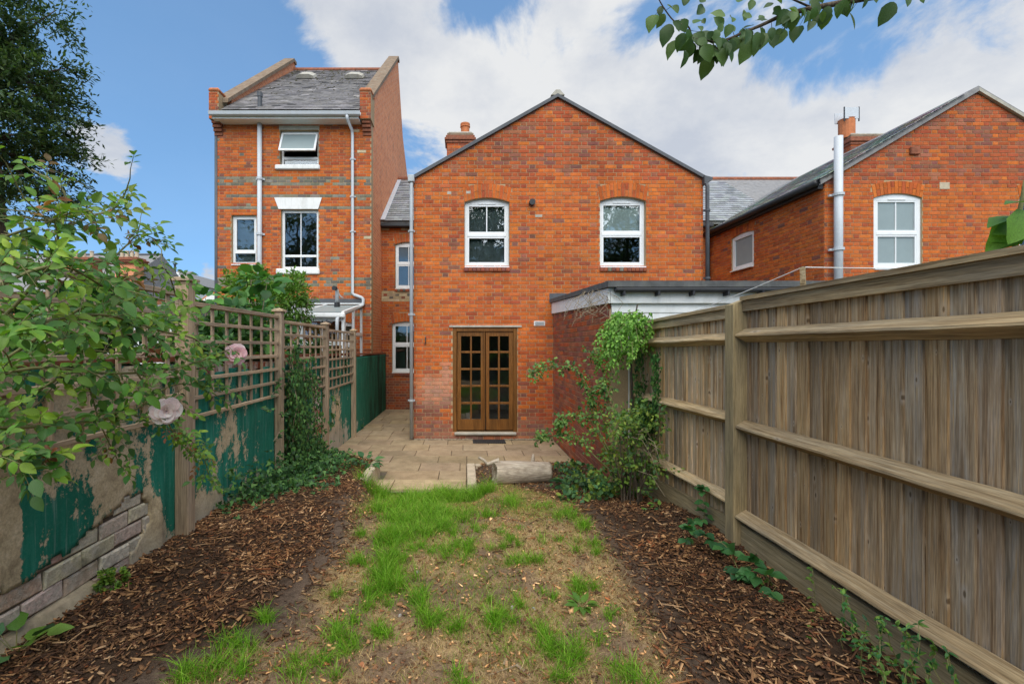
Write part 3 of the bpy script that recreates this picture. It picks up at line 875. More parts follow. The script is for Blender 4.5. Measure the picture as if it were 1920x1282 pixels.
window(house, fB, r2, 'lower white window at the end of the side passage', transom=ZB(646), upper='sash', lower='sash', mull_up=1, mull_lo=1)
fB2 = Frame((0, YB + .002, 0), 0)
wallB2 = wall(house, 'wall', fB2, HR - .1, 5.8, -.1, [(HR - .1, EB), (5.8, EB)], .23, [], MT['mortar'])
lay_bricks(pcs, wallB2, fB2, HR + .3, 5.8, 2.4, [(HR - .1, EB), (5.8, EB)], [], colArch, 'flemish', seed=19)
b = MB(); b.box(PL, 5.8, 19.6, 19.8, -.1, EB); b.build('rear_wall', MT['mortar'], house)
b = MB(); b.box(PL, HL + .5, 15.6, 15.7, -.1, EB); b.build('partition', MT['room'], house)
b = MB(); b.box(PL + .001, HL + .5, 13.43, 15.6, 2.5, 2.7); b.build('upper_floor', MT['room'], house)
RZ, RY = 7.62, 16.5
def range_roof(owner, x0, x1, name='roof'):
    mb = MB(); s = (RZ - EB) / (RY - YB)
    po = [(YB - .16, EB - .16 * s), (RY, RZ), (19.8, EB), (19.8, EB + .1), (RY, RZ + .1), (YB - .16, EB - .16 * s + .1)]
    mb.prism(po, x0, x1, 'x'); return mb.build(name, MT['slate'], owner)
roofB = range_roof(house, PL, 5.8)
slp = Vector((0, RY - YB, RZ - EB)).normalized()
psl = Pieces('slate', 'slates', MT['slate_pale'])
n0 = Vector((0, -slp.z, slp.y))
e0 = Vector((0, YB - .17, EB - .17 * slp.z / slp.y)) + n0 * .088
slates(psl, roofB, e0 + Vector((4.3, 0, 0)), (1, 0, 0), slp, 6, 21, seed=3)
slates(psl, roofB, e0 + Vector((PL + .12, 0, 0)), (1, 0, 0), slp, 5, 21, seed=4)
psl.build(house, 300)
b = MB(); b.tube([(PL, RY, RZ + .07), (5.79, RY, RZ + .07)], .11, 8); b.build('ridge_tile', MT['brickplain'], house)
b = MB(); q0 = e0 + Vector((PL + .01, 0, 0)) + n0 * .03; q1 = q0 + slp * 4.0
b.add([q0, q0 + Vector((.13, 0, 0)), q1 + Vector((.13, 0, 0)), q1, q0 + n0 * .02, q0 + Vector((.13, 0, 0)) + n0 * .02, q1 + Vector((.13, 0, 0)) + n0 * .02, q1 + n0 * .02],
      [(0, 3, 2, 1), (4, 5, 6, 7), (0, 1, 5, 4), (1, 2, 6, 5), (2, 3, 7, 6), (3, 0, 4, 7)]); b.build('roof_flashing', MT['white_pipe'], house)
b = MB(); b.box(PL + .01, HL - .02, YB - .24, YB - .06, EB - .20, EB - .10, bev=.02); b.build('gutter', MT['black'], house)
b = MB(); b.box(HR + .02, 5.79, YB - .24, YB - .06, EB - .20, EB - .10, bev=.02); b.build('gutter', MT['black'], house)
b = MB(); b.box(PL + .01, HL + .4, YB - .06, YB - .02, EB - .20, EB - .02); b.build('fascia', MT['black'], house)

def chimney(owner, pc, cx, cy, w, d, zb, zt, colf, pots, seed):
    """brick stack with corbelled head; pots: [(dx, radius, height)]"""
    mb = MB(); mb.box(cx - w / 2, cx + w / 2, cy - d / 2, cy + d / 2, zb, zt - .30); mb.box(cx - w / 2 + .03, cx + w / 2 - .03, cy - d / 2 + .03, cy + d / 2 - .03, zt - .30, zt - .05)
    st = mb.build('chimney', MT['mortar'], owner)
    fr = Frame((cx - w / 2, cy - d / 2, 0), 0)
    lay_bricks(pc, st, fr, 0, w, zb, [(0, zt - .30), (w, zt - .30)], [], colf, 'flemish', seed=seed)
    frl = Frame((cx - w / 2, cy + d / 2, 0), -90); lay_bricks(pc, st, frl, 0, d, zb, [(0, zt - .30), (d, zt - .30)], [], colf, 'flemish', seed=seed + 1)
    frr = Frame((cx + w / 2, cy - d / 2, 0), 90); lay_bricks(pc, st, frr, 0, d, zb, [(0, zt - .30), (d, zt - .30)], [], colf, 'flemish', seed=seed + 1)
    for i, (o, z) in enumerate(((.035, zt - .33), (.07, zt - .25), (.035, zt - .175), (.0, zt - .10))):
        c = MB(); c.box(cx - w / 2 - o, cx + w / 2 + o, cy - d / 2 - o, cy + d / 2 + o, z, z + .073, bev=.012)
        c.build('corbel_course', MT['brickplain'] if i < 3 else MT['stone_cap'], st)
    c = MB(); c.box(cx - w / 2 + .04, cx + w / 2 - .04, cy - d / 2 + .04, cy + d / 2 - .04, zt - .03, zt + .03, bev=.02); c.build('mortar_flaunching', MT['concrete'], st)
    for (dx, r, h) in pots:
        c = MB(); c.lathe([(r * .95, zt), (r * .95, zt + h * .68), (r * 1.12, zt + h * .70), (r * 1.12, zt + h * .80), (r, zt + h * .82), (r * 1.08, zt + h * .9), (r * 1.08, zt + h), (r * .8, zt + h), (r * .8, zt + h - .08)], cx + dx, cy, 16)
        c.build('chimney_pot', MT['terracotta'], st, smooth=False)
    return st
colCh = lambda u, z, hd, rg: pick(rg, [(RED, 1), (DARK, .8), (ORANGE, .15)])
chimney(house, pcs, XB(863), YB + .4, .76, .5, 5.6, 7.95, colCh, [(.14, .13, .34)], 31)
pcs.build(house, 300)
# ================================================================== THE TALL HOUSE
def lerp_(a, b, t): return a + (b - a) * t
MT['moss'] = mk_plain('moss', (.055, .05, .03), .95, .1, .3, 20)
YT = 11.75; ST = FPX / YT
def XT(px): return (px - VPX) / ST
def ZT(py): return CZ + (VPY - py) / ST
tall = thing('tall_house', (XT(550), YT, 0), 'tall narrow three storey brick house with grey slate roof between parapets', 'house')
pct = Pieces('brick', 'bricks', MT['brick'])
fT = Frame((0, YT, 0), 0)
TL, TR = XT(408), -2.36
ET = ZT(232)
t1 = Op(XT(525), XT(597.5), ZT(310), ZT(244)); t2 = Op(XT(527), XT(597), ZT(504), ZT(393)); t3 = Op(XT(434), XT(481), ZT(495), ZT(403))
topT = [(TL, ET), (TR, ET)]
wallT = wall(tall, 'wall', fT, TL, TR, -.1, topT, .23, [t1, t2, t3], MT['mortar'])
bands = [(340, 2.6), (369, 1.1), (392, 1.1), (530, 2.6), (565, 1.0), (590, 1)]
def colT(u, z, hd, rg):
    for (py, n) in bands:
        zz = ZT(py)
        if abs(z - zz) < .0375 * n:
            if n > 2: return pick(rg, [(GREY, 1), (ORANGE, .12)]) if (abs(z - zz) > .04 or hd) else pick(rg, [(ORANGE, .6), (GREY, .7)])
            return pick(rg, [(GREY, 1), (ORANGE, .08)])
    edge = sm(XT(685), XT(697), u) * .5 + sm(XT(420), XT(410), u) * .4
    up = sm(5.9, 6.6, z) * .15
    return pick(rg, [(ORANGE, .75 - .3 * edge), (RED, .30 + up), (BROWN, .06), (DARK, .03 + .2 * edge), (GREY, .02), (CREAM, .006)])
lay_bricks(pct, wallT, fT, TL, TR, 0, topT, [t1, t2, t3], colT, 'flemish', zlo=1.4, seed=5)
window(tall, fT, t3, 'small white casement with a narrow lower light', transom=ZT(472), upper='sash', lower='plain', fw=.06)
window(tall, fT, t2, 'white four-light window under a white keystone lintel', transom=ZT(479), upper='plain', lower='plain', mull_up=1, mull_lo=1, fw=.065, sill=False)
# top window: fixed frame, lower pane, and the open top-hung casement
f = fT.mb(); w0, w1 = t1.u0, t1.u1
zh = ZT(244) - .002
f.box(w0 + .01, w0 + .06, .09, .16, t1.z0, zh); f.box(w1 - .06, w1 - .01, .09, .16, t1.z0, zh); f.box(w0 + .06, w1 - .06, .09, .16, t1.z0, t1.z0 + .06)
f.box(w0 + .06, w1 - .06, .09, .16, ZT(297), ZT(292)); f.box(w0 + .01, w1 - .01, .088, .162, zh - .07, zh)
tw = f.build('window', MT['upvc'], tall, label='top floor window with its casement propped open')
p = fT.mb(); p.box(w0 + .06, w1 - .06, .12, .124, t1.z0 + .06, ZT(297)); p.build('pane', MT['glass'], tw)
# casement hinged at the head, swung outwards by 24 degrees
ch_, an = ZT(246) - ZT(287), R(24)
hinge = Matrix.Translation((0, YT + .06, ZT(246) - .04)) @ Matrix.Rotation(-an, 4, 'X')
c = MB(hinge); a0, a1, hh = w0 + .03, w1 - .03, ch_ + .02
c.box(a0, a0 + .045, -.02, .02, -hh, 0); c.box(a1 - .045, a1, -.02, .02, -hh, 0); c.box(a0 + .045, a1 - .045, -.02, .02, -hh, -hh + .045); c.box(a0 + .045, a1 - .045, -.02, .02, -.045, 0)
c.build('open_casement', MT['upvc'], tw)
c = MB(hinge); c.box(a0 + .045, a1 - .045, -.003, .003, -hh + .045, -.045); c.build('pane', MT['frosted'], tw)
for (op, hz, nm) in ((t1, .12, 'sill'), (t2, .14, 'sill')):
    s = fT.mb(); s.box(op.u0 - .11, op.u1 + .04, -.07, .10, op.z0 - hz, op.z0 - .002, bev=.02); s.build('stone_sill', MT['white_paint'], tall)
s = fT.mb(); s.prism([(XT(523), ZT(392.5)), (XT(597), ZT(392.5)), (XT(604), ZT(371)), (XT(515), ZT(371))], -.03, .05); s.build('keystone_lintel', MT['white_paint'], tall, label='white painted trapezoid lintel')
s = fT.mb(); s.box(XT(523), XT(599), -.012, .06, ZT(244) + .003, ZT(236), bev=.004); s.build('timber_lintel', MT['concrete'], tall)
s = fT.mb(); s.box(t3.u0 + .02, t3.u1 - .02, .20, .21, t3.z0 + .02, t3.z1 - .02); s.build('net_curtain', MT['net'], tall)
# curtains and things behind the glass
s = MB()
for i in range(9): s.tube([(XT(586) + i * .02, YT + .32 + .02 * math.sin(i * 2.1), ZT(500)), (XT(588) + i * .018, YT + .32 + .02 * math.sin(i * 2.1), ZT(395))], .017, 6)
s.build('curtain', MT['curtain'], tall)
# side and rear walls
RTZ, RTY = ZT(140) , 16.4
kz = 7.75                                # height of the roof plane at the front wall
ridge = 11.42
def mk_brick_far():
    m = M('far_brickwork', .9, .2)
    g = m.node('ShaderNodeNewGeometry'); sp = m.node('ShaderNodeSeparateXYZ'); m.link(g.outputs['Position'], sp.inputs[0])
    cb = m.node('ShaderNodeCombineXYZ'); m.link(m.math('ADD', sp.outputs[1], sp.outputs[0]), cb.inputs[0]); m.link(sp.outputs[2], cb.inputs[1])
    br = m.node('ShaderNodeTexBrick'); m.link(cb.outputs[0], br.inputs['Vector'])
    br.inputs['Scale'].default_value = 1; br.inputs['Brick Width'].default_value = .225; br.inputs['Row Height'].default_value = .075; br.inputs['Mortar Size'].default_value = .006
    br.inputs['Color1'].default_value = (.70, .25, .10, 1); br.inputs['Color2'].default_value = (.56, .17, .07, 1); br.inputs['Mortar'].default_value = (.62, .43, .30, 1)
    n = m.noise(g.outputs['Position'], 3.5, 6, .7); c = m.mix(m.ramp(n, [(.55, 0.0), (.72, .6)]), br.outputs['Color'], (.20, .13, .09))
    m.base(c); return m.m
MT['brick_far'] = mk_brick_far()
sl = (ridge - kz) / (RTY - YT); YE = 19.9
prof = [(YT + .23, -.1), (YE, -.1), (YE, 8.3), (17.75, 9.75), (RTY + .1, ridge + .42), (RTY - .12, ridge + .42), (YT + .23, kz + .30 + .23 * sl)]
b = MB(); b.prism(prof, TR - .24, TR, 'x'); b.build('side_wall', MT['brick_far'], tall)
prof2 = [(YT + .23, -.1), (YE, -.1), (YE, 8.3), (17.75, 9.75), (RTY + .1, ridge + .34), (RTY - .12, ridge + .34), (YT + .23, kz + .22 + .23 * sl)]
b = MB(); b.prism(prof2, TL, TL + .24, 'x'); b.build('side_wall', MT['brick_far'], tall)
b = MB(); b.box(TL + .24, TR - .24, YE - .25, YE, -.1, 8.1); b.build('rear_wall', MT['brick_far'], tall)
for zf in (2.9, 5.4): b = MB(); b.box(TL + .24, TR - .24, YT + .23, YE - .25, zf - .3, zf - .1); b.build('upper_floor', MT['room'], tall)
b = MB(); b.box(TL + .24, TR - .24, YT + 3, YT + 3.1, 2.8, 8.4); b.build('partition', MT['room'], tall)
b = MB(); b.box(TL + .24, TR - .24, YT + .23, YE - .26, 7.55, 7.62); b.build('ceiling', MT['room'], tall)
# parapet copings
for (xa, xb, dz) in ((TR - .29, TR + .05, .42), (TL - .05, TL + .29, .34)):
    b = MB(); z_f = kz + dz - .12 + .23 * sl
    b.prism([(YT - .05, z_f - .28 * sl), (RTY - .12, ridge + dz), (RTY + .1, ridge + dz), (RTY + .1, ridge + dz + .10), (RTY - .14, ridge + dz + .10), (YT - .05, z_f - .28 * sl + .10)], xa, xb, 'x')
    b.build('coping', MT['stone_cap'], tall)
# kneelers: corbelled brick blocks at the front ends of the parapets
for (xa, xb, lab) in ((TL - .10, TL + .14, 0), (TR - .24, TR + .03, 1)):
    zt = 8.15; zk = 7.44
    b = MB(); b.box(xa, xb, YT - .22, YT + .24, zk, zt - .05)
    kn = b.build('parapet_kneeler', MT['mortar'], tall)
    fk = Frame((0, YT - .22, 0), 0); lay_bricks(pct, kn, fk, xa, xb, zk, [(xa, zt - .05), (xb, zt - .05)], [], lambda u, z, hd, rg: pick(rg, [(RED, 1), (ORANGE, .5), (DARK, .5)]), 'flemish', seed=41)
    b = MB(); b.box(xa - .02, xb + .02, YT - .25, YT + .24, zt - .05, zt + .06, bev=.04); b.build('kneeler_cap', MT['terracotta'], kn)
    for i in range(4):
        b = MB(); zz = zk - .085 * (i + 1); b.box(xa + .03, xb - (.03 if lab else -.0), YT - .17 + .045 * i, YT - .002, zz + .004, zz + .083, bev=.008); b.build('corbel_course', MT['brickplain'], kn)
# roof with slates
b = MB(); e = (YT - .30, kz - .30 * sl)
b.prism([e, (RTY, ridge), (17.75, 9.6), (YE, 8.1), (YE, 8.2), (17.75, 9.72), (RTY, ridge + .1), (e[0], e[1] + .1)], TL + .245, TR - .245, 'x'); roofT = b.build('roof', MT['slate'], tall)
pst = Pieces('slate', 'slates', MT['slate'])
s_ = Vector((0, 1, sl)).normalized(); n_ = Vector((0, -s_.z, s_.y))
W = (TR - .245) - (TL + .245)
def slcol(rg, c):
    k = rg.uniform(.75, 1.35)
    if rg.random() < .10 * sm(8.6, 10.2, c.z) + .02: k *= .4
    if rg.random() < .05: k *= 1.5
    return (k * 1.03, k, k * rg.uniform(.97, 1.05))
slates(pst, roofT, Vector((TL + .25, e[0] - .03, e[1] + .1 - .03 * sl)) + n_ * .004, (1, 0, 0), s_, int(W / .225), int(((RTY - e[0]) ** 2 + (ridge - e[1]) ** 2) ** .5 / .165), W / int(W / .225), .165, slcol, 7)
pst.build(tall, 300)
b = MB(); b.tube([(TL + .25, RTY, ridge + .09), (TR - .25, RTY, ridge + .09)], .10, 8); b.build('ridge_tile', MT['brickplain'], tall)
mg = random.Random(77); mv = MB()
for i in range(260):
    t_ = mg.random() ** .6; yy = lerp_(YT + .2, RTY - .15, t_); x = mg.uniform(TL + .35, TR - .35); r = mg.uniform(.015, .055) * (.6 + .6 * t_); zz = kz + (yy - YT) * sl + .12
    mv.add([(x - r, yy, zz), (x, yy - r * .7, zz - r * .4), (x + r, yy, zz), (x, yy + r * .7, zz + r * .6), (x, yy - r * .1, zz + r * .75)], [(0, 1, 4), (1, 2, 4), (2, 3, 4), (3, 0, 4)])
o = mv.build('moss', MT['moss'], tall); o['kind'] = 'stuff'
for (px, py) in ((575, 155), (665, 151)):
    # low curved roof vents lying on the slates
    yy = RTY - 1.35; zz = kz + (yy - YT) * sl + .15; x = (px - VPX) * yy / FPX
    m = Matrix.Translation((x, yy, zz)) @ Matrix.Rotation(math.atan(sl), 4, 'X')
    b = MB(m); b.prism([(-.30, 0), (-.27, .07), (-.14, .12), (.14, .12), (.27, .07), (.30, 0)], -.22, .16); b.build('roof_vent', MT['concrete'], tall, label='low pale curved roof vent')
b = MB(); xx = XT(489); b.tube([(xx, YT - .05, kz - .05), (xx, YT - .05, ZT(184))], .055, 12); b.tube([(xx, YT - .05, ZT(184)), (xx, YT - .05, ZT(176))], .066, 12); b.build('vent_pipe', MT['lead'], tall)
# eaves
b = MB(); b.box(TL + .03, TR - .25, YT - .33, YT - .30, 7.385, 7.475, bev=.006); b.build('fascia', MT['upvc'], tall)
b = MB(); b.box(TL + .03, TR - .25, YT - .298, YT - .002, 7.39, 7.42); b.build('soffit', MT['upvc'], tall)
b = MB()
g0, g1 = TL - .0, TR - .19
gp = [(YT - .335, 7.525), (YT - .345, 7.46), (YT - .385, 7.425), (YT - .425, 7.45), (YT - .445, 7.525), (YT - .43, 7.525), (YT - .41, 7.47), (YT - .385, 7.45), (YT - .355, 7.47), (YT - .35, 7.525)]
b.prism(gp, g0, g1, 'x'); gut = b.build('gutter', MT['white_pipe'], tall)
downpipe(tall, [(XT(489), YT - .07, .3), (XT(489), YT - .07, ZT(233))], .058, MT['white_pipe'], brk=[((XT(489), YT - .07, ZT(y)), .03) for y in (337, 440)], label='pale straight soil pipe left of the windows')
k = .038
downpipe(tall, [(XT(658), YT - .385, 7.44), (XT(658), YT - .385, 7.36), (XT(661), YT - .06, ZT(246)), (XT(662), YT - .06, ZT(256)), (XT(662), YT - .06, ZT(550)), (XT(665), YT - .06, ZT(553)),
                (XT(679), YT - .06, ZT(558)), (XT(682), YT - .06, ZT(561)), (XT(682), YT - .06, ZT(571)), (XT(680), YT - .09, ZT(574)),
                P(637, 593, 9.9), P(632, 597, 9.85), P(632, 640, 9.85)], .038, MT['white_pipe'], brk=[((XT(662), YT - .06, ZT(y)), .022) for y in (300, 370, 435)], label='white downpipe kinked over the lean-to roof')
downpipe(tall, [(TL - .04, YT + .02, .2), (TL - .04, YT + .02, ZT(240))], .045, MT['lead'])
pct.build(tall, 300)

# ------------------------------------------------------------------ glazed lean-to of the tall house
lean = thing('lean_to_conservatory', (-4.0, 10.9, 0), 'white framed glazed lean-to against the tall house behind the trellis', 'conservatory')
LX0, LX1 = XT(545), XT(681); LZ1, LZ0 = ZT(575), ZT(575) - .30; LY = 9.98
b = MB()
sx = (LZ1 - LZ0) / (YT - LY)
def lz(y): return LZ0 + (y - LY) * sx
nr = 3
for i in range(nr):
    x = LX0 + (LX1 - .04 - LX0) * i / (nr - 1)
    b = MB(); b.prism([(LY - .05, lz(LY - .05)), (YT - .002, LZ1), (YT - .002, LZ1 + .06), (LY - .05, lz(LY - .05) + .06)], x - .03, x + .03, 'x'); b.build('rafter', MT['upvc'], lean)
for i in range(nr - 1):
    x0 = LX0 + (LX1 - .04 - LX0) * i / (nr - 1) + .032; x1 = LX0 + (LX1 - .04 - LX0) * (i + 1) / (nr - 1) - .032
    b = MB(); b.prism([(LY - .03, lz(LY - .03) + .03), (YT - .004, LZ1 + .03), (YT - .004, LZ1 + .042), (LY - .03, lz(LY - .03) + .042)], x0, x1, 'x'); b.build('roof_pane', MT['polycarb'] if 'polycarb' in MT else MT['frosted'], lean)
b = MB(); b.box(LX0, LX1, YT - .03, YT - .004, LZ1 + .07, LZ1 + .20); b.build('lead_flashing', MT['lead'], lean)
b = MB(); b.box(LX0, LX1, YT - .05, YT - .003, LZ1 + .062, LZ1 + .068 + .02); b.build('wall_plate', MT['upvc'], lean)
b = MB(); b.box(LX0 - .1, LX1 + .02, LY - .14, LY - .055, lz(LY) - .09, lz(LY) + .01, bev=.02); b.build('gutter', MT['upvc'], lean)
b = MB(); b.box(LX0, LX1, LY - .03, LY + .04, lz(LY) - .16, lz(LY) - .004); b.build('eaves_beam', MT['upvc'], lean)
# front and side frames with panes
def frame_grid(axis, c0, c1, pos, zs, n, par):
    for i in range(n + 1):
        t = c0 + (c1 - c0) * i / n; b = MB()
        top = (lambda y: lz(y) - .01)(t) if axis == 'y' else zs[-1]
        if axis == 'x': b.box(t - .03, t + .03, pos - .03, pos + .03, .0, top)
        else: b.box(pos - .03, pos + .03, t - .03, t + .03, .0, top)
        b.build('mullion', MT['upvc'], par)
    for z in zs[1:-1]:
        b = MB()
        if axis == 'x': b.box(c0, c1, pos - .034, pos + .034, z - .04, z + .04)
        else: b.box(pos - .034, pos + .034, c0, c1, z - .04, z + .04)
        b.build('transom', MT['upvc'], par)
    for i in range(n):
        a, e_ = c0 + (c1 - c0) * i / n + .03, c0 + (c1 - c0) * (i + 1) / n - .03
        for za, zb in zip(zs, zs[1:]):
            b = MB()
            if axis == 'x': b.box(a, e_, pos - .004, pos + .004, za + .03, zb - .03)
            else: b.prism([(a, za + .03), (e_, za + .03), (e_, (zb if zb < zs[-1] else lz(e_)) - .04), (a, (zb if zb < zs[-1] else lz(a)) - .04)], pos - .004, pos + .004, 'x')
            b.build('pane', MT['glass'], par)
frame_grid('x', LX0, LX1 - .04, LY, [1.25, 1.85, lz(LY) - .16], 4, lean)
frame_grid('y', LY + .05, YT - .05, LX1 - .04, [1.40, 2.08, LZ1], 2, lean)
b = MB(); b.box(LX0 - .1, LX1 + .0, LY - .06, LY + .06, 0, 1.22); b.build('dwarf_wall', MT['white_paint'], lean)
b = MB(); b.box(LX1 - .08, LX1 + .02, LY + .08, YT - .01, 0, 1.37); b.build('dwarf_wall', MT['white_paint'], lean)
# boiler flue standing through the lean-to roof
fl = thing('boiler_flue', P(632, 580, 11.2), 'white bent boiler flue with black mouth above the lean-to roof', 'flue')
a = P(632, 572, 11.2); t_ = P(632, 545, 11.2)
b = MB(); b.tube([a - Vector((0, 0, .12)), a + Vector((0, 0, .06))], .07, 12); b.build('flue_collar', MT['black'], fl)
b = MB(); b.tube([a + Vector((0, 0, .04)), t_, t_ + Vector((-.02, -.04, .05)), P(629, 541, 11.1)], .045, 12); b.build('flue_pipe', MT['white_pipe'], fl, smooth=True)
b = MB(); b.tube([P(629, 541, 11.1), P(626, 540, 11.0)], .055, 12); b.build('flue_mouth', MT['black'], fl)
b = MB(); b.tube([P(633, 548, 11.2), P(640, 557, 11.25), P(643, 558, 11.3)], .015, 6); b.build('stay', MT['white_pipe'], fl)
cm = thing('security_camera', P(617, 604, 9.8), 'small dark cylinder camera on the lean-to gutter', 'camera')
b = MB(); b.tube([P(612, 602, 9.75), P(622, 604, 9.85)], .028, 10); b.build('camera_body', MT['lead'], cm); b = MB(); b.tube([P(617, 604, 9.8), P(617, 612, 9.86)], .012, 8); b.build('bracket', MT['black'], cm)
fd = thing('floodlight', P(595, 606, 9.8), 'black wedge floodlight below the lean-to gutter', 'floodlight')
b = MB(); A = P(603, 601, 9.75); Bq = P(602, 614, 9.75); b.add([A, Bq, P(585, 611, 9.75), P(600, 606, 9.75), A + Vector((0, .12, 0)), Bq + Vector((0, .12, 0)), P(585, 611, 9.75) + Vector((0, .12, 0)), P(600, 606, 9.75) + Vector((0, .12, 0))],
   [(0, 1, 2, 3), (7, 6, 5, 4), (0, 4, 5, 1), (1, 5, 6, 2), (2, 6, 7, 3), (3, 7, 4, 0)]); b.build('lamp_body', MT['black'], fd)
b = MB(); b.box(-3.12, -3.06, 9.87, 9.95, 2.18, 2.28); b.build('wall_bracket', MT['black'], fd)
# ================================================================== THE RIGHT-HAND HOUSE
rh = thing('corner_gable_house', (9.9, 9.0, 0), 'orange brick gabled house at the right with white sash window and tall pale pipe', 'house')
pcr = Pieces('brick', 'bricks', MT['brick'])
RL, RA, RAZ = X9(1546), X9(1830), Z9(170)
RR = RA + (RA - RL); RE = Z9(338)
topR = [(RL, RE), (RA, RAZ), (RR, RE)]
q1 = Op(X9(1638), X9(1729), Z9(503), Z9(371), .085, .24); q2 = Op(X9(1911), X9(2000), Z9(503), Z9(371), .085, .24)
wallR = wall(rh, 'wall', fA, RL, RR, -.1, topR, .23, [q1, q2], MT['mortar'])
def colR(u, z, hd, rg):
    up = sm(4.88, 4.96, z); n = .2 * mnoise.noise(Vector((u, z * 1.2, 8.0)))
    return pick(rg, [(ORANGE, .95 * (1 - .82 * up) + n), (RED, .20 + .75 * up), (BROWN, .03 + .3 * up), (DARK, .012 + .10 * up - .02 * n)])
lay_bricks(pcr, wallR, fA, RL, min(RR, X9(1990)), -.02, topR, [q1, q2], colR, 'flemish', zlo=2.0, seed=14)
lay_arch(pcr, wallR, fA, q1, 14, colArch, 5); lay_arch(pcr, wallR, fA, q2, 14, colArch, 6)
wq = window(rh, fA, q1, 'white sliding sash window with frosted panes above the fence', transom=Z9(437), upper='sash', lower='sash', mull_up=1, mull_lo=1, fw=.075, up_pane='frosted', lo_pane='frosted', set_in=.03, vent=True)
window(rh, fA, q2, 'white window cut off by the right picture edge', transom=Z9(437), upper='sash', lower='sash', mull_up=1, mull_lo=1, fw=.075)
v = fA.mb(); v.box(X9(1704), X9(1722), -.05, .0, Z9(291), Z9(277), bev=.012); v.build('vent_brick', MT['brickplain'], rh)
v = fA.mb(); v.box(X9(1761), X9(1780), -.011, .01, Z9(355), Z9(342), bev=.004); v.build('mortar_patch', MT['stone_edge'], wallR)
# left flank wall
fS = Frame((RL, 9.23, 0), -90)            # u runs towards the camera (-Y)
D0 = -(YB - 9.23)
sO = Op(-(12.12 - 9.23), -(11.2 - 9.23), 3.74, 4.58, .05, .2)
topS = [(D0, RE), (0.225, RE)]
wallS = wall(rh, 'wall', fS, D0, 0.0, -.1, [(D0, RE), (0, RE)], .23, [sO], MT['mortar'])
lay_bricks(pcr, wallS, fS, D0, .222, -.02, topS, [sO], lambda u, z, hd, rg: pick(rg, [(ORANGE, 1.1), (RED, .35), (DARK, .06)]), 'flemish', zlo=2.2, seed=15)
lay_arch(pcr, wallS, fS, sO, 13, colArch, 9)
window(rh, fS, sO, 'small white casement window in the flank wall', upper='sash', fw=.06, up_pane='frosted', set_in=.02, sill_out=.06)
b = MB(); b.box(RL + .23, RR, 12.9, 13.0, -.1, RE); b.build('partition', MT['room'], rh)
b = MB(); b.box(RL + .23, RR, 9.23, 12.9, 2.45, 2.6); b.build('upper_floor', MT['room'], rh)
b = MB(); b.box(RR - .2, RR, 9.23, 13.2, -.1, RE); b.build('side_wall', MT['mortar'], rh)
roofR = gable_roof(rh, RL, RR, RA, RE, RAZ, 8.955, 14.5, .12, th=.07)
verge(rh, 9.0, RL, RR, RA, RE, RAZ, .07, (MT['slate'], MT['concrete']), .12)
sr = (RAZ - RE) / (RA - RL); s_ = Vector((1, 0, sr)).normalized(); n_ = Vector((-s_.z, 0, s_.x))
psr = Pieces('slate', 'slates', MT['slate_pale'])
slates(psr, roofR, Vector((RL - .15, 13.3, RE - .15 * sr + .07)) + n_ * .006, (0, -1, 0), s_, 18, 17, .245, .19, lambda rg, c: tuple(k * rg.uniform(1.4, 2.3) for k in (1.0, 1.0, .92)), seed=23)  # tint lifted on this slope to make up for its shade
# gutter, fascia and pipes
b = MB(); b.tube([(RL - .17, 8.98, RE - .055), (RL - .17, 13.15, RE - .055)], .062, 10); b.build('gutter', MT['black'], rh, smooth=True)
b = MB(); b.box(RL - .115, RL - .012, 9.02, 13.15, RE - .16, RE - .06); b.build('fascia', MT['black'], rh)
downpipe(rh, [(RL - .1, YB - .12, 2.4), (RL - .1, YB - .12, RE - .25), (RL - .15, YB - .16, RE - .1)], .036, MT['black'], brk=(), label='black downpipe at the inner corner')
downpipe(rh, [(X9(1562), 8.87, 2.0), (X9(1562), 8.87, Z9(262))], .072, MT['white_pipe'], brk=[((X9(1562), 8.87, Z9(369)), .025), ((X9(1562), 8.87, Z9(470)), .025)], n=16, label='tall pale grey soil pipe rising past the eaves')
# main range roof beyond the party line
fB3 = Frame((0, YB + .002, 0), 0); wallB3 = wall(rh, 'wall', fB3, 5.801, 15, -.1, [(5.801, EB), (15, EB)], .23, [], MT['mortar'])
lay_bricks(pcr, wallB3, fB3, 5.8, RL, 2.4, [(5.8, EB), (RL, EB)], [], colArch, 'flemish', seed=29)
mb = range_roof(rh, 5.801, 15)
slates(psr, mb, e0 + Vector((5.8, 0, 0)), (1, 0, 0), slp, 13, 21, seed=8)
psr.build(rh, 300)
b = MB(); b.tube([(5.8, RY, RZ + .07), (15, RY, RZ + .07)], .11, 8); b.build('ridge_tile', MT['brickplain'], rh)
b = MB(); b.box(5.8, RL - .01, YB - .24, YB - .06, EB - .20, EB - .10, bev=.02); b.build('gutter', MT['black'], rh)
st = chimney(rh, pcr, XB(1648), YB + .6, 1.05, .55, 5.8, ZT(236) + .62, colCh, [], 33)
zt = ZT(236) + .62; cx = XB(1620); cy = YB + .6
b = MB(); b.lathe([(.205, zt - .05), (.205, zt + .50), (.22, zt + .52), (.17, zt + .52)], cx, cy, 16); b.build('chimney_pot', MT['terracotta'], st)
for s in (-1, 1):
    b = MB(); b.box(cx - .21, cx + .21, cy + s * .18 - .008, cy + s * .18 + .008, zt + .48, zt + .80); b.build('cowl_plate', MT['white_pipe'], st)
    b = MB(); b.box(cx + s * .215 - .012, cx + s * .215 + .012, cy - .19, cy - .165, zt + .40, zt + .82); b.build('cowl_strap', MT['black'], st)
pcr.build(rh, 300)

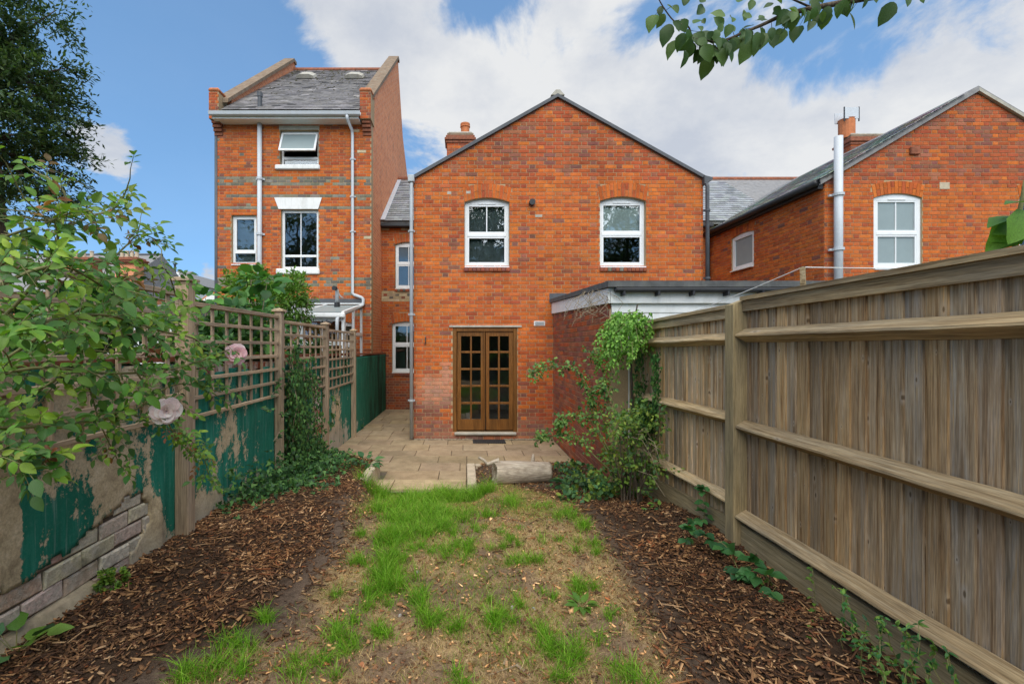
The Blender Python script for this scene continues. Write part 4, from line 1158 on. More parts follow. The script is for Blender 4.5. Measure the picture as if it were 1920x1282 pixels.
# ------------------------------------------------------------------ flat-roofed extension against the gabled house
ex = thing('flat_roof_extension', (2.9, 7.2, 0), 'dark red brick flat roofed extension with white boarded front behind the fence', 'extension')
EXL, EYF, EXR = 1.72, 5.5, 4.5
pce = Pieces('brick', 'bricks', MT['brick'])
fE = Frame((EXL, 8.985, 0), -90)
wE = wall(ex, 'wall', fE, 0, 8.985 - EYF, -.1, [(0, 2.42), (8.985 - EYF, 2.32)], .22, [], MT['mortar'])
def colE(u, z, hd, rg):
    d = sm(1.5, 2.1, z) * .4
    return pick(rg, [(BROWN, 1.0), (RED, .35 - .2 * d), (DARK, .25 + d)])
lay_bricks(pce, wE, fE, 0, 8.985 - EYF, -.02, [(0, 2.41), (8.985 - EYF, 2.31)], [], colE, 'stretcher', seed=51)
pce.build(ex, 300)
b = MB(); b.box(EXL + .22, EXR, EYF, EYF + .2, -.1, 2.25); b.build('front_wall', MT['white_paint'], ex)
for i in range(5):
    b = MB(); z = 1.72 + i * .118; b.prism([(EYF - .022, z), (EYF - .004, z), (EYF - .002, z + .122), (EYF - .010, z + .122)], EXL + .02, EXR, 'x'); b.build('weatherboard', MT['white_paint'], ex)
b = MB(); b.box(EXR - .2, EXR, EYF + .2, 8.98, -.1, 2.3); b.build('side_wall', MT['white_paint'], ex)
b = MB(); zf, zb_ = 2.55, 2.70
b.prism([(EYF - .14, zf - .07), (8.98, zb_ - .07), (8.98, zb_), (EYF - .14, zf)], EXL - .06, EXR + .1, 'x'); b.build('roof', MT['felt'], ex)
b = MB(); b.prism([(EYF - .05, zf - .25), (8.98, zb_ - .28), (8.98, zb_ - .075), (EYF - .05, zf - .075)], EXL - .035, EXL - .008, 'x'); b.build('fascia', MT['white_paint'], ex)
b = MB(); b.box(EXL - .005, EXR, EYF - .06, EYF - .026, zf - .25, zf - .075); b.build('fascia', MT['white_paint'], ex)
b = MB(); b.box(EXL + .02, EXR, EYF - .155, EYF - .062, zf - .13, zf - .075, bev=.02); b.build('gutter', MT['black'], ex)
for i in range(7):
    x = EXL + .12 + i * .4; b = MB(); b.box(x - .012, x + .012, EYF - .165, EYF - .06, zf - .17, zf - .12); b.build('gutter_bracket', MT['black'], ex)
# ================================================================== GROUND
def lerp(a, b, t): return a + (b - a) * t
def nz(x, y, s, o=0.0): return mnoise.noise(Vector((x * s + o, y * s - o, o * .7)))
def gz_flat(x, y):
    t = sm(3.7, 5.8, y); c = lerp(.335, -.06, t)
    l = lerp(.335, .20, sm(3.7, 6.0, y)); l = lerp(l, -.02, sm(6.7, 7.7, y + max(0, x + 1.9) * .6))
    r = lerp(.335, .06, sm(3.7, 6.0, y))
    z = lerp(c, l, sm(-1.0, -1.25, x))
    return lerp(z, r, sm(.05, .35, x))
def gz(x, y):
    return gz_flat(x, y) + .018 * nz(x, y, 2.3, 1.1) + .010 * nz(x, y, 7.0, 4.0) + .004 * nz(x, y, 22., 2.0)
def XLn(y): return lerp(lerp(-1.28, -.86, sm(1.9, 2.5, y)), -1.13, sm(3.3, 5.2, y)) + .06 * nz(0, y, 2.0, 5.0)
def XRn(y): return lerp(lerp(.92, 1.02, sm(2.0, 3.4, y)), .62, sm(4.6, 5.7, y)) + .06 * nz(3, y, 2.0, 7.0)
def lawn_mask(x, y): return min(sm(-.10, .10, x - XLn(y)), sm(-.10, .10, XRn(y) - x)) * sm(6.0, 5.85, y)

b = MB(); b.add([(-300, -300, -.12), (300, -300, -.12), (300, 600, -.12), (-300, 600, -.12)], [(0, 1, 2, 3)])
def mk_far_ground():
    m = M('rough_grass_ground', .95, .1); p = m.coord('pos'); n = m.noise(p, .7, 6, .65); n2 = m.noise(p, 14, 5, .7)
    m.base(m.mix(1.0, m.ramp(n, [(.35, (.085, .10, .030)), (.65, (.15, .13, .065))]), m.ramp(n2, [(.3, .55), (.7, 1.2)]), 'MULTIPLY')); return m.m
MT['far_ground'] = mk_far_ground()
b.build('ground', MT['far_ground'], kind='structure')

def mk_soil():
    m = M('garden_soil', .97, .1); p = m.coord('pos'); t = m.tint()
    n1 = m.noise(p, 24, 6, .7); n2 = m.noise(p, 120, 4, .7); n3 = m.noise(m.coord('pos', (1, .5, 1)), 210, 2, .6)
    c = m.mix(1.0, t, m.ramp(n1, [(.28, .52), (.55, 1.0), (.78, 1.28)]), 'MULTIPLY')
    c = m.mix(1.0, c, m.ramp(n2, [(.3, .6), (.65, 1.2)]), 'MULTIPLY')
    m.base(c); h = m.math('ADD', m.math('MULTIPLY', n1, 1.0), m.math('MULTIPLY', n2, .35)); m.bump(h, .9, .02); return m.m
MT['soil'] = mk_soil()
DARKP = [(.02, 2.72, .16), (.35, 2.95, .14)]
def soil_colour(x, y):
    k = lawn_mask(x, y)
    straw = np.array((.50, .34, .17)); earth = np.array((.25, .165, .10)); mulch = np.array((.085, .052, .032))
    pn = nz(x, y, 2.6, 9.0) * .55 + nz(x, y, 7.5, 3.0) * .45
    q = sm(-.22, .25, pn)
    q *= 1 - .45 * sm(2.35, 2.0, y)
    d = .16 * (nz(x, y, 9, 6.6))
    dp = math.hypot((x - P(850, 1100, 2.72).x) / .17, (y - 2.78) / .12) + d
    q *= sm(.8, 1.25, dp)
    lawn = earth * (1 - q) + straw * q
    edge = np.array((.165, .115, .08))
    bed = mulch * (.8 + .5 * nz(x, y, 3.0, 2.0))
    e = math.exp(-((x - XLn(y) + .10) / .13) ** 2) * .8 + math.exp(-((x - XRn(y) - .10) / .13) ** 2) * .5
    bed = bed * (1 - min(1, e)) + edge * min(1, e)
    if x > .1 and y > 5.6: bed = np.array((.14, .10, .068))
    return bed * (1 - k) + lawn * k
def in_patio(x, y):
    if y > 7.62: return True
    if -1.16 < x < .03 and y > 5.86: return True
    if x >= .03 and y > 6.93: return True
    if x <= -1.16 and y > 6.55 + max(0, -1.2 - x) * 1.0: return True
    return False
def build_soil():
    st = .024
    xs = np.arange(-2.27, 2.1, st); ys = np.concatenate([np.arange(-1.4, 1.2, .08), np.arange(1.2, 4.2, st), np.arange(4.2, 7.7, st * 1.6)])
    nx, ny = len(xs), len(ys); V = np.zeros((nx * ny, 3)); C = np.zeros((nx * ny, 3))
    for j, y in enumerate(ys):
        for i, x in enumerate(xs):
            V[j * nx + i] = (x, y, gz(x, y)); C[j * nx + i] = soil_colour(x, y)
    F = []
    for j in range(ny - 1):
        for i in range(nx - 1):
            if in_patio((xs[i] + xs[i + 1]) / 2, (ys[j] + ys[j + 1]) / 2): continue
            F.append((j * nx + i, j * nx + i + 1, (j + 1) * nx + i + 1, (j + 1) * nx + i))
    link('garden_soil', mesh_np('garden_soil', V, np.array(F), C, True), MT['soil'], (0, 0, 0), kind='structure')
build_soil()

# ------------------------------------------------------------------ patio
def mk_slab():
    m = M('paving', .9, .2); p = m.coord('pos'); t = m.tint(); n1 = m.noise(p, 5, 6, .65); n2 = m.noise(p, 60, 4, .6); n3 = m.noise(p, 1.3, 4, .6)
    c = m.mix(1.0, t, m.ramp(n1, [(.3, (.72, .70, .66)), (.65, (1.1, 1.1, 1.08))]), 'MULTIPLY')
    c = m.mix(1.0, c, m.ramp(n2, [(.3, .78), (.7, 1.1)]), 'MULTIPLY')
    c = m.mix(m.ramp(n3, [(.5, 0.0), (.72, .45)]), c, (.15, .125, .075))
    m.base(c); m.bump(n2, .35, .004); return m.m
MT['slab'] = mk_slab()
MT['joint'] = mk_mortar('joint_sand', (.13, .105, .075), (.22, .18, .125))
b = MB(); b.add([(-2.3, 5.75, -.018), (1.75, 5.75, -.018), (1.75, 9.0, -.018), (-2.3, 9.0, -.018), (-2.3, 13.2, -.018), (-.95, 13.2, -.018), (-.95, 9.0, -.018)], [(0, 1, 2, 3), (3, 6, 5, 4)])
patio = b.build('patio', MT['joint'], kind='structure', at=(0, 8, 0))
psb = Pieces('paving_slab', 'paving_slabs', MT['slab'])
rg = random.Random(3)
def slab(x0, x1, y0, y1, z=0.0, light=1.0):
    if x1 - x0 < .06 or y1 - y0 < .06: return
    vs_, fs = bevbox(-(x1 - x0) / 2 + .004, (x1 - x0) / 2 - .004, -(y1 - y0) / 2 + .004, (y1 - y0) / 2 - .004, -.04, 0, .006)
    k = rg.uniform(.86, 1.14) * light
    col = (.37 * k, .275 * k * rg.uniform(.97, 1.02), .175 * k * rg.uniform(.92, 1.04))
    m = Matrix.Translation(((x0 + x1) / 2, (y0 + y1) / 2, z + rg.uniform(-.003, .003))) @ Euler((rg.uniform(-.004, .004), rg.uniform(-.004, .004), 0)).to_matrix().to_4x4()
    psb.add(vs_, fs, m, col, patio, ('slab', round(x1 - x0, 3), round(y1 - y0, 3)))
y = 6.22; k = 0
while y < 13.15:
    h = (.46, .46, .46, .40, .46)[k % 5]; x = -2.2 - rg.uniform(0, .45); y1 = min(y + h, 13.18)
    xmax = (.03 if y < 6.85 else 1.70) if y < 8.9 else -1.0
    if y < 6.9 <= y1 and y < 6.85: xmax = .03
    while x < xmax - .02:
        w = rg.choice((.45, .60, .60, .75)); x0, x1 = max(x, -2.24), min(x + w, xmax)
        if y < 6.4: x0 = max(x0, -1.16)
        y0c = y
        ye = y1
        if y < 8.9 and x1 > -.98: ye = min(y1, 8.86)
        if ye - y0c > .08 and x1 - x0 > .08: slab(x0, x1, y0c, ye)
        x += w
    y += h; k += 1
for (a, bq) in ((-1.18, -.93), (-.93, .02)): slab(a, bq, 5.80, 6.215, .012, 1.35)
psb.build(patio, 300)
# pebbles in the strip at the foot of the house wall
def pebble_strip(name, boxes, n, col, label, size=(.008, .02), seed=4):
    g = np.random.default_rng(seed); V, F, C = [], [], []
    for _ in range(n):
        bx = boxes[g.integers(len(boxes))]; x, y = g.uniform(bx[0], bx[1]), g.uniform(bx[2], bx[3]); r = g.uniform(*size)
        bi = len(V); rz = g.uniform(.5, .8)
        pts = [(1, 0, 0), (0, 1, 0), (-1, 0, 0), (0, -1, 0), (.0, 0, rz), (0, 0, -rz)]
        a = g.uniform(0, 6.3); k = g.uniform(.6, 1.3)
        for (px, py, pz) in pts:
            V.append((x + r * (px * math.cos(a) - py * math.sin(a)), y + r * .8 * (px * math.sin(a) + py * math.cos(a)), bx[4] + r * pz + r * .3)); C.append(tuple(c * k for c in col))
        F += [(bi, bi + 1, bi + 4), (bi + 1, bi + 2, bi + 4), (bi + 2, bi + 3, bi + 4), (bi + 3, bi, bi + 4)]
    o = link(name, mesh_np(name, V, np.array(F), C, True), MT['pebble'], (0, 0, 0), kind='stuff', label=label, cat='gravel')
MT['pebble'] = mk_plain('pebble', (1, 1, 1), .85, .3, .15, 30)
pebble_strip('gravel_strip', [(-.97, .16, 8.87, 8.99, -.005), (.75, 1.7, 8.87, 8.99, -.005)], 900, (.27, .21, .14), 'narrow strip of small gravel along the foot of the house wall')

# drain grate / boot mat in front of the doors
gr = thing('boot_grate', (X9(916), 8.72, 0), 'black ribbed grate lying on the paving below the French doors', 'grate')
gx0, gx1 = X9(886), X9(945)
b = MB(); b.box(gx0, gx1, 8.55, 8.86, .002, .008); b.build('grate_base', MT['black'], gr)
for i in range(15):
    x = gx0 + .02 + i * (gx1 - gx0 - .04) / 14; b = MB(); b.box(x - .007, x + .007, 8.56, 8.85, .008, .017); b.build('grate_bar', MT['black'], gr)

# edging of the log bed and of the raised bed
ed = thing('bed_edging', (.09, 6.4, 0), 'pale concrete edging stones around the log bed', 'edging')
for (x0, x1, y0, y1) in ((.035, .155, 5.92, 6.42), (.035, .155, 6.425, 6.945)):
    b = MB(); b.box(x0, x1, y0, y1, -.08, .045, bev=.01); b.build('edging_stone', MT['stone_edge'], ed)
for i in range(3):
    b = MB(); x0 = .16 + i * .53; b.box(x0, min(x0 + .525, 1.715), 6.86, 6.945, -.08, .04, bev=.01); b.build('edging_stone', MT['stone_edge'], ed)
rb = thing('raised_bed_kerb', (-1.2, 6.0, 0), 'pale stone kerb holding the raised mulch bed beside the patio', 'kerb')
for (y0, y1) in ((5.55, 5.97), (5.975, 6.42)):
    b = MB(); b.box(-1.27, -1.165, y0, y1, -.06, .215, bev=.012); b.build('kerb_stone', MT['stone_edge'], rb)
for (xa, ya, xb_, yb) in ((-1.30, 6.50, -1.62, 6.98), (-1.64, 7.0, -2.16, 7.50)):
    d = Vector((xb_ - xa, yb - ya, 0)); m = Matrix.Translation((xa, ya, 0)) @ Matrix.Rotation(math.atan2(d.y, d.x), 4, 'Z')
    b = MB(m); b.box(0, d.length, -.05, .05, -.06, .10, bev=.012); b.build('kerb_stone', MT['stone_edge'], rb)

# ------------------------------------------------------------------ log
def mk_log():
    m = M('bleached_log', .9, .2); v = m.coord('obj', (.10, 1, 1)); n = m.noise(v, 16, 6, .7, .6); n2 = m.noise(v, 60, 3, .6); n3 = m.noise(m.coord('obj'), 6, 4, .6)
    c = m.ramp(n, [(.28, (.11, .08, .055)), (.38, (.34, .27, .20)), (.52, (.48, .395, .30)), (.72, (.62, .53, .42))])
    c = m.mix(1.0, c, m.ramp(n2, [(.3, .7), (.6, 1.05)]), 'MULTIPLY'); c = m.mix(m.ramp(n3, [(.55, 0.0), (.75, .5)]), c, (.22, .165, .12))
    m.base(c); m.bump(n, .8, .02); return m.m
MT['log'] = mk_log()
lg = thing('log', (.75, 5.95, .08), 'bleached cut log with a forked stub lying on the soil bed', 'log')
A, Bq = P(926, 889, 5.88), P(1030, 880, 6.0)
ax = (Bq - A); Lg = ax.length; rotz = math.atan2(ax.y, ax.x); 
NL, NA = 26, 40; vs_, fs = [], []
for i in range(NL + 1):
    t = i / NL; r0 = lerp(.145, .130, t)
    for k in range(NA):
        a = 2 * math.pi * k / NA
        e_ = 0
        r = r0 * (1 + .07 * mnoise.noise(Vector((math.cos(a) * 1.2, math.sin(a) * 1.2, t * 1.5))) + .05 * mnoise.noise(Vector((math.cos(a) * 5, math.sin(a) * 5, t * 2.5))))
        xe = (t - .5) * Lg + (.025 * mnoise.noise(Vector((math.cos(a) * 2, math.sin(a) * 2, 7 + t))) if i in (0, NL) else 0)
        vs_.append((xe, r * math.cos(a), r * math.sin(a)))
for i in range(NL):
    for k in range(NA): fs.append((i * NA + k, (i + 1) * NA + k, (i + 1) * NA + (k + 1) % NA, i * NA + (k + 1) % NA))
b0 = len(vs_)
for e, s in ((0, 1), (NL, -1)):
    for rr, dx in ((.86, .012), (.45, .03), (0.02, .035)):
        for k in range(NA):
            v0 = vs_[e * NA + k]; vs_.append((v0[0] + s * dx, v0[1] * rr, v0[2] * rr))
for q, e in enumerate((0, NL)):
    rings = [e * NA] + [b0 + q * 3 * NA + j * NA for j in range(3)]
    for r0, r1 in zip(rings, rings[1:]):
        for k in range(NA):
            f = (r0 + k, r0 + (k + 1) % NA, r1 + (k + 1) % NA, r1 + k); fs.append(f if q == 0 else f[::-1])
    f = tuple(rings[-1] + k for k in range(NA)); fs.append(f if q == 0 else f[::-1])
mid = (A + Bq) / 2; gzm = gz(mid.x, mid.y); mid.z = gzm + .118
mt = Matrix.Translation(mid) @ Matrix.Rotation(rotz, 4, 'Z') @ Matrix.Rotation(R(1.5), 4, 'Y')
b = MB(mt); b.add(vs_, fs); b.build('trunk', MT['log'], lg, smooth=True)
base = mt @ Vector((-Lg / 2 + .04, -.02, .09))
b = MB(); pts = [base - Vector((.0, 0, .05)), base + Vector((-.0, -.0, .08)), P(915, 870, 5.85), P(908, 863, 5.9), P(898, 857, 5.95)]
b.tube(pts, [.045, .034, .024, .019, .018], 9); b.build('branch_stub', MT['log'], lg, smooth=True)
base = mt @ Vector((Lg * .22, .06, .09)); b = MB(); b.tube([base, base + Vector((.01, .05, .08)), base + Vector((.02, .07, .11))], [.03, .02, .012], 8); b.build('branch_stub', MT['log'], lg, smooth=True)

# ================================================================== LEFT GARDEN WALL
WX, WTOP = -2.25, 1.62
lw = thing('garden_wall', (WX, 5, 0), 'old brick garden wall with peeling green painted render along the left', 'wall')
def wtop(y): return lerp(1.70, 1.56, (y - 1.0) / 9.0) if y < 10 else 1.56
fW = Frame((WX, 0, 0), 90)             # u = Y, faces +X
core = wall(lw, 'brick_core', fW, -1.4, 13.18, -.15, [(-1.4, wtop(-1.4)), (9.9, wtop(9.9)), (13.18, 1.56)], .22, [], mk_mortar('crumbled_mortar_core', (.07, .05, .036), (.19, .145, .10)))
b = MB()
b = MB(); b.prism([(-1.4, wtop(-1.4)), (13.18, 1.56), (13.18, 1.60), (-1.4, wtop(-1.4) + .04)], WX - .235, WX + .02, 'x'); b.build('coping', MT['brickplain'], lw)
expo1 = [(2.05, .655), (2.37, .60), (2.57, .645), (2.714, .675), (2.9, .73), (3.077, .79), (3.20, .78), (3.27, .70), (3.28, .62), (3.22, .52), (3.12, .40), (3.08, .25), (2.05, .25)]
def in_poly(p, poly):
    c = False; n = len(poly)
    for i in range(n):
        a, b2 = poly[i], poly[(i + 1) % n]
        if (a[1] > p[1]) != (b2[1] > p[1]) and p[0] < (b2[0] - a[0]) * (p[1] - a[1]) / (b2[1] - a[1]) + a[0]: c = not c
    return c
def exposed(y, z):
    y2 = y + .045 * nz(y, z, 6, 2.2); z2 = z + .03 * nz(y, z, 9, 5.1)
    if in_poly((y2, z2), expo1): return True
    c = 7.02 + .10 * nz(0, z, 2.2, 3); w = .27 - .12 * z / 1.3 + .10 * nz(1, z, 3, 8)
    if abs(y2 - c) < w and z < 1.28: return True
    if z > wtop(y) - .07 - .05 * nz(y, 0, 1.7, 4) and 3.9 < y < 6.6: return True       # brick top course left bare
    return False
def mk_old_brick():
    m = M('limewashed_brick', .95, .15); p = m.coord('pos'); t = m.tint(); n1 = m.noise(p, 40, 6, .72); n2 = m.noise(p, 9, 6, .7, .4); n3 = m.noise(p, 5, 4, .6)
    c = m.mix(1.0, t, m.ramp(n1, [(.28, .5), (.6, 1.12)]), 'MULTIPLY')
    c = m.mix(m.ramp(n2, [(.44, 0.0), (.58, .75)]), c, m.ramp(n1, [(.3, (.38, .32, .24)), (.7, (.60, .54, .44))]))
    c = m.mix(m.ramp(n3, [(.58, 0.0), (.68, .6)]), c, (.14, .115, .07))
    m.base(c); m.bump(n1, .9, .012); return m.m
pw = Pieces('brick', 'bricks', mk_old_brick())
MT['gap'] = mk_mortar('crumbled_mortar', (.075, .055, .04), (.17, .13, .09))
PALE = [(.62, .48, .36), (.58, .38, .29), (.68, .58, .44), (.55, .46, .34)]
def colW(u, z, hd, rg):
    if z > 1.4: return pick(rg, [(BROWN, .8), (PALE, .3), (DARK, .3)])
    if u < 4: return pick(rg, [(PALE, 1)]) if z < .62 else pick(rg, [(PALE, .6), ([(.42, .20, .15), (.46, .25, .19)], .7)])
    return pick(rg, [(PALE, .8), (BROWN, .7), (DARK, .3)])
lay_bricks(pw, core, fW, 1.6, 7.6, -.02, [(1.6, wtop(1.6)), (7.6, wtop(7.6))], [], colW, 'stretcher', keep=lambda u, z: exposed(u, z) or exposed(u + .1, z) or exposed(u - .1, z) or exposed(u, z - .04) or exposed(u, z + .04), course=.104, seed=61, proud=.016, jit=4.0, L=.24)
pw.build(lw, 300)
def mk_render():
    m = M('peeling_green_render', .85, .25); 
    p = m.coord('pos', (0, 1, 1)); pv = m.coord('pos', (0, 1, .30))
    g = m.node('ShaderNodeNewGeometry'); sp = m.node('ShaderNodeSeparateXYZ'); m.link(g.outputs['Position'], sp.inputs[0]); yy, zz = sp.outputs[1], sp.outputs[2]
    n1 = m.noise(pv, 2.6, 7, .62, .5); n2 = m.noise(p, 8, 7, .72, .3); n3 = m.noise(m.coord('pos', (0, 1, .10)), 16, 4, .6); n4 = m.noise(p, 70, 4, .7); n5 = m.noise(p, 1.3, 5, .6)
    n6 = m.noise(p, 38, 5, .75)
    s = m.math('ADD', m.math('ADD', m.math('MULTIPLY', n1, .52), m.math('MULTIPLY', n2, .36)), m.math('MULTIPLY', n6, .18))
    # the near stretch has lost more of its paint than the far one; the foot of the wall is bare
    far = m.ramp(m.math('DIVIDE', yy, 14.0), [(.12, .0), (.22, .02), (.27, .075), (.42, .085), (.60, .06), (.66, .18), (.9, .24)])
    s = m.math('SUBTRACT', s, m.math('MULTIPLY', far, .9))
    s = m.math('ADD', s, m.math('MULTIPLY', m.ramp(zz, [(.22, 1.0), (.50, 0.0)]), .10))
    def bump2(y0, z0, sy, sz, w):
        a = m.math('POWER', m.math('DIVIDE', m.math('SUBTRACT', yy, y0), sy), 2.0); b2 = m.math('POWER', m.math('DIVIDE', m.math('SUBTRACT', zz, z0), sz), 2.0)
        return m.math('MULTIPLY', m.math('POWER', 2.718, m.math('MULTIPLY', m.math('ADD', a, b2), -1.0)), w)
    # where the coat has fallen off and where it still holds
    for q in ((2.92, 1.02, .26, .26, .16), (3.33, .52, .13, .22, .22), (2.5, .85, .17, .30, -.10), (3.5, .85, .14, .35, -.12), (2.9, 1.5, .6, .2, .10), (3.9, .45, .30, .12, .12), (4.4, .95, .10, .40, .07), (8.2, .75, .40, .45, .12), (4.75, 1.1, .08, .5, .06), (5.0, .7, .10, .3, .05)):
        s = m.math('ADD', s, bump2(*q))
    bare = m.ramp(s, [(.522, 0.0), (.545, 1.0)])
    green = m.ramp(n3, [(.3, (.010, .125, .075)), (.55, (.018, .21, .135)), (.75, (.07, .30, .205))])
    green = m.mix(m.ramp(n5, [(.35, .0), (.65, .8)]), green, (.010, .13, .08))
    streak = m.noise(m.coord('pos', (0, 1, .05)), 26, 5, .7)
    green = m.mix(m.ramp(n6, [(.5, 0.0), (.75, .35)]), green, (.10, .27, .20))
    green = m.mix(m.ramp(streak, [(.56, 0.0), (.70, .55)]), green, (.30, .38, .33))
    ren = m.ramp(n2, [(.28, (.26, .19, .11)), (.5, (.54, .415, .25)), (.72, (.66, .54, .36))])
    ren = m.mix(1.0, ren, m.ramp(n4, [(.3, .68), (.65, 1.12)]), 'MULTIPLY')
    ren = m.mix(m.ramp(zz, [(.25, .75), (.55, 0.0)]), ren, m.ramp(n1, [(.35, (.20, .18, .13)), (.7, (.46, .44, .38))]))
    # unpainted concrete pier at the near end
    pier = m.math('LESS_THAN', yy, m.math('ADD', 2.335, m.math('MULTIPLY', m.math('SUBTRACT', n2, .5), .10)))
    bare = m.math('MAXIMUM', bare, pier)
    c = m.mix(bare, green, ren)
    far_dark = m.math('MULTIPLY', m.ramp(m.math('DIVIDE', yy, 14.0), [(.70, 0.0), (.82, 1.0)]), m.ramp(n1, [(.40, 0.0), (.62, .9)]))  # coat turns darker in patches towards the passage end
    c = m.mix(far_dark, c, (.006, .022, .016))
    m.base(c); h = m.math('ADD', m.math('MULTIPLY', bare, -.5), m.math('MULTIPLY', n4, .35)); m.bump(h, .7, .008); return m.m
MT['render'] = mk_render()
def build_render():
    st = .026; ys = np.concatenate([np.arange(-1.38, 1.2, .09), np.arange(1.2, 4.6, st), np.arange(4.6, 8, st * 1.5), np.arange(8, 13.17, .09)]); zs = np.arange(-.05, 1.76, st)
    nx, nzc = len(ys), len(zs)
    V = []; idx = {}
    def vid(i, j, layer):
        k = (i, j, layer)
        if k not in idx:
            y, z = ys[i], min(zs[j], wtop(ys[i]) - .002)
            d = .020 + .006 * nz(y, z, 2.0, 1.0) + .003 * nz(y, z, 9.0, 3.0) if layer == 0 else -.002
            if layer == 0 and 3.0 < y < 3.9: d += .035 * math.exp(-((y - 3.36) / .07) ** 2) * sm(.95, .6, z)       # render bellying out beside the hole
            jy = .010 * nz(y, z, 30, 7) ; jz = .010 * nz(y, z, 30, 11)
            idx[k] = len(V); V.append((WX + d, y + jy, z + jz))
        return idx[k]
    cell = np.zeros((nx - 1, nzc - 1), bool)
    for i in range(nx - 1):
        for j in range(nzc - 1):
            y, z = (ys[i] + ys[i + 1]) / 2, (zs[j] + zs[j + 1]) / 2
            cell[i, j] = (zs[j] < wtop(y) - .01) and not exposed(y, z)
    F = []
    for i in range(nx - 1):
        for j in range(nzc - 1):
            if not cell[i, j]: continue
            F.append((vid(i, j, 0), vid(i + 1, j, 0), vid(i + 1, j + 1, 0), vid(i, j + 1, 0)))
            for (di, dj, a, c) in ((-1, 0, (i, j), (i, j + 1)), (1, 0, (i + 1, j + 1), (i + 1, j)), (0, -1, (i + 1, j), (i, j)), (0, 1, (i, j + 1), (i + 1, j + 1))):
                p, q = i + di, j + dj
                if not (0 <= p < nx - 1 and 0 <= q < nzc - 1) or not cell[p, q]:
                    F.append((vid(*a, 0), vid(*c, 0), vid(*c, 1), vid(*a, 1)))
    V = np.array(V) - np.array((WX, 5, 0))
    link('render_coat', mesh_np('render_coat', V, np.array(F), None, True), MT['render'], (WX, 5, 0), lw)
build_render()
# broken lump of footing concrete below the bare bricks
vs_, fs = [], []
n = 26
for i in range(n):
    y = lerp(1.7, 2.98, i / (n - 1)); w = .10 + .035 * nz(y, 0, 4, 3); h = .40 + .05 * nz(y, 1, 3, 4) - .04 * (i / n); h -= .10 * sm(2.75, 2.98, y)
    for (dx, z) in ((-.02, h + .02), (w * .5, h + .015 * nz(y, 5, 9)), (w, h - .06), (w + .03, h - .2)): vs_.append((WX + dx, y, z))
for i in range(n - 1):
    for k in range(3): fs.append((i * 4 + k, i * 4 + k + 1, (i + 1) * 4 + k + 1, (i + 1) * 4 + k))
fs.append((3, 2, 1, 0)); fs.append(tuple((n - 1) * 4 + k for k in range(4)))
b = MB(); b.add(vs_, fs); b.build('footing', mk_plain('mossy_footing', (.34, .27, .18), .95, .15, .4, 11, (.12, .11, .06), .7), lw)

# ------------------------------------------------------------------ trellis on posts in front of the wall
TX = -2.19
def trellis_panel(y0, y1, zt, zb_, label):
    t = thing('trellis', (TX, y0, zb_), label, 'trellis', 'trellis panels along the left wall')
    nr = 7; H = (zt - zb_)
    for i in range(nr):
        z = zb_ + H * i / (nr - 1); d = 0.0
        if i == nr - 1:
            b = MB(); b.box(TX - .022, TX + .024, y0 + .04, y1 - .04, z - .018, z + .02, bev=.004)
        else:
            b = MB(); b.box(TX + .0, TX + .02, y0 + .04, y1 - .04, z - .016, z + .016, bev=.003)
        o = b.build('rail', MT['trellis_h'], t); k = rng.uniform(.85, 1.12); o.color = (k, k, k, 1)
    nvt = 7
    for i in range(nvt):
        y = y0 + (y1 - y0) * (i + .75) / (nvt + .5); b = MB(); b.box(TX - .020, TX - .001, y - .017, y + .017, zb_ - .03, zt - .02, bev=.003)
        o = b.build('slat', MT['trellis_v'], t); k = rng.uniform(.82, 1.1); o.color = (k, k, k, 1)
PY = [3.62, 5.46, 7.29, 9.12]
trellis_panel(1.79, 3.62, 2.195, 1.27, 'trellis panel nearest the camera, largely hidden by the rose')
trellis_panel(3.62, 5.46, 2.135, 1.225, 'long open trellis panel behind the upper pink rose')
trellis_panel(5.46, 7.29, 2.085, 1.175, 'trellis panel with ivy hanging through it')
trellis_panel(7.29, 9.12, 2.045, 1.105, 'last trellis panel, at the start of the side passage')
plab = ['thick trellis post with a flat cap beside the pale rose', 'trellis post between the open panel and the ivy', 'trellis post beside the bare brick patch', 'last trellis post on the patio edge']
for y, zt, lab in zip(PY, (2.30, 2.20, 2.13, 2.09), plab):
    w = .052 if y < 4 else .042
    zg = gz(TX, y) if y < 7.5 else 0.0
    t = thing('trellis_post', (TX + .01, y, zg), lab, 'post', 'posts carrying the trellis')
    b = MB(); b.box(TX - w + .01, TX + w + .01, y - w, y + w, zg - .1, zt, bev=.006); b.build('shaft', MT['trellis_v'], t)
    b = MB(); c = w + .022; b.add([(TX + .01 - c, y - c, zt), (TX + .01 + c, y - c, zt), (TX + .01 + c, y + c, zt), (TX + .01 - c, y + c, zt), (TX + .01 - c, y - c, zt + .02), (TX + .01 + c, y - c, zt + .02), (TX + .01 + c, y + c, zt + .02), (TX + .01 - c, y + c, zt + .02), (TX + .01, y, zt + .045)],
        [(0, 3, 2, 1), (0, 1, 5, 4), (1, 2, 6, 5), (2, 3, 7, 6), (3, 0, 4, 7), (4, 5, 8), (5, 6, 8), (6, 7, 8), (7, 4, 8)]); b.build('cap', MT['trellis_h'], t)

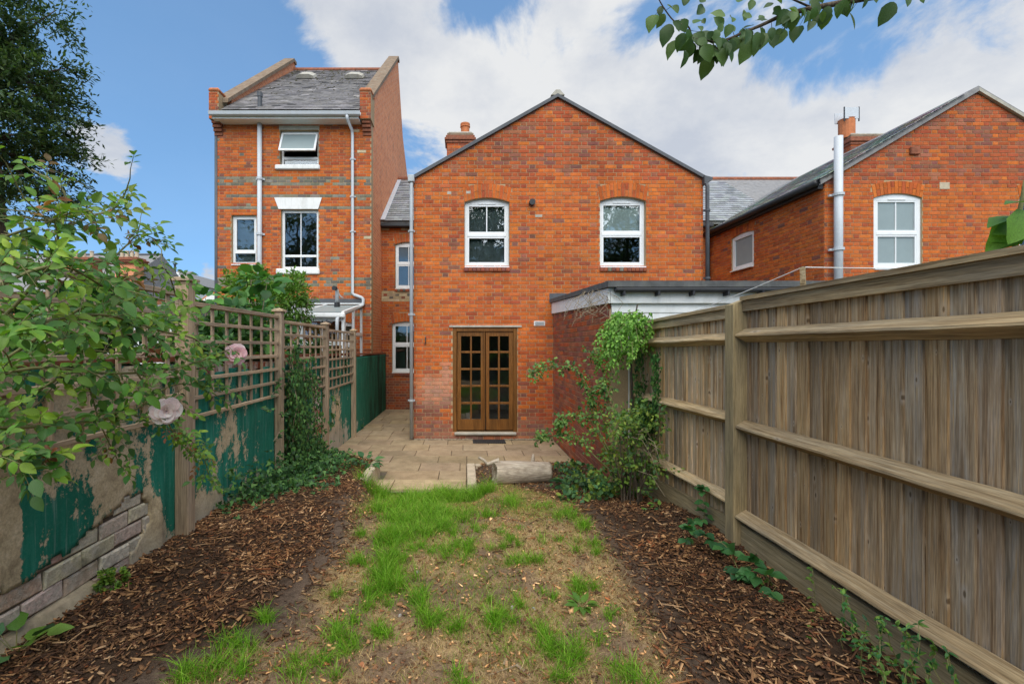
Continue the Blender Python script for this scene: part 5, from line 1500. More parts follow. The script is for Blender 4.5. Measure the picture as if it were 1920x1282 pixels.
# ================================================================== RIGHT FENCE
FX = 2.0
fence = thing('close_board_fence', (FX, 3, 0), 'tall weathered close boarded fence along the right side', 'fence')
PYF = 3.43
def fence_run(y0, y1, zcap0, zcap1, rails, bseed, tone):
    rg = random.Random(bseed)
    y = y0
    while y < y1 - .01:
        w = rg.uniform(.088, .108); ye = min(y + w, y1)
        zb_ = .43 - .14 * sm(3.6, 5.4, y); zt = lerp(zcap0, zcap1, (y - y0) / (y1 - y0)) - .015
        b = MB(Matrix.Translation((0, 0, 0)))
        # feather edge: thick edge overlaps the thin edge of its neighbour
        x_thin, x_thick = FX + .060, FX + .046
        ov = .018
        b.add([(x_thick, y, zb_), (x_thin, ye + ov, zb_), (x_thin + .005, ye + ov, zb_), (x_thick + .014, y, zb_), (x_thick, y, zt), (x_thin, ye + ov, zt), (x_thin + .005, ye + ov, zt), (x_thick + .014, y, zt)],
              [(0, 3, 2, 1), (4, 5, 6, 7), (0, 1, 5, 4), (1, 2, 6, 5), (2, 3, 7, 6), (3, 0, 4, 7)])
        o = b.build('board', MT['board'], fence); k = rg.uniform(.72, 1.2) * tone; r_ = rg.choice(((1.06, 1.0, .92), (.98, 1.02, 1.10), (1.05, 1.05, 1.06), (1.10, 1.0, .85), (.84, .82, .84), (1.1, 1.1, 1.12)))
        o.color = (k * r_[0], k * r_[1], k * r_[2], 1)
        y = ye
    for (za, zb_) in rails:
        # arris rail: sloping top, flat front, weathered
        nseg = 14; vs_, fs = [], []
        sd_ = rg.uniform(0, 50)
        for i in range(nseg + 1):
            t = i / nseg; yy = lerp(y0, y1, t); z = lerp(za, zb_, t) + .006 * nz(yy, sd_, 3); q = .007 * nz(yy, sd_, 6, 2)
            for (dx, dz) in ((.044, .048), (-.034 + q, .004), (-.036 + q, -.008), (.044, -.052)): vs_.append((FX + dx, yy, z + dz))
        for i in range(nseg):
            for k in range(4): fs.append((i * 4 + k, i * 4 + (k + 1) % 4, (i + 1) * 4 + (k + 1) % 4, (i + 1) * 4 + k))
        fs += [(0, 1, 2, 3), tuple(nseg * 4 + k for k in (3, 2, 1, 0))]
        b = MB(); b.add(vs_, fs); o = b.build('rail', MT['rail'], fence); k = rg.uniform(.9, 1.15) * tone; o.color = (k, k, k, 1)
    # counter rail and capping
    b = MB(); b.add([(FX + .02, y0, zcap0 - .075), (FX + .045, y0, zcap0 - .075), (FX + .045, y0, zcap0), (FX + .02, y0, zcap0), (FX + .02, y1, zcap1 - .075), (FX + .045, y1, zcap1 - .075), (FX + .045, y1, zcap1), (FX + .02, y1, zcap1)],
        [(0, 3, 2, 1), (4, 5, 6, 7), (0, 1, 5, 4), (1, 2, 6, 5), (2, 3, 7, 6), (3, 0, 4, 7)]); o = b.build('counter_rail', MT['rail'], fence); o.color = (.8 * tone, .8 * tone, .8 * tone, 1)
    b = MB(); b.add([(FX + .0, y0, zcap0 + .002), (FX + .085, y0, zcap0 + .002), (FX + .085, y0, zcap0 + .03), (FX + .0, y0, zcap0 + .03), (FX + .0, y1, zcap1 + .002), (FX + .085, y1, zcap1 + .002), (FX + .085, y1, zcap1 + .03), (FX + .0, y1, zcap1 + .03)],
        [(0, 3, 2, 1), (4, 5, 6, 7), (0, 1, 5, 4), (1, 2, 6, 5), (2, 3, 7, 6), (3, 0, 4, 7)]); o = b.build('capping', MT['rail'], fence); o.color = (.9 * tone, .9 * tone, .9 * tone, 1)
    b = MB(); zt0 = .505 if y0 < 3 else .50
    b.add([(FX + .010, y0, .1), (FX + .042, y0, .1), (FX + .042, y0, .498), (FX + .010, y0, .498), (FX + .010, y1, -.05), (FX + .042, y1, -.05), (FX + .042, y1, .498 - .14 * sm(3.6, 5.4, y1)), (FX + .010, y1, .498 - .14 * sm(3.6, 5.4, y1))],
        [(0, 3, 2, 1), (4, 5, 6, 7), (0, 1, 5, 4), (1, 2, 6, 5), (2, 3, 7, 6), (3, 0, 4, 7)]); b.build('gravel_board', MT['gravel_board'], fence)
fence_run(.55, PYF - .055, 2.135, 2.125, ((1.885, 1.875), (1.20, 1.215), (.565, .56)), 5, 1.06)
fence_run(-1.35, .445, 2.14, 2.136, ((1.885, 1.885), (1.20, 1.20), (.565, .565)), 9, 1.06)
fence_run(PYF + .055, 5.42, 2.085, 2.04, ((1.855, 1.83), (1.25, 1.22), (.63, .56)), 6, 1.3)  # lighter tone: stronger light put into the colour, near boards also browner
for (y, zt) in ((PYF, 2.13), (5.47, 2.02), (.5, 2.14)):
    zg = gz(FX - .05, y)
    b = MB(); w = .052
    b.add([(FX - .045, y - w, zg - .1), (FX + .06, y - w, zg - .1), (FX + .06, y + w, zg - .1), (FX - .045, y + w, zg - .1), (FX - .045, y - w, zt - .03), (FX + .06, y - w, zt + .01), (FX + .06, y + w, zt + .01), (FX - .045, y + w, zt - .03)],
      [(0, 3, 2, 1), (4, 5, 6, 7), (0, 1, 5, 4), (1, 2, 6, 5), (2, 3, 7, 6), (3, 0, 4, 7)]); b.build('post', MT['post'], fence)

# washing line and its prop behind the fence
wp = thing('washing_line_prop', (2.5, 3.4, -.1), 'thin wooden prop showing above the fence, holding the washing line', 'prop')
tip = P(1505, 501, 3.4)
b = MB(); d = Vector((.06, 0, -2.45)); b.tube([tip, tip + d], .022, 4); b.build('stick', MT['rail'], wp)
ln = MB(); pts = []
e0_, e1_ = P(1222, 608, 5.44), P(2010, 494, 3.45)
for i in range(9):
    t = i / 8; q = e0_.lerp(tip, t); q.z -= .03 * math.sin(math.pi * t); pts.append(q)
for i in range(1, 7):
    t = i / 6; q = tip.lerp(e1_, t); q.z -= .02 * math.sin(math.pi * t); pts.append(q)
ln.tube(pts, .0035, 6); ln.build('washing_line', MT['white_paint'], label='thin white washing line strung over the fence', cat='washing line')
# ================================================================== PLANTS
def leaf_template(ts, ws, fold=.25, curl=.2, wave=0.0, serr=0.0):
    V, F = [], []
    for i, (t, w) in enumerate(zip(ts, ws)):
        zc = -curl * t * t
        s = 1 + (serr if i % 2 else -serr)
        zz = wave * math.sin(t * 9)
        V += [(-w * s, t, zc + w * fold + zz), (0, t, zc), (w * s, t, zc + w * fold - zz)]
    for i in range(len(ts) - 1):
        a = i * 3; F += [(a, a + 1, a + 4, a + 3), (a + 1, a + 2, a + 5, a + 4)]
    return np.array(V), np.array(F)
T_OVATE = [leaf_template((0, .06, .2, .38, .56, .74, .9, 1), (.01, .14, .28, .34, .32, .23, .10, .005), f, c, w, .04) for f, c, w in ((.25, .12, .0), (.5, .25, .02), (.1, .3, .03), (.7, .05, .02))]
T_SMALL = [leaf_template((0, .25, .6, 1), (.02, .28, .26, .01), f, c) for f, c in ((.3, .1), (.1, .3))]
T_LONG = [leaf_template((0, .15, .4, .7, 1), (.02, .13, .19, .13, .005), f, c) for f, c in ((.3, .15), (.5, .35))]
T_IVY = [leaf_template((0, .12, .3, .42, .62, 1), (.16, .40, .34, .20, .16, .005), f, c) for f, c in ((.2, .1), (.05, .2))]
T_BRAM = [leaf_template((0, .1, .3, .5, .7, .88, 1), (.02, .24, .36, .38, .28, .12, .005), f, c, .015, .07) for f, c in ((.2, .2), (.4, .1), (.15, .35))]
T_TINYL = [leaf_template((0, .45, 1), (.02, .19, .01), .2, .15)]
T_TINY = [leaf_template((0, .5, 1), (.03, .3, .02), .2, .1)]

def orient(pos, tip, nrm, size, wid=1.0):
    y = Vector(tip).normalized(); n = Vector(nrm); n = n - y * n.dot(y)
    n = n.normalized() if n.length > 1e-5 else y.orthogonal().normalized()
    x = y.cross(n)
    s = size
    return Matrix(((x.x * s * wid, y.x * s, n.x * s, pos[0]), (x.y * s * wid, y.y * s, n.y * s, pos[1]), (x.z * s * wid, y.z * s, n.z * s, pos[2]), (0, 0, 0, 1)))

def rdir(rg, up=0.0):
    v = Vector((rg.gauss(0, 1), rg.gauss(0, 1), rg.gauss(0, 1) + up)); return v.normalized()

class Foliage:
    def __init__(s, mat='leaf'): s.it = []; s.mat = MT[mat]
    def leaf(s, tpl, m, col): s.it.append((tpl, m, col))
    def build(s, owner, limit=0, name='leaf', joined='foliage', stuff=True):
        it = s.it
        if limit:
            it = sorted(it, key=lambda t: -(t[1].to_scale().y / max(.3, (t[1].translation - Vector((0, 0, CZ))).length)))
            for (tpl, m, col) in it[:limit]:
                key = ('leaf', id(tpl), s.mat.name)
                me = _share.get(key)
                if me is None:
                    me = mesh_np(name, tpl[0], tpl[1], None, True); me.materials.append(s.mat); _share[key] = me
                o = bpy.data.objects.new(name, me); COL.objects.link(o); o.parent = owner
                mm = m.copy(); mm.translation = m.translation - WLOC[owner.name]; o.matrix_local = mm; o.color = (*col, 1)
            it = it[limit:]
        if not it: return
        groups = {}
        for t in it: groups.setdefault(id(t[0]), []).append(t)
        V, F, C, off = [], [], [], 0
        cen = np.array(WLOC[owner.name])
        for g in groups.values():
            tv, tf = g[0][0]; n = len(g)
            Ms = np.array([np.array(t[1]) for t in g]); cols = np.array([t[2] for t in g])
            pts = np.einsum('nij,kj->nki', Ms[:, :3, :3], tv) + Ms[:, None, :3, 3] - cen
            V.append(pts.reshape(-1, 3)); C.append(np.repeat(cols, len(tv), 0))
            F.append((tf[None] + (np.arange(n) * len(tv))[:, None, None] + off).reshape(-1, 4)); off += n * len(tv)
        me = mesh_np(joined, np.concatenate(V), np.concatenate(F), np.concatenate(C), True)
        link(joined, me, s.mat, Vector(cen), owner, kind='stuff' if stuff else None)

def cpick(rg, pal, j=.2):
    c = pal[rg.randrange(len(pal))]; k = rg.uniform(1 - j, 1 + j); return (c[0] * k, c[1] * k, c[2] * k)
def curve(pts, n):
    """Catmull-Rom through pts"""
    P_ = [Vector(p) for p in pts]; out = []
    P_ = [P_[0] * 2 - P_[1]] + P_ + [P_[-1] * 2 - P_[-2]]
    for i in range(1, len(P_) - 2):
        for k in range(n):
            t = k / n; a, b_, c, d = P_[i - 1], P_[i], P_[i + 1], P_[i + 2]
            out.append(.5 * ((2 * b_) + (c - a) * t + (2 * a - 5 * b_ + 4 * c - d) * t * t + (3 * b_ - a - 3 * c + d) * t ** 3))
    out.append(P_[-2]); return out

# ------------------------------------------------------------------ mulch, grass
def chips(name, n, region, label, seed, fine=1.0):
    g = np.random.default_rng(seed); V = np.zeros((n * 8, 3)); C = np.zeros((n * 8, 3)); F = []
    cnt = 0
    base = np.array([(0, 3, 2, 1), (4, 5, 6, 7), (0, 1, 5, 4), (1, 2, 6, 5), (2, 3, 7, 6), (3, 0, 4, 7)])
    pal = np.array([(.075, .042, .024), (.13, .072, .038), (.05, .030, .020), (.21, .118, .058), (.34, .21, .105), (.11, .055, .030), (.46, .31, .175), (.20, .08, .035)])
    pw_ = np.array((.20, .20, .13, .17, .12, .10, .055, .03)); pw_ = pw_ / pw_.sum()
    while cnt < n:
        x, y = g.uniform(-2.22, 2.0), 1.2 + (g.random() ** 1.35) * 6.2
        d = region(x, y)
        if g.random() > d: continue
        L = g.lognormal(math.log(.026), .70) * (1 + .3 * nz(x, y, 1.3, 51.0)); L = min(L, .13) * fine; w = min(L * .55, g.uniform(.004, .013)); h = g.uniform(.002, .006)
        if g.random() < .25 and L < .04: w = L * g.uniform(.5, .9)
        a = g.uniform(0, 6.283); pit = g.normal(0, .22); ro = g.normal(0, .35)
        m = np.array(Euler((ro, pit, a)).to_matrix())
        tp = g.uniform(.3, 1); bend = g.normal(0, .15) * L
        pts = np.array([(-L / 2, -w / 2, 0), (L / 2, -w / 2 * tp, bend), (L / 2, w / 2 * tp, bend), (-L / 2, w / 2, 0), (-L / 2, -w / 2, h), (L / 2, -w / 2 * tp, bend + h), (L / 2, w / 2 * tp, bend + h), (-L / 2, w / 2, h)])
        pts = pts @ m.T + (x, y, gz(x, y) + g.uniform(0, .014))
        kn = 1 + .45 * nz(x, y, 1.5, 31.0); kl = nz(x, y, 2.3, 41.0)
        V[cnt * 8:cnt * 8 + 8] = pts; C[cnt * 8:cnt * 8 + 8] = np.array((kn * (1.12 + .14 * kl), kn * .98, kn * (.86 - .14 * kl))) * pal[g.choice(8, p=pw_)] * g.uniform(.8, 1.55) * (1.0 if fine == 1.0 else 1.7)
        F.append(base + cnt * 8); cnt += 1
    link(name, mesh_np(name, V, np.concatenate(F), C), MT['chip'], (0, 0, 0), kind='stuff', label=label, cat='mulch' if fine == 1.0 else 'litter')
MT['chip'] = mk_plain('bark_chip', (1, 1, 1), .9, .2, .25, 60)
def reg_bed(x, y):
    if in_patio(x, y) or (y > 5.5 and -1.28 < x < -1.15): return 0
    k = 1 - lawn_mask(x, y)
    if -1.2 < x < .03 and y > 5.6: return 0
    thin = 1.0
    if x < 0: thin = 1 - .85 * math.exp(-((x - XLn(y) + .12) / .14) ** 2) * sm(5.2, 4.2, y)
    else: thin = 1 - .6 * math.exp(-((x - XRn(y) - .12) / .16) ** 2)
    if x > .1 and y > 5.5: thin *= .45
    thin *= .35 + .65 * sm(-.45, .15, nz(x, y, 1.9, 21.0))
    return k * thin + .016 * lawn_mask(x, y)
chips('bark_mulch', 35000, reg_bed, 'brown bark mulch strewn over the beds beside the lawn', 17)
chips('lawn_litter', 9000, lambda x, y: lawn_mask(x, y) if not in_patio(x, y) and y < 5.7 else 0, 'fine crumbs of soil and dead grass littering the bare lawn', 19, .45)

def blades(name, roots, label, mat='grass', parent=None, cat='grass'):
    """roots: arrays x,y,h,lean,width,colour"""
    n = len(roots); g = np.random.default_rng(len(name)); R_ = np.array([r[:5] for r in roots]); C0 = np.array([r[5] for r in roots])
    az = g.uniform(0, 2 * np.pi, n); z0 = np.array([gz(x, y) for x, y in R_[:, :2]]) - .004
    dx, dy = np.cos(az), np.sin(az); pa = g.uniform(0, 2 * np.pi, n); wx, wy = np.cos(pa), np.sin(pa)
    V = np.zeros((n, 7, 3)); h, ln_, w = R_[:, 2], R_[:, 3], R_[:, 4]
    for k, (t, ww) in enumerate(((0, 1), (.38, .85), (.74, .55), (1, 0))):
        px = R_[:, 0] + dx * ln_ * t * t * h; py = R_[:, 1] + dy * ln_ * t * t * h
        pz = z0 + h * t * np.sqrt(np.maximum(.05, 1 - (ln_ * t * .55) ** 2))
        if k < 3:
            V[:, 2 * k] = np.stack([px - wx * w * ww / 2, py - wy * w * ww / 2, pz], 1); V[:, 2 * k + 1] = np.stack([px + wx * w * ww / 2, py + wy * w * ww / 2, pz], 1)
        else: V[:, 6] = np.stack([px, py, pz], 1)
    q = np.array([(0, 1, 3, 2), (2, 3, 5, 4)]); t3 = np.array([(4, 5, 6)])
    o = (np.arange(n) * 7)[:, None, None]
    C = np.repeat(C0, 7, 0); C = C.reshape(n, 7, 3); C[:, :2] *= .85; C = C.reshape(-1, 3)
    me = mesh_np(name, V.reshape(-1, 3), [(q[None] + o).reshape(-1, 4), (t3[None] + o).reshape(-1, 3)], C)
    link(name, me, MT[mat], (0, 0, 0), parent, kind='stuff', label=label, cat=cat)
GREEN = [(.15, .35, .016), (.19, .41, .022), (.12, .30, .016), (.24, .46, .03), (.30, .48, .06)]
YGREEN = [(.22, .31, .04), (.30, .34, .06), (.16, .27, .03)]
STRAW = [(.55, .38, .18), (.45, .29, .13), (.68, .50, .26), (.30, .19, .09), (.20, .13, .07)]
def ground_from_px(px, py, z=.335):
    Y = (CZ - z) * FPX / (py - VPY)
    for _ in range(6):
        z = gz((px - VPX) * Y / FPX, Y); Y = (CZ - z) * FPX / (py - VPY)
    return (px - VPX) * Y / FPX, Y
def make_grass():
    g = random.Random(8); roots = []; weak = []
    # lush stretch by the patio and the strip running from it: (px, py, rx px, n, height)
    lush = [(705, 928, 22, 380, .13), (740, 950, 30, 420, .12), (780, 935, 35, 600, .12), (830, 930, 35, 600, .12), (870, 930, 32, 560, .13), (900, 925, 15, 220, .12), (800, 960, 40, 520, .11),
            (850, 965, 38, 420, .10), (765, 975, 32, 430, .11), (810, 995, 36, 380, .10), (730, 1010, 26, 330, .11), (750, 1000, 30, 360, .11), (725, 1045, 28, 320, .10), (735, 1075, 30, 420, .12), (730, 1100, 24, 260, .11),
            (690, 1050, 22, 160, .09), (830, 1030, 26, 260, .09), (865, 1020, 24, 240, .09), (790, 1020, 20, 140, .08), (705, 1125, 26, 200, .08), (915, 1018, 16, 130, .07), (965, 940, 34, 230, .10), (1075, 1098, 24, 230, .10),
            (785, 1130, 26, 280, .10), (812, 1160, 26, 220, .09), (858, 1175, 11, 90, .10), (925, 1162, 24, 260, .10), (655, 1182, 30, 240, .09), (690, 1185, 25, 160, .08), (1062, 1212, 34, 320, .10), (1030, 1195, 20, 140, .08),
            (958, 1008, 12, 120, .09), (985, 1048, 26, 180, .08), (970, 1052, 12, 80, .08), (955, 1122, 20, 130, .07), (1062, 960, 26, 170, .09), (1105, 1020, 26, 190, .08), (1100, 985, 24, 160, .09), (1012, 1008, 9, 60, .07),
            (1048, 1008, 12, 60, .07), (515, 1157, 16, 110, .08), (640, 1240, 30, 150, .07), (430, 1232, 45, 330, .09), (560, 1250, 50, 230, .08), (1180, 1265, 40, 260, .08), (860, 1275, 30, 120, .07), (380, 1270, 40, 220, .09),
            (1040, 1260, 30, 150, .08), (630, 1110, 14, 60, .08), (682, 998, 12, 70, .09), (1020, 1110, 16, 80, .06), (1140, 1150, 16, 60, .06), (1000, 1165, 14, 60, .05), (1040, 945, 30, 110, .06), (925, 960, 20, 120, .06), (1130, 1040, 20, 80, .06),
            (640, 1195, 20, 80, .06), (830, 985, 30, 200, .08), (940, 985, 20, 90, .05), (895, 985, 20, 120, .06), (1000, 1230, 30, 60, .05)]
    for qi, (px, py, rx, n, h) in enumerate(lush):
        if qi < 15: n = int(n * 1.35)
        cx, cy = ground_from_px(px, min(py + 8, 1300)); rr = rx * cy / FPX * 1.3
        sub = [(g.gauss(0, .55) * rr, g.gauss(0, .5) * rr) for _ in range(max(3, n // 40))]
        for _ in range(int(n * 1.75)):
            sx_, sy_ = sub[g.randrange(len(sub))]; a = g.uniform(0, 6.283); r = abs(g.gauss(0, .40)) * rr; hk = math.exp(-(r / rr / .55) ** 2) * .75 + .30
            x, y = cx + sx_ + r * math.cos(a), cy + sy_ + r * math.sin(a)
            if y > 5.75: y = 5.75 - g.random() * .12
            pal = GREEN if g.random() < .86 else YGREEN
            c = cpick(g, pal, .25)
            roots.append((x, y, hk * h * (1.05 + .45 * sm(3.3, 5.0, cy)) * g.uniform(.35, 1.3), g.uniform(.25, 1.45), g.uniform(.0024, .0046) * (1 + .3 * sm(3.3, 5., cy)), c))
    k = 0
    while k < 11000:          # thin short green between the tufts
        y = 1.75 + (g.random() ** 1.2) * 4.0; x = g.uniform(-1.3, 1.15)
        if g.random() > lawn_mask(x, y) * sm(-.05, .35, nz(x, y, 1.7, 15.0) + .25 * sm(3.0, 4.6, y)): continue
        roots.append((x, y, g.uniform(.015, .06), g.uniform(.3, 1.5), g.uniform(.0016, .003), cpick(g, GREEN if g.random() < .5 else YGREEN, .3))); k += 1
    blades('green_grass', roots, 'fresh green grass growing in tufts on the worn lawn')
    dry = []
    while len(dry) < 52000:
        y = 1.75 + (g.random() ** 1.25) * 4.15; x = g.uniform(-1.3, 1.15)
        if g.random() > lawn_mask(x, y): continue
        pn = nz(x, y, 2.6, 9.0) * .55 + nz(x, y, 7.5, 3.0) * .45
        if g.random() > .15 + .85 * sm(-.22, .25, pn): continue
        if math.hypot((x - P(850, 1100, 2.72).x) / .2, (y - 2.78) / .14) < 1 and g.random() < .8: continue
        green = g.random() < .10 + .13 * sm(.1, .5, nz(x, y, 2.2, 12))
        c = cpick(g, YGREEN if green else STRAW, .3)
        dry.append((x, y, g.uniform(.012, .05), g.uniform(.8, 1.8), g.uniform(.0015, .003), c))
    blades('dry_grass', dry, 'dry straw coloured grass matted over the worn lawn')
make_grass()

# ------------------------------------------------------------------ generic shrub pieces
def sprig(fol, g, p0, p1, n, size, pal, tpl, droop=.1, side=.8, j=.25, wid=1.0):
    """leaves along a twig from p0 to p1"""
    p0, p1 = Vector(p0), Vector(p1); ax = (p1 - p0); L = ax.length; axn = ax.normalized()
    for i in range(n):
        t = (i + g.random()) / n; p = p0 + ax * t
        d = rdir(g); d = (d - axn * d.dot(axn)).normalized(); tip = (axn * .55 + d * side + Vector((0, 0, -droop))).normalized()
        nn = (Vector((0, -.5, .85)) + rdir(g) * .6)
        fol.leaf(tpl[g.randrange(len(tpl))], orient(p + d * .01, tip, nn, size * g.uniform(.65, 1.25), wid), cpick(g, pal, j))

def cane(owner, pts, r0, r1, mat='stem', name='cane', n=6, seg=5):
    c = curve(pts, seg); m = len(c); b = MB(); b.tube(c, [lerp(r0, r1, i / (m - 1)) for i in range(m)], n); b.build(name, MT[mat], owner, smooth=True); return c

def compound(fol, g, p, d, nleaf, size, pal, tpl, stems, spread=.55):
    """pinnate leaf: nleaf leaflets on a short stalk"""
    d = d.normalized(); up = (Vector((.25, -.55, .8)) + rdir(g) * .5); sidev = d.cross(up).normalized(); L = size * (nleaf * .42)
    col = cpick(g, pal, .22)
    k = (nleaf - 1) // 2; tipn = up + rdir(g) * .25
    stems.append((p, p + d * L * .6 - Vector((0, 0, .05 * L)), p + d * L - Vector((0, 0, .14 * L))))
    for i in range(k):
        t = (i + 1) / (k + .6); q = p + d * L * t - Vector((0, 0, .12 * L * t * t))
        for s in (-1, 1):
            tip = (d * .5 + sidev * s * 1.0 + Vector((0, 0, -.25)) + rdir(g) * .25)
            fol.leaf(tpl[g.randrange(len(tpl))], orient(q + sidev * s * .004, tip, tipn + rdir(g) * .3, size * g.uniform(.75, 1.05) * (.75 + .25 * t), .84), tuple(c * g.uniform(.85, 1.15) for c in col))
    q = p + d * L - Vector((0, 0, .14 * L)); fol.leaf(tpl[g.randrange(len(tpl))], orient(q, d + Vector((0, 0, -.3)) + rdir(g) * .2, tipn, size * g.uniform(.95, 1.2), .84), col)

# ------------------------------------------------------------------ climbing rose
def make_rose():
    g = random.Random(21); root = Vector((-1.95, 1.55, gz(-1.95, 1.55)))
    t = thing('climbing_rose', root, 'big climbing rose with pale pink blooms sprawling over the left trellis', 'rose')
    fol = Foliage('gloss_leaf'); stems = []
    NEAR = [(.095, .21, .035), (.13, .27, .038), (.07, .165, .035), (.18, .32, .04), (.10, .21, .05), (.24, .37, .04)]
    TOPP = [(.17, .28, .035), (.13, .25, .035), (.23, .31, .045), (.10, .20, .04)]
    RUST = [(.20, .07, .03), (.26, .11, .03), (.16, .10, .03)]
    k0 = [root, Vector((-1.93, 1.58, .9)), P(-140, 760, 1.6)]
    paths = [
        ([P(-120, 760, 1.7), P(60, 640, 1.75), P(180, 560, 1.9), P(300, 500, 2.2), P(332, 560, 2.45)], .007),
        ([P(-120, 700, 1.6), P(40, 560, 1.6), P(110, 440, 1.7), P(120, 360, 1.75), P(60, 318, 1.75)], .007),
        ([P(-100, 560, 1.5), P(60, 460, 1.6), P(160, 410, 1.75), P(215, 390, 1.9), P(240, 352, 1.95)], .006),
        ([P(110, 520, 1.75), P(190, 500, 1.9), P(235, 462, 2.05), P(262, 440, 2.1), P(300, 452, 2.15)], .005),
        ([P(-120, 740, 1.45), P(60, 690, 1.5), P(210, 700, 1.7), P(330, 690, 2.0), P(430, 655, 2.3)], .007),
        ([P(-120, 640, 1.3), P(50, 610, 1.35), P(190, 590, 1.55), P(300, 620, 1.9), P(372, 640, 2.2), P(385, 690, 2.25)], .006),
        ([P(-100, 800, 1.5), P(60, 800, 1.6), P(190, 785, 1.8), P(250, 770, 2.0), P(330, 720, 2.1), P(415, 735, 2.3)], .006),
        ([P(-60, 830, 1.7), P(60, 740, 1.75), P(150, 700, 1.9), P(190, 800, 2.0), P(230, 880, 2.1)], .005),
        ([P(-100, 480, 1.4), P(20, 440, 1.45), P(80, 420, 1.5), P(130, 400, 1.6), P(175, 395, 1.65)], .005),
        ([P(-100, 600, 1.25), P(30, 520, 1.3), P(120, 500, 1.4), P(200, 540, 1.6), P(260, 560, 1.8)], .006),
        ([P(300, 800, 2.6), P(345, 815, 2.75), P(380, 855, 2.85), P(395, 905, 2.9)], .004),
        ([P(250, 690, 2.0), P(300, 760, 2.2), P(330, 820, 2.5), P(370, 860, 2.8)], .004),
        ([P(-80, 830, 1.35), P(20, 850, 1.4), P(60, 880, 1.45), P(90, 860, 1.5)], .005),
        ([P(-100, 540, 1.7), P(40, 600, 1.9), P(140, 650, 2.05), P(240, 660, 2.2), P(330, 650, 2.4)], .006),
        ([P(-100, 760, 1.9), P(60, 660, 2.0), P(160, 600, 2.1), P(260, 600, 2.3), P(340, 590, 2.5)], .006),
    ]
    cane(t, k0, .018, .012, 'stem'); cane(t, [root + Vector((.04, .05, 0)), Vector((-1.9, 1.6, .8)), P(-130, 700, 1.6)], .016, .01, 'stem')
    for pi, (pts, r) in enumerate(paths):
        c = cane(t, pts, r, r * .45, 'stem')
        n = len(c); top = pi in (1, 2, 3, 8)
        Ltot = sum((a - b_).length for a, b_ in zip(c, c[1:]))
        for i in range(1, n):
            steps = 3
            for _ in range(steps):
                tt = i / (n - 1)
                if g.random() > (.80 if not top else .55): continue
                p = c[i] + (c[i - 1] - c[i]) * g.random(); ax = (c[i] - c[i - 1]).normalized()
                d = (ax * .6 + rdir(g, .15) * .95 + Vector((.15, 0, 0)))
                pal = TOPP if (top and tt > .35) else NEAR
                if g.random() < (.22 if top and tt > .45 else .035): pal = RUST
                size = g.uniform(.028, .056) * (1.0 if p.y < 1.9 else .9)
                if pi in (10, 11): size *= .85
                off = rdir(g) * g.uniform(0, .05)
                compound(fol, g, p + off, d, g.choice((3, 5, 5, 5)), size, pal, T_OVATE, stems)
        if pi < 10:
            for _ in range(3):
                i = g.randrange(2, n); p = c[i]; q = p + rdir(g, .2) * g.uniform(.10, .26); b = MB(); b.tube([p, (p + q) / 2 + rdir(g) * .02, q], [.0028, .0022, .0016], 5); b.build('side_shoot', MT['stem'], t)
                compound(fol, g, q, (q - p), 5, g.uniform(.032, .046), NEAR if not top else TOPP, T_OVATE, stems)
    b = MB()
    for s in stems: b.tube(s, [.0014, .0012, .0008], 4, cap=False)
    o = b.build('leaf_stalks', MT['stem'], t); o['kind'] = 'stuff'
    fol.build(t, 300, 'leaf', 'foliage')
    # blooms: ragged double flowers
    for (px, py, Y, size, pal, lab) in ((440, 664, 2.35, .058, [(.90, .62, .62), (.92, .72, .70), (.86, .54, .56)], 'pink double bloom facing the trellis'), (312, 770, 2.05, .066, [(.92, .80, .76), (.94, .86, .80), (.90, .72, .68)], 'pale blown bloom with loose petals')):
        c0 = P(px, py, Y); face = Vector((.55, -.8, .1)).normalized()
        hd = MB(); hd.tube([c0 - face * .03, c0 - face * .012], [.006, .011], 8); fl = hd.build('bloom', MT['stem'], t, label=lab)
        pt = leaf_template((0, .2, .45, .7, .9, 1), (.08, .26, .42, .46, .36, .16), .25, .22, .06)
        for ring, (n, tilt, s) in enumerate(((7, 1.35, 1.0), (8, 1.05, .9), (8, .75, .75), (7, .45, .6), (5, .2, .45))):
            for i in range(n):
                a = 2 * math.pi * i / n + g.uniform(-.25, .25) + ring; q = face.orthogonal().normalized(); q2 = face.cross(q)
                rad = q * math.cos(a) + q2 * math.sin(a); tl = tilt + g.uniform(-.2, .2)
                m = orient(c0, face * math.cos(tl) + rad * math.sin(tl), face * math.sin(tl) - rad * math.cos(tl) * 1.0, size * s * g.uniform(.75, 1.1))
                pf = Foliage('petal'); col = cpick(g, pal, .06)
                key = ('petal',); me = _share.get(key)
                if me is None: me = mesh_np('petal', pt[0], pt[1], None, True); me.materials.append(MT['petal']); _share[key] = me
                o = bpy.data.objects.new('petal', me); COL.objects.link(o); o.parent = fl; m.translation = m.translation - WLOC[fl.name]; o.matrix_local = m; o.color = (*[min(1, x) for x in col], 1)
make_rose()

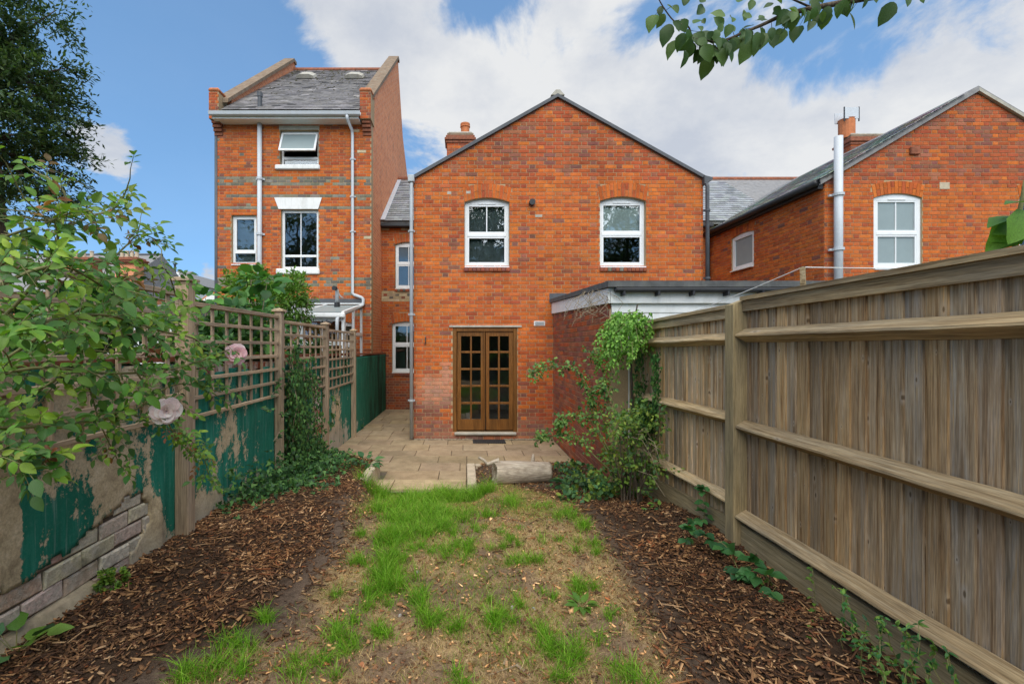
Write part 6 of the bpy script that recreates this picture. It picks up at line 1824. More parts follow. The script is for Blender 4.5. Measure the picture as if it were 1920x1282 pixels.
# ------------------------------------------------------------------ fruit tree whose branch hangs in at the top right
def make_fruit_tree():
    g = random.Random(4); base = Vector((4.75, 3.3, -.12))
    t = thing('fruit_tree', base, 'leafy fruit tree branch hanging into the sky at the top right', 'tree')
    b = MB(); b.tube(curve([base, (4.7, 3.25, 1.2), (4.78, 3.2, 2.6), (4.6, 3.1, 4.1)], 4), [.13, .12, .12, .115, .11, .11, .105, .10, .10, .09, .085, .08, .075], 10); b.build('trunk', MT['bark'], t, smooth=True)
    fol = Foliage('leaf')
    PAL = [(.065, .13, .03), (.05, .10, .028), (.09, .16, .04), (.075, .14, .04), (.11, .18, .045)]
    main = cane(t, [(4.6, 3.1, 4.1), (3.7, 2.85, 4.12), P(1740, -22, 2.65), P(1586, 4, 2.6), P(1480, 26, 2.55), P(1427, 48, 2.55), P(1367, 74, 2.5), P(1336, 98, 2.5)], .024, .003, 'bark', 'branch')
    sec = cane(t, [P(1400, 60, 2.52), P(1350, 78, 2.5), P(1322, 76, 2.48), P(1299, 69, 2.48), P(1290, 50, 2.46), P(1264, 40, 2.45), P(1239, 6, 2.42), P(1228, -20, 2.4)], .006, .0025, 'bark', 'branch')
    third = cane(t, [P(1520, 14, 2.58), P(1470, -8, 2.5), P(1420, -30, 2.45)], .006, .003, 'bark', 'branch')
    def lf(px, py, Y, ang, L):
        p = P(px, py, Y); tip = Vector((math.cos(R(ang)), g.uniform(-.35, .35), -math.sin(R(ang))))
        nn = Vector((g.uniform(-.5, .5), -.75 + g.uniform(-.3, .3), g.uniform(-.2, .8))); s = L * Y / FPX
        fol.leaf(T_OVATE[g.randrange(4)], orient(p, tip, nn, s * g.uniform(.95, 1.15), .95), cpick(g, PAL, .25))
    # hanging leaves: (stalk px, py, depth, angle clockwise from right, length px)
    for (x, y, a, L) in ((1255, 45, 115, 42), (1238, 12, 100, 20), (1246, 26, 110, 26), (1268, 25, 250, 30), (1282, 12, 280, 26), (1306, 28, 300, 34), (1290, 45, 190, 26), (1300, 45, 320, 30), (1275, 75, 118, 40), (1282, 62, 105, 36),
                         (1300, 80, 100, 30), (1283, 95, 85, 34), (1310, 85, 85, 32), (1326, 84, 105, 36), (1292, 70, 80, 24), (1334, 105, 112, 42), (1340, 88, 70, 30), (1315, 60, 260, 18), (1322, 45, 270, 14), (1338, 70, 200, 22), (1345, 62, 300, 24),
                         (1360, 80, 85, 28), (1372, 75, 95, 34), (1385, 70, 110, 36), (1392, 72, 88, 30), (1400, 62, 60, 28), (1412, 70, 108, 50), (1420, 60, 85, 46), (1425, 52, 80, 30), (1355, 50, 215, 26), (1372, 42, 290, 24), (1360, 30, 190, 30),
                         (1395, 40, 275, 26), (1405, 20, 280, 22), (1412, 48, 170, 26), (1440, 38, 200, 26), (1446, 52, 95, 24), (1448, 28, 340, 22), (1470, 30, 75, 24), (1490, 22, 100, 26), (1500, 16, 60, 22), (1515, 20, 110, 26), (1530, 14, 100, 22),
                         (1556, 12, 105, 34), (1570, 8, 80, 26), (1585, 10, 60, 22), (1522, 40, 120, 26), (1480, 0, 200, 24), (1465, 8, 220, 26), (1450, 6, 170, 22), (1500, 2, 340, 24), (1545, -2, 320, 26), (1600, 0, 70, 22), (1625, -8, 90, 22),
                         (1676, 4, 122, 44), (1640, -10, 80, 20), (1700, -8, 90, 24), (1720, -12, 60, 22), (1385, 5, 300, 34), (1312, 5, 300, 26), (1450, 15, 30, 26), (1410, 32, 200, 22), (1377, 60, 240, 22), (1350, 100, 60, 16), (1540, 22, 60, 20),
                         (1343, 92, 130, 30), (1366, 92, 70, 26), (1430, 40, 250, 20), (1434, 62, 110, 28), (1476, 40, 100, 22)):
        lf(x, y, 2.5 + g.uniform(-.06, .06), a + g.uniform(-8, 8), L * .86)
    for c in (main[14:], sec[:-6]):
        for _ in range(26):
            p = c[g.randrange(len(c))]; q = p + Vector((g.gauss(0, .035), g.gauss(0, .04), g.gauss(-.01, .03))); b = MB(); b.tube([p, q], [.0016, .001], 4); b.build('twig', MT['bark'], t)
            fol.leaf(T_OVATE[g.randrange(4)], orient(q, Vector((g.gauss(0, .6), g.gauss(0, .3), -1)), Vector((g.gauss(0, .4), -.9, g.uniform(-.1, .6))), g.uniform(.05, .10), 1.1), cpick(g, PAL, .25))
    for c in (main[:9],):
        for p in c:
            for _ in range(5): fol.leaf(T_OVATE[g.randrange(4)], orient(p + rdir(g) * .06, rdir(g, -.6), rdir(g, 1), .085 * g.uniform(.7, 1.1)), cpick(g, PAL, .25))
    fol.build(t, 300)
make_fruit_tree()

# ------------------------------------------------------------------ evergreen tree at the far left
def make_big_tree(name, base, label, cx, cy, cz, rx, ry, rz, nclump, nleaf, lsize, pal, seed, cat='tree', tpl=T_LONG, group=None, trunk=.32, flat=.55, cl=.55):
    g = random.Random(seed); t = thing(name, base, label, cat, group); base = Vector(base); C0 = Vector((cx, cy, cz))
    fol = Foliage('leaf')
    b = MB(); b.tube(curve([base, base.lerp(C0, .4) + Vector((.1, .1, 0)), C0 + Vector((0, 0, -rz * .1)), C0 + Vector((.1, 0, rz * .8))], 4), [lerp(trunk, trunk * .12, i / 12) for i in range(13)], 10); b.build('trunk', MT['bark'], t, smooth=True)
    limbs = MB(); kk = 0
    for i in range(nclump):
        while True:
            d = rdir(g); rr = g.random() ** .45
            if d.z > -.9: break
        p = Vector((d.x * rx, d.y * ry, d.z * rz)) * rr * (1 + .22 * mnoise.noise(d * 2.3 + Vector((seed, 0, 0)))) + C0
        out = Vector((d.x, d.y, d.z * .4 + .12)).normalized()
        if i % 5 == 0:
            s = C0 + Vector((0, 0, (p.z - C0.z) * .55 - .1 * rz)); limbs.tube([s, s.lerp(p, .5) + Vector((0, 0, .1)), p], [trunk * .22, trunk * .12, .012], 5)
        shade = lerp(.62, 1.15, rr * rr) * g.uniform(.8, 1.2)
        n = int(nleaf * g.uniform(.6, 1.3)); R0 = cl * g.uniform(.6, 1.25)
        for _ in range(n):
            q = rdir(g); q = Vector((q.x, q.y, q.z * flat)) * R0 * g.random() ** .6
            q += out * (g.random() * R0 * .5)
            tip = out * .8 + rdir(g) * .9
            fol.leaf(tpl[g.randrange(len(tpl))], orient(p + q, tip, Vector((0, 0, 1)) + rdir(g) * .8, lsize * g.uniform(.6, 1.25)), cpick(g, pal, .25))
    if limbs.v: limbs.build('limbs', MT['bark'], t, smooth=True)
    fol.build(t, 0, joined='crown', stuff=False)
    return t
OAK = [(.045, .085, .026), (.06, .11, .034), (.08, .135, .045), (.03, .06, .022), (.11, .155, .06)]
make_big_tree('evergreen_tree', (-13.6, 13.5, -.12), 'tall dark evergreen tree rising at the left picture edge', -13.75, 13.5, 9.0, 1.75, 2.6, 5.1, 380, 110, .17, OAK, 3, cl=.60, flat=.5, tpl=T_TINYL)
# trees in the gardens behind the camera, which the window panes mirror
make_big_tree('garden_tree', (2, -15, -.12), 'broad dark tree mirrored in the left upper window of the gabled house', 2, -15, 9.0, 4.2, 3.2, 5.6, 130, 60, .45, OAK, 5, cl=1.3, tpl=T_TINYL)
make_big_tree('garden_tree', (-14, -15, -.12), 'broad dark tree mirrored in the windows of the tall house', -14, -15, 8.5, 4.2, 3.2, 5.6, 120, 60, .45, OAK, 8, cl=1.3, tpl=T_TINYL)
make_big_tree('garden_tree', (12, -16, -.12), 'broad dark tree mirrored in the right upper window of the gabled house', 12, -16, 8.5, 4.2, 3.2, 5.4, 120, 60, .45, OAK, 6, cl=1.3, tpl=T_TINYL)

def rear_hedge():  # unseen hedge, added so the door panes mirror something dark instead of sky
    g = random.Random(66); t = thing('added_hedge', (0, -6.5, -.12), 'unseen hedge added behind the camera to darken the French door panes', 'hedge'); fol = Foliage('leaf')
    b = MB(); b.box(-6, 6, -7.0, -6.5, -.12, 2.5); b.build('core', MT['bark'], t)
    for i in range(5200): fol.leaf(T_TINYL[0], orient((g.uniform(-6, 6), -6.45 + g.gauss(0, .1), g.uniform(0, 2.75)), rdir(g), Vector((0, 1, .5)) + rdir(g) * .7, g.uniform(.12, .25), 1.6), cpick(g, OAK, .3))
    fol.build(t, 0)
rear_hedge()
# ------------------------------------------------------------------ shrubs behind the trellis
def make_fig():
    g = random.Random(31); base = Vector((-3.6, 7.2, -.1))
    t = thing('fig_bush', base, 'large leaved green bush rising behind the open trellis panel', 'bush'); fol = Foliage('leaf')
    PAL = [(.055, .16, .035), (.08, .21, .045), (.04, .12, .03), (.11, .26, .05)]
    for i in range(46):
        px = g.uniform(380, 520); top = 510 + 40 * abs(px - 470) / 90; py = g.uniform(top, 700); Y = g.uniform(6.4, 8.2)
        p = P(px, py, Y)
        if p.x > -2.6: p.x = -2.6 - g.random() * .4
        q = base + Vector(((p.x - base.x) * .3, (p.y - base.y) * .3, .5)); b = MB()
        if i % 2 == 0: b.tube([base, q, p], [.02, .014, .005], 5); b.build('stem', MT['dead_stem'], t)
        for _ in range(9):
            d = rdir(g, .15); fol.leaf(T_BRAM[g.randrange(3)], orient(p + d * .12, d + Vector((0, -.2, -.1)), Vector((0, -.3, 1)) + rdir(g) * .5, g.uniform(.12, .22)), cpick(g, PAL, .25))
    fol.build(t, 300)
make_fig()
def leafy_ball(name, label, px, py, Y, rx, rz, n, size, pal, seed, tpl=T_SMALL, cat='shrub', ry=None, stemn=10, base=None, lim=0):
    g = random.Random(seed); c = P(px, py, Y); base = Vector(base or (c.x, Y, -.1)); t = thing(name, base, label, cat); fol = Foliage('leaf')
    for i in range(stemn):
        d = rdir(g, .6); p = c + Vector((d.x * rx, d.y * (ry or rx), d.z * rz)) * .8; b = MB(); b.tube([base, base.lerp(c, .6) + rdir(g) * .05, p], [.016, .011, .003], 5); b.build('stem', MT['dead_stem'], t)
    for i in range(n // 14):
        d = rdir(g, .15); rr = g.random() ** .4 * (1 + .3 * mnoise.noise(d * 2.5 + Vector((seed, 1, 2))))
        p = c + Vector((d.x * rx, d.y * (ry or rx), d.z * rz)) * rr
        for _ in range(14):
            q = p + rdir(g) * rx * .16; fol.leaf(tpl[g.randrange(len(tpl))], orient(q, d + rdir(g) * .9, Vector((0, 0, 1)) + rdir(g) * .7, size * g.uniform(.6, 1.25)), cpick(g, pal, .28))
    fol.build(t, lim); return t
LIME = [(.12, .24, .03), (.16, .30, .04), (.09, .19, .03), (.20, .33, .06)]
leafy_ball('laurel_bush', 'bright green rounded bush in front of the tall house lean-to', 545, 565, 8.6, .42, .50, 2600, .085, LIME, 5, T_LONG)
leafy_ball('laurel_bush', 'taller bright green bush behind the trellis under the casement window', 470, 555, 9.0, .55, .55, 2400, .10, LIME, 6, T_LONG)
DG = [(.030, .085, .022), (.05, .12, .03), (.022, .06, .018), (.07, .15, .04)]
leafy_ball('hedge_shrub', 'dark leafy shrub low behind the middle of the trellis', 450, 665, 6.6, .75, .55, 2600, .11, DG, 7, T_OVATE, ry=1.1)
leafy_ball('hedge_shrub', 'dark shrub low behind the trellis under the lean-to', 590, 690, 8.4, .5, .45, 1500, .10, DG, 8, T_OVATE)
leafy_ball('hedge_shrub', 'green shrub behind the near trellis and the rose', 150, 640, 4.2, .9, .55, 2400, .10, DG + LIME[:2], 9, T_OVATE, ry=.8)

# ------------------------------------------------------------------ ivy
IVY = [(.035, .10, .028), (.055, .15, .038), (.085, .20, .05), (.025, .07, .02), (.13, .26, .06)]
def make_trellis_ivy():
    g = random.Random(12); base = Vector((-2.16, 5.75, .25)); t = thing('trellis_ivy', base, 'ivy tumbling down the trellis and wall beside the second post', 'ivy'); fol = Foliage('leaf')
    for s in range(16):
        y = 5.55 + abs(g.gauss(0, .38)); z0 = 1.86 - g.random() * .5 - (y - 5.5) * .2; pts = []
        zz = z0; yy = y; xx = -2.12
        while zz > .25:
            pts.append((xx, yy, zz)); zz -= .10; yy += g.gauss(0, .035); xx = max(-2.2, min(-2.02, xx + g.gauss(0, .02)))
        if len(pts) < 3: continue
        b = MB(); b.tube(pts, [.004] * len(pts), 4); b.build('vine', MT['dead_stem'], t)
        for p in pts:
            for _ in range(13):
                q = Vector(p) + Vector((g.uniform(-.02, .09), g.gauss(0, .07), g.gauss(0, .05))); fol.leaf(T_IVY[g.randrange(2)], orient(q, Vector((.3, g.gauss(0, .5), -1)), Vector((1, -.5, .3)) + rdir(g) * .4, g.uniform(.03, .06)), cpick(g, IVY, .3))
    # loose sprays over the post and the open panel
    for (y, z) in ((5.2, 1.35), (5.0, 1.25), (4.8, 1.15), (5.3, 1.55), (5.35, 1.0), (5.1, .75), (5.3, .6), (7.3, 1.0), (7.35, .75), (7.5, .9), (7.3, .6)):
        p = Vector((-2.10, y, z)); q = p + Vector((.04, g.uniform(-.2, .2), g.uniform(-.2, .12))); b = MB(); b.tube([p, q], .003, 4); b.build('vine', MT['dead_stem'], t)
        sprig(fol, g, p, q, 12, .05, IVY, T_IVY, .3)
    fol.build(t, 0)
make_trellis_ivy()
def make_ground_ivy():
    g = random.Random(13); t = thing('ground_ivy', (-1.9, 5.6, .25), 'ivy and weeds spreading over the mulch at the foot of the wall', 'ivy'); fol = Foliage('leaf')
    for i in range(2300):
        y = g.uniform(3.9, 7.0); k = sm(3.9, 5.3, y); x = -2.17 + abs(g.gauss(0, .12 + .26 * k))
        if in_patio(x, y) or x > -1.2: continue
        dens = k * math.exp(-((x + 2.17) / (.25 + .45 * k)) ** 2)
        if g.random() > dens * .75 + .05: continue
        h = gz(x, y) + abs(g.gauss(.02, .05)) * (1 + 1.5 * (x < -1.95))
        for _ in range(3): fol.leaf(T_IVY[g.randrange(2)], orient((x + g.gauss(0, .03), y + g.gauss(0, .03), h), rdir(g, .1), Vector((.3, -.4, 1)) + rdir(g) * .5, g.uniform(.03, .062)), cpick(g, IVY, .3))
    fol.build(t, 0)
make_ground_ivy()
BLUEG = [(.05, .14, .05), (.07, .18, .065), (.04, .11, .04), (.10, .22, .075)]
def rosette(name, label, px, py, n, L, pal, seed, z=None, up=.6, tpl=T_LONG, cat='weed', h=.05, grp=None, wid=1.5):
    g = random.Random(seed); x, y = ground_from_px(px, py); zz = gz(x, y) if z is None else z; t = thing(name, (x, y, zz), label, cat, grp); fol = Foliage('leaf')
    for i in range(n):
        a = 6.283 * i / n + g.uniform(-.3, .3); d = Vector((math.cos(a), math.sin(a), up * g.uniform(.5, 1.4))); st_ = Vector((x, y, zz)) ; e = st_ + d.normalized() * h * g.uniform(.6, 1.4)
        b = MB(); b.tube([st_, e], [.003, .002], 4); b.build('stalk', MT['stem'], t)
        fol.leaf(tpl[g.randrange(len(tpl))], orient(e, d + Vector((0, 0, -.25)), Vector((0, 0, 1)) + d * .1 + rdir(g) * .3, L * g.uniform(.7, 1.2), wid), cpick(g, pal, .25))
    fol.build(t, 300); return t
rosette('kerb_weed', 'blue green lobed weed leaning over the patio kerb', 690, 872, 14, .15, BLUEG, 3, z=.19, h=.12)
rosette('kerb_weed', 'smaller weed growing at the corner of the raised bed', 655, 864, 9, .11, BLUEG, 4, z=.15, h=.10)
rosette('dock_weed', 'broad leaved grey green weed between the log and the shrub', 1070, 915, 15, .20, [(.05, .12, .055), (.07, .15, .07)], 5, h=.10)
rosette('small_weed', 'bright weed seedling at the lawn edge below the log bed', 1068, 945, 10, .06, LIME, 6, h=.03)
rosette('small_weed', 'bright flat weed beside the right-hand grass tuft', 1090, 1138, 13, .07, LIME, 7, h=.04)
rosette('small_weed', 'tiny bright weed near the right edge of the lawn', 1150, 1145, 7, .04, LIME, 8, h=.02)
rosette('small_weed', 'small green weed on the sandy lawn beside the top tufts', 933, 998, 7, .05, LIME, 9, h=.02)
leafy_ball('wall_weed', 'bushy green weed at the foot of the bare bricks', 207, 1094, 2.80, .085, .095, 900, .022, LIME + YGREEN, 10, T_BRAM, 'weed', base=(-2.12, 2.80, .33))
rosette('corner_weed', 'broad leaves of a young weed in the bottom left corner', 30, 1225, 9, .11, BLUEG + LIME, 11, h=.10, up=.9, tpl=T_BRAM, wid=1.0)
rosette('passage_weed', 'low weed at the wall foot where the passage begins', 672, 806, 14, .09, IVY, 12, z=.0, h=.08, up=1.0)

# ------------------------------------------------------------------ growth at the end of the right fence
def make_right_climber():
    g = random.Random(40); base = Vector((1.83, 5.2, gz(1.83, 5.2))); t = thing('hanging_climber', base, 'light green climber tumbling over the far end of the fence', 'climber'); fol = Foliage('leaf')
    VIT = [(.14, .31, .035), (.19, .39, .05), (.10, .23, .03), (.25, .45, .075)]
    cane(t, [base, (1.88, 5.2, 1.0), (1.9, 5.3, 1.8), (1.9, 5.1, 2.25)], .02, .008, 'bark', 'vine')
    for i in range(95):
        t0 = P(g.uniform(1140, 1222), g.uniform(588, 640) if i % 3 else g.uniform(580, 600), g.uniform(4.75, 5.35)); Lh = g.uniform(.10, .45) * (1.2 if t0.x < 1.75 else .7)
        side = -1 if g.random() < .72 else .4
        p1 = t0 + Vector((side * g.uniform(.05, .22), g.uniform(-.15, .1), -Lh)); b = MB()
        if i % 4 == 0: b.tube([t0, t0.lerp(p1, .5) + Vector((side * .05, 0, .05)), p1], [.004, .003, .002], 4); b.build('vine', MT['stem'], t)
        sprig(fol, g, t0, p1, 38, .034, VIT, T_SMALL, .5, .9, .3, 1.15)
    fol.build(t, 0)
    # darker ivy behind it, running in strands down the fence
    base2 = Vector((1.93, 4.9, gz(1.93, 4.9))); t2 = thing('fence_ivy', base2, 'dark ivy strands clinging to the far fence panel', 'ivy'); fol = Foliage('leaf')
    for (px, y0, y1, w, n) in ((1236, 660, 770, 5, 200), (1206, 660, 790, 8, 240), (1176, 640, 790, 16, 420), (1215, 745, 830, 22, 420), (1180, 700, 800, 20, 340), (1225, 770, 800, 14, 160), (1150, 690, 800, 14, 240)):
        pts = []
        for i in range(12):
            py = lerp(y0, y1, i / 11); Y = 1.97 * FPX / (px - VPX); pts.append(P(px + 4 * math.sin(i * 1.3), py, Y) - Vector((.01, 0, 0)))
        b = MB(); b.tube(pts, .004, 4); b.build('vine', MT['dead_stem'], t2)
        Y = 1.97 * FPX / (px - VPX)
        for _ in range(n):
            p = P(px + g.gauss(0, w * .5), g.uniform(y0, y1), Y) + Vector((-g.uniform(0, .07), 0, 0)); fol.leaf(T_IVY[g.randrange(2)], orient(p, Vector((-.3, g.gauss(0, .4), -1)), Vector((-1, -.4, .3)) + rdir(g) * .4, g.uniform(.028, .055)), cpick(g, IVY[1:], .3))
    fol.build(t2, 0)
make_right_climber()
def make_right_shrub():
    g = random.Random(44); bx, by = 1.66, 4.55; base = Vector((bx, by, gz(bx, by))); t = thing('briar_bush', base, 'tangled green briar bush on the bare soil before the fence end', 'bush'); fol = Foliage('leaf')
    PAL = [(.13, .23, .035), (.18, .29, .045), (.09, .18, .035), (.25, .32, .05), (.07, .15, .045)]
    for i in range(16):
        a = g.uniform(0, 6.283); r = g.uniform(.02, .12); p0 = base + Vector((r * math.cos(a), r * math.sin(a), -.02)); p1 = p0 + Vector((g.gauss(0, .10), g.gauss(0, .10), g.uniform(.35, .7)))
        b = MB(); b.tube([p0, p0.lerp(p1, .5) + rdir(g) * .03, p1], [.009, .007, .003], 6); o = b.build('stem', MT['bark'], t)
    # leafy body
    for i in range(250):
        px = g.gauss(1184, 36); py = g.uniform(770, 930); Y = g.uniform(4.3, 5.1)
        if py > 890 and px > 1170 and g.random() < .5: continue
        if px < 1085 and py < 800 and g.random() < .6: continue
        c = P(px, py, Y); c.x = min(c.x, 1.9); d = rdir(g, .3); sprig(fol, g, c, c + d * .16, 9, .042, PAL, T_SMALL, .2, .9, .3)
    # the long reaching rose shoots on its left
    for pts in ([base + Vector((-.1, .1, .3)), P(1120, 800, 4.9), P(1105, 730, 5.0), P(1070, 690, 5.1), P(1020, 690, 5.15), P(998, 702, 5.15)],
                [base + Vector((-.1, .1, .2)), P(1130, 830, 4.9), P(1100, 780, 5.0), P(1060, 790, 5.1), P(1045, 785, 5.1)],
                [base + Vector((-.1, .1, .2)), P(1110, 850, 5.0), P(1070, 815, 5.1), P(1030, 818, 5.2), P(1005, 826, 5.2)],
                [base + Vector((-.05, .1, .3)), P(1140, 760, 4.9), P(1128, 690, 4.95), P(1105, 660, 5.0)],
                [base + Vector((-.05, .1, .3)), P(1150, 760, 4.8), P(1125, 720, 4.9), P(1105, 745, 5.0), P(1120, 770, 5.0)]):
        c = cane(t, pts, .008, .003, 'stem', 'shoot'); n = len(c)
        for i in range(n // 3, n):
            for _ in range(3):
                sprig(fol, g, c[i], c[i] + rdir(g, .1) * .10, 5, .040, [(.11, .23, .05), (.15, .28, .06), (.08, .17, .05), (.22, .34, .07)], T_OVATE, .25, .8, .25)
    # dead twigs
    for i in range(9):
        p0 = base + Vector((g.uniform(-.05, .15), g.uniform(-.1, .1), g.uniform(.3, .7))); p1 = p0 + Vector((g.uniform(-.05, .2), g.uniform(-.4, .1), g.uniform(-.3, .3))); b = MB(); b.tube([p0, p0.lerp(p1, .5) + Vector((0, 0, .08)), p1], [.004, .003, .0015], 4); b.build('dead_twig', MT['dead_stem'], t)
    fol.build(t, 0)
    # low growth at its feet
    fol2 = Foliage('leaf'); t2 = thing('low_undergrowth', (1.35, 4.7, gz(1.35, 4.7)), 'low weeds around the foot of the briar bush', 'undergrowth')
    for i in range(120):
        x, y = ground_from_px(g.gauss(1120, 45), g.uniform(880, 945)); z = gz(x, y) + abs(g.gauss(0, .07)); d = rdir(g, .6); x = min(x, 1.9)
        sprig(fol2, g, (x, y, z), Vector((x, y, z)) + d * .10, 7, .06, PAL + BLUEG, T_OVATE, .1, .9, .3)
    fol2.build(t2, 0)
make_right_shrub()
def make_dead_vine():
    g = random.Random(50); t = thing('dead_vine', P(1125, 590, 5.6), 'dry dead vine tangled over the corner of the flat roof', 'vine')
    for i in range(26):
        p = P(g.uniform(1095, 1142), g.uniform(540, 556), 5.42); p.x -= .03; pts = [p]; q = p.copy()
        for k in range(6): q = q + Vector((g.gauss(-.01, .05), g.uniform(-.02, .02), -g.uniform(.02, .07))); q.y = min(q.y, 5.40 if q.x > EXL else 6); pts.append(q.copy())
        b = MB(); b.tube(pts, .0025, 4); b.build('tendril', MT['dead_stem'], t)
make_dead_vine()

# ------------------------------------------------------------------ brambles at the foot of the right fence
BRAM = [(.045, .15, .04), (.065, .19, .05), (.035, .115, .035), (.085, .22, .06)]
def bramble(label, pts, nl, L, seed, name='bramble', pal=BRAM, tri=True, tpl=T_BRAM, r=.004):
    g = random.Random(seed); c0 = Vector(pts[0]); t = thing(name, c0, label, 'bramble' if name == 'bramble' else 'weed'); fol = Foliage('leaf')
    c = cane(t, pts, r, r * .4, 'stem', 'shoot', 5)
    for i in range(nl):
        k = min(len(c) - 1, int((i + .5) / nl * len(c))); p = c[k]; d = (rdir(g, .5) + Vector((-.5, -.2, 0))).normalized(); e = p + d * L * .6
        b = MB(); b.tube([p, e], [.0016, .0012], 4); b.build('leaf_stalk', MT['stem'], t)
        s = d.cross(Vector((0, 0, 1))).normalized()
        for tip in ((d, d * .4 + s, d * .4 - s) if tri else (d,)):
            fol.leaf(tpl[g.randrange(len(tpl))], orient(e, tip + Vector((0, 0, -.2)), Vector((-.25, -.25, 1)) + rdir(g) * .25, L * g.uniform(.75, 1.1)), cpick(g, pal, .22))
    fol.build(t, 300)
def GP(px, py, h=0.0, z=.335):
    x, y = ground_from_px(px, py); return Vector((min(x, 1.93), y, gz(x, y) + h))
bramble('bramble shoot spreading over the soil beside the big fence post', [GP(1385, 1075, .02), GP(1360, 1050, .10), GP(1320, 1030, .10), GP(1280, 1015, .06)], 9, .085, 3)
bramble('bramble shoot with broad leaves under the near fence rail', [GP(1390, 1080, .02), GP(1400, 1090, .10), GP(1430, 1100, .08), GP(1455, 1115, .05)], 9, .085, 4)
bramble('bramble sprig rooted against the far gravel board', [GP(1322, 985, .02), P(1322, 960, 3.75), P(1325, 930, 3.75), P(1328, 915, 3.75)], 7, .07, 5)
bramble('bramble leaves against the left face of the fence post', [GP(1300, 1000, .02), P(1305, 985, 3.6), P(1320, 975, 3.6)], 4, .055, 6)
bramble('slender leafy weed standing against the near gravel board', [GP(1530, 1200, .0), P(1529, 1150, 2.55), P(1527, 1100, 2.6), P(1524, 1062, 2.62)], 16, .028, 7, 'fence_weed', LIME, False, T_OVATE, .002)
bramble('low pale weed at the board foot below the bramble', [GP(1440, 1105, .0), GP(1442, 1098, .05)], 8, .035, 8, 'fence_weed', LIME, False, T_OVATE, .002)
bramble('weeds at the foot of the far fence panel', [GP(1215, 960, .0), GP(1225, 955, .06), GP(1240, 965, .04)], 12, .05, 9, 'fence_weed', BLUEG + LIME, False, T_OVATE, .002)
def thin_stems():
    g = random.Random(71); t = thing('vetch_tangle', Vector((1.80, 1.9, gz(1.8, 1.9))), 'thin straggling vetch along the fence foot in the bottom right corner', 'weed'); fol = Foliage('leaf')
    for i in range(17):
        px = g.uniform(1640, 1930); x0, y0 = ground_from_px(px, 1300); x0 = min(1.93, x0 * .99); y0 = max(1.62, min(y0, 2.3)); p = Vector((g.uniform(1.72, 1.93), g.uniform(1.65, 2.25), .33)); pts = [p]; d = Vector((g.uniform(-.25, .1), g.uniform(-.1, .45), 1)).normalized()
        for k in range(7): p = p + d * g.uniform(.03, .055) + rdir(g) * .012; p.x = min(p.x, 1.965); d = (d + rdir(g) * .25 + Vector((-.03, .04, -.05))).normalized(); pts.append(p.copy())
        b = MB(); b.tube(pts, [.002] * len(pts), 4); b.build('stem', MT['stem'], t)
        for q in pts[1:]:
            for _ in range(4): fol.leaf(T_LONG[g.randrange(2)], orient(q, rdir(g, .3), Vector((-.3, -.3, 1)) + rdir(g) * .4, g.uniform(.016, .034), 1.2), cpick(g, BRAM + LIME, .3))
    fol.build(t, 0)
thin_stems()
# broad leaves showing over the fence at the right edge
def over_fence():
    g = random.Random(80); t = thing('loquat_shrub', (2.75, 2.3, -.12), 'broad leaved shrub peeping over the fence at the right picture edge', 'shrub'); fol = Foliage('leaf')
    cane(t, [(2.75, 2.3, -.12), (2.72, 2.3, 1.2), (2.7, 2.28, 2.2), (2.72, 2.25, 2.6)], .02, .008, 'stem', 'stem')
    for (px, py, Y, ang, L, tilt) in ((1905, 405, 2.25, 175, 55, 0), (1912, 420, 2.25, 160, 50, 1), (1908, 415, 2.25, 130, 70, 1), (1925, 395, 2.2, 120, 70, 1), (1895, 455, 2.3, 170, 45, 0), (1915, 450, 2.25, 165, 50, 0), (1930, 380, 2.2, 185, 50, 0), (1880, 462, 2.3, 200, 36, 0), (1935, 440, 2.2, 100, 60, 1)):
        p = P(px, py, Y); tip = Vector((math.cos(R(ang)), g.uniform(-.2, .2), -math.sin(R(ang)))); fol.leaf(T_BRAM[g.randrange(3)], orient(p, tip, Vector((0, -1, .4)) if tilt else Vector((0, -.25, 1)), L * Y / FPX), cpick(g, [(.13, .26, .03), (.09, .2, .03)], .2))
    for i in range(40): fol.leaf(T_BRAM[g.randrange(3)], orient(Vector((2.75, 2.25, g.uniform(1.6, 2.4))) + Vector((g.uniform(-.05, .35), g.uniform(-.25, .25), 0)), rdir(g, -.2), rdir(g, 1), g.uniform(.1, .16)), cpick(g, LIME, .25))
    fol.build(t, 300)
over_fence()

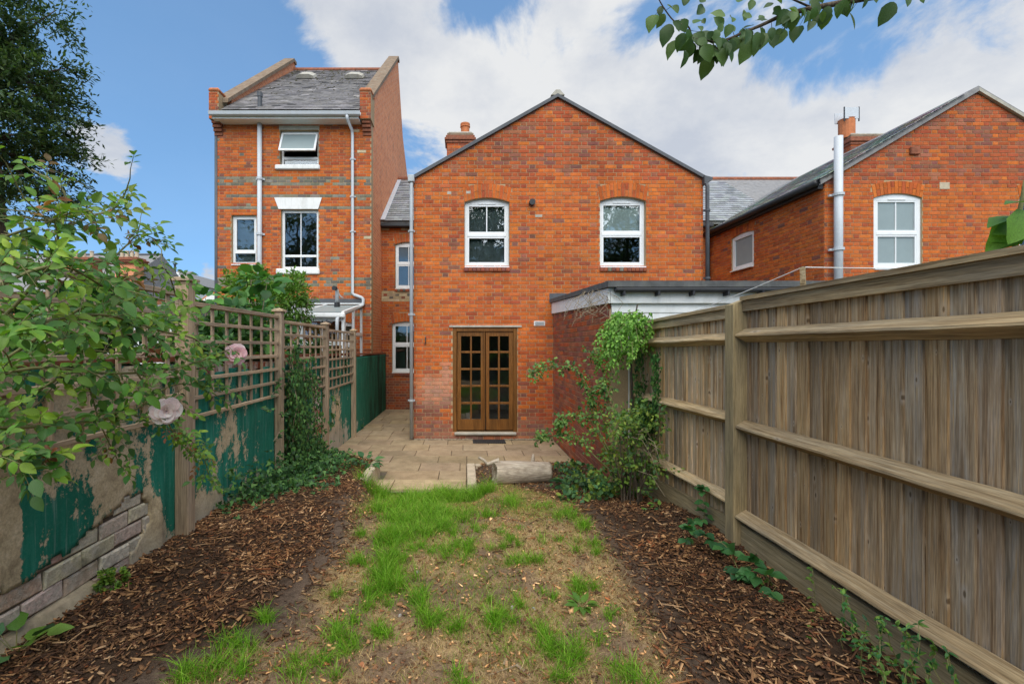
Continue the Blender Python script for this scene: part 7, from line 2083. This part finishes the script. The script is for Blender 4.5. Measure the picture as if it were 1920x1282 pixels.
# ------------------------------------------------------------------ stray bits on the lawn
def bits():
    g = random.Random(91)
    MT['stone'] = mk_plain('pale_stone', (.36, .34, .31), .85, .3, .15, 30)
    for i, (px, py, s, lab) in enumerate(((783, 1073, .016, 'small pale stone on the bare lawn beside the grass tuft'), (960, 1140, .018, 'flat pale stone in the middle of the lawn'), (1000, 1141, .012, 'little pale chip right of the flat stone'), (665, 1090, .012, 'pale stone at the left lawn edge'), (1215, 1083, .012, 'white pebble in the right mulch bed'), (750, 1154, .014, 'pinkish stone between two grass tufts'))):
        x, y = ground_from_px(px, py); b = MB(Matrix.Translation((x, y, gz(x, y) + s * .3)) @ Euler((0, 0, g.uniform(0, 6))).to_matrix().to_4x4())
        vs_, fs = [], []
        for k in range(8): a = k * .785; vs_.append((s * math.cos(a) * g.uniform(.7, 1.2), s * .7 * math.sin(a) * g.uniform(.7, 1.2), -s * .3))
        for k in range(8): v = vs_[k]; vs_.append((v[0] * .65, v[1] * .65, s * .35 * g.uniform(.7, 1.2)))
        for k in range(8): fs.append((k, (k + 1) % 8, 8 + (k + 1) % 8, 8 + k))
        fs.append(tuple(8 + k for k in range(8))); b.add(vs_, fs); b.build('stone', MT['stone'], label=lab, cat='stone', group='loose stones', smooth=False)
    for i, (px, py, L, w, a, lab) in enumerate(((948, 1240, .07, .012, 70, 'pale bark splinter standing out on the lower lawn'), (980, 1258, .08, .014, -50, 'longer pale splinter near the bottom of the lawn'), (945, 1258, .16, .004, 30, 'thin dry twig crossing the bottom of the lawn'))):
        x, y = ground_from_px(px, py); b = MB(Matrix.Translation((x, y, gz(x, y) + .008)) @ Euler((0, .05, R(a))).to_matrix().to_4x4()); b.box(-L / 2, L / 2, -w / 2, w / 2, -.002, .003, bev=.001); b.build('wood_splinter', MT['dead_stem'], label=lab, cat='splinter', group='loose splinters')
    for i, (px, py, col, lab) in enumerate(((674, 1248, (.50, .20, .09), 'fallen orange leaf at the lower left of the lawn'), (1045, 1222, (.42, .19, .08), 'fallen brown leaf beside the lower right tuft'))):
        x, y = ground_from_px(px, py); tv, tf = T_OVATE[1]; m = orient((x, y, gz(x, y) + .012), Vector((.6, -.5, .1)), Vector((.1, -.3, 1)), .035)
        me = mesh_np('fallen_leaf', np.array([np.array(m.to_3x3()) @ v for v in tv]), tf, None, True); o = link('fallen_leaf', me, MT['leaf'], m.translation, None, lab, 'leaf', 'fallen leaves'); o.color = (*col, 1)
bits()
# ================================================================== FAR HOUSES AT THE LEFT
def far_house(name, label, x0, x1, y0, y1, ez, rz, wmat, rmat, axis='x', chim=()):
    t = thing(name, ((x0 + x1) / 2, y0, -.12), label, 'house')
    b = MB(); b.box(x0, x1, y0, y1, -.12, ez); b.build('wall', MT[wmat], t)
    b = MB()
    if axis == 'x': ym = (y0 + y1) / 2; b.prism([(y0 - .3, ez - .1), (ym, rz), (y1 + .3, ez - .1)], x0 - .1, x1 + .1, 'x')
    else: xm = (x0 + x1) / 2; b.prism([(x0 - .3, ez - .1), (xm, rz), (x1 + .3, ez - .1)], y0 + .15, y1 + .1, 'y')
    rf = b.build('roof', MT[rmat], t)
    if axis == 'x': b = MB(); b.tube([(x0 - .1, (y0 + y1) / 2, rz), (x1 + .1, (y0 + y1) / 2, rz)], .12, 6); b.build('ridge_tile', MT['lead'], rf)
    if axis == 'y':
        b = MB(); b.prism([(x0, ez - .1), ((x0 + x1) / 2, rz - .15), (x1, ez - .1)], y0 - .01, y0 + .14, 'y'); b.build('gable', MT[wmat], t)
    for (px, py0, py1, wpx, Y) in chim:
        c = P(px, py0, Y); w = wpx * Y / FPX; zt = c.z; zb_ = P(px, py1, Y).z
        b = MB(); b.box(c.x - w / 2, c.x + w / 2, Y - .4, Y + .4, zb_ - 1, zt - .5); st = b.build('chimney', MT['brick_far'], t)
        for i, o in enumerate((.08, .2, .26, .12)): b = MB(); b.box(c.x - w / 2 - o, c.x + w / 2 + o, Y - .4 - o, Y + .4 + o, zt - .5 + i * .125, zt - .375 + i * .125, bev=.03); b.build('corbel_course', MT['brickplain'], st)
        for k in range(4): b = MB(); xx = c.x - w * .36 + w * .24 * k; b.lathe([(.13, zt), (.11, zt + .42), (.14, zt + .44), (.14, zt + .5)], xx, Y, 10); b.build('chimney_pot', MT['stone_edge'], st)
    return t
y = 34.0
far_house('far_terrace', 'distant slate roofed terrace with brick chimneys beyond the rose', P(-60, 520, y).x, P(285, 520, y).x, 30, 40, P(200, 545, 30).z, P(200, 478, 35).z, 'brick_far', 'slate', 'x', ((150, 484, 530, 62, 33.), (243, 484, 525, 38, 32.)))
t = far_house('white_gabled_house', 'distant white gabled house with a small dark flue pipe', P(308, 520, 44).x, P(356, 520, 44).x, 44, 52, P(340, 530, 44).z, P(326, 507, 44).z, 'white_paint', 'slate', 'y')
b = MB(); b.box(P(270, 520, 44.5).x, P(312, 520, 44.5).x, 44.8, 50, -.1, P(300, 527, 44.8).z); b.build('wing', MT['white_paint'], t)
b = MB(); b.prism([(44.5, P(300, 527, 44.5).z), (48, P(300, 509, 48).z), (51, P(300, 527, 44.5).z)], P(266, 520, 44.5).x, P(322, 520, 44.5).x, 'x'); b.build('wing_roof', MT['slate'], t)
b = MB(); b.tube([P(328, 512, 45), P(328, 495, 45)], .10, 8); b.tube([P(328, 496, 45), P(328, 494.5, 45)], .18, 8); b.build('flue_pipe', MT['black'], t)
far_house('red_roofed_shed', 'distant building with an orange tiled roof beside the tall house', P(372, 545, 30).x, P(420, 545, 30).x, 30, 36, P(390, 566, 30).z, P(405, 545, 30).z, 'white_paint', 'terracotta', 'y')
b = MB(); y0 = 11.0
shed = thing('garden_shed', (P(200, 560, 8).x, 8, -.12), 'grey roofed shed half hidden behind the rose and trellis', 'shed')
b = MB(); b.box(P(60, 560, 8).x, P(330, 560, 8).x, 8.0, 9.4, -.12, P(200, 590, 8).z); b.build('wall', MT['white_paint'], shed)
b = MB(); b.prism([(7.85, P(200, 588, 8).z), (8.7, P(200, 565, 8).z), (9.55, P(200, 588, 8).z)], P(50, 560, 8).x, P(338, 560, 8).x, 'x'); b.build('roof', MT['slate'], shed)
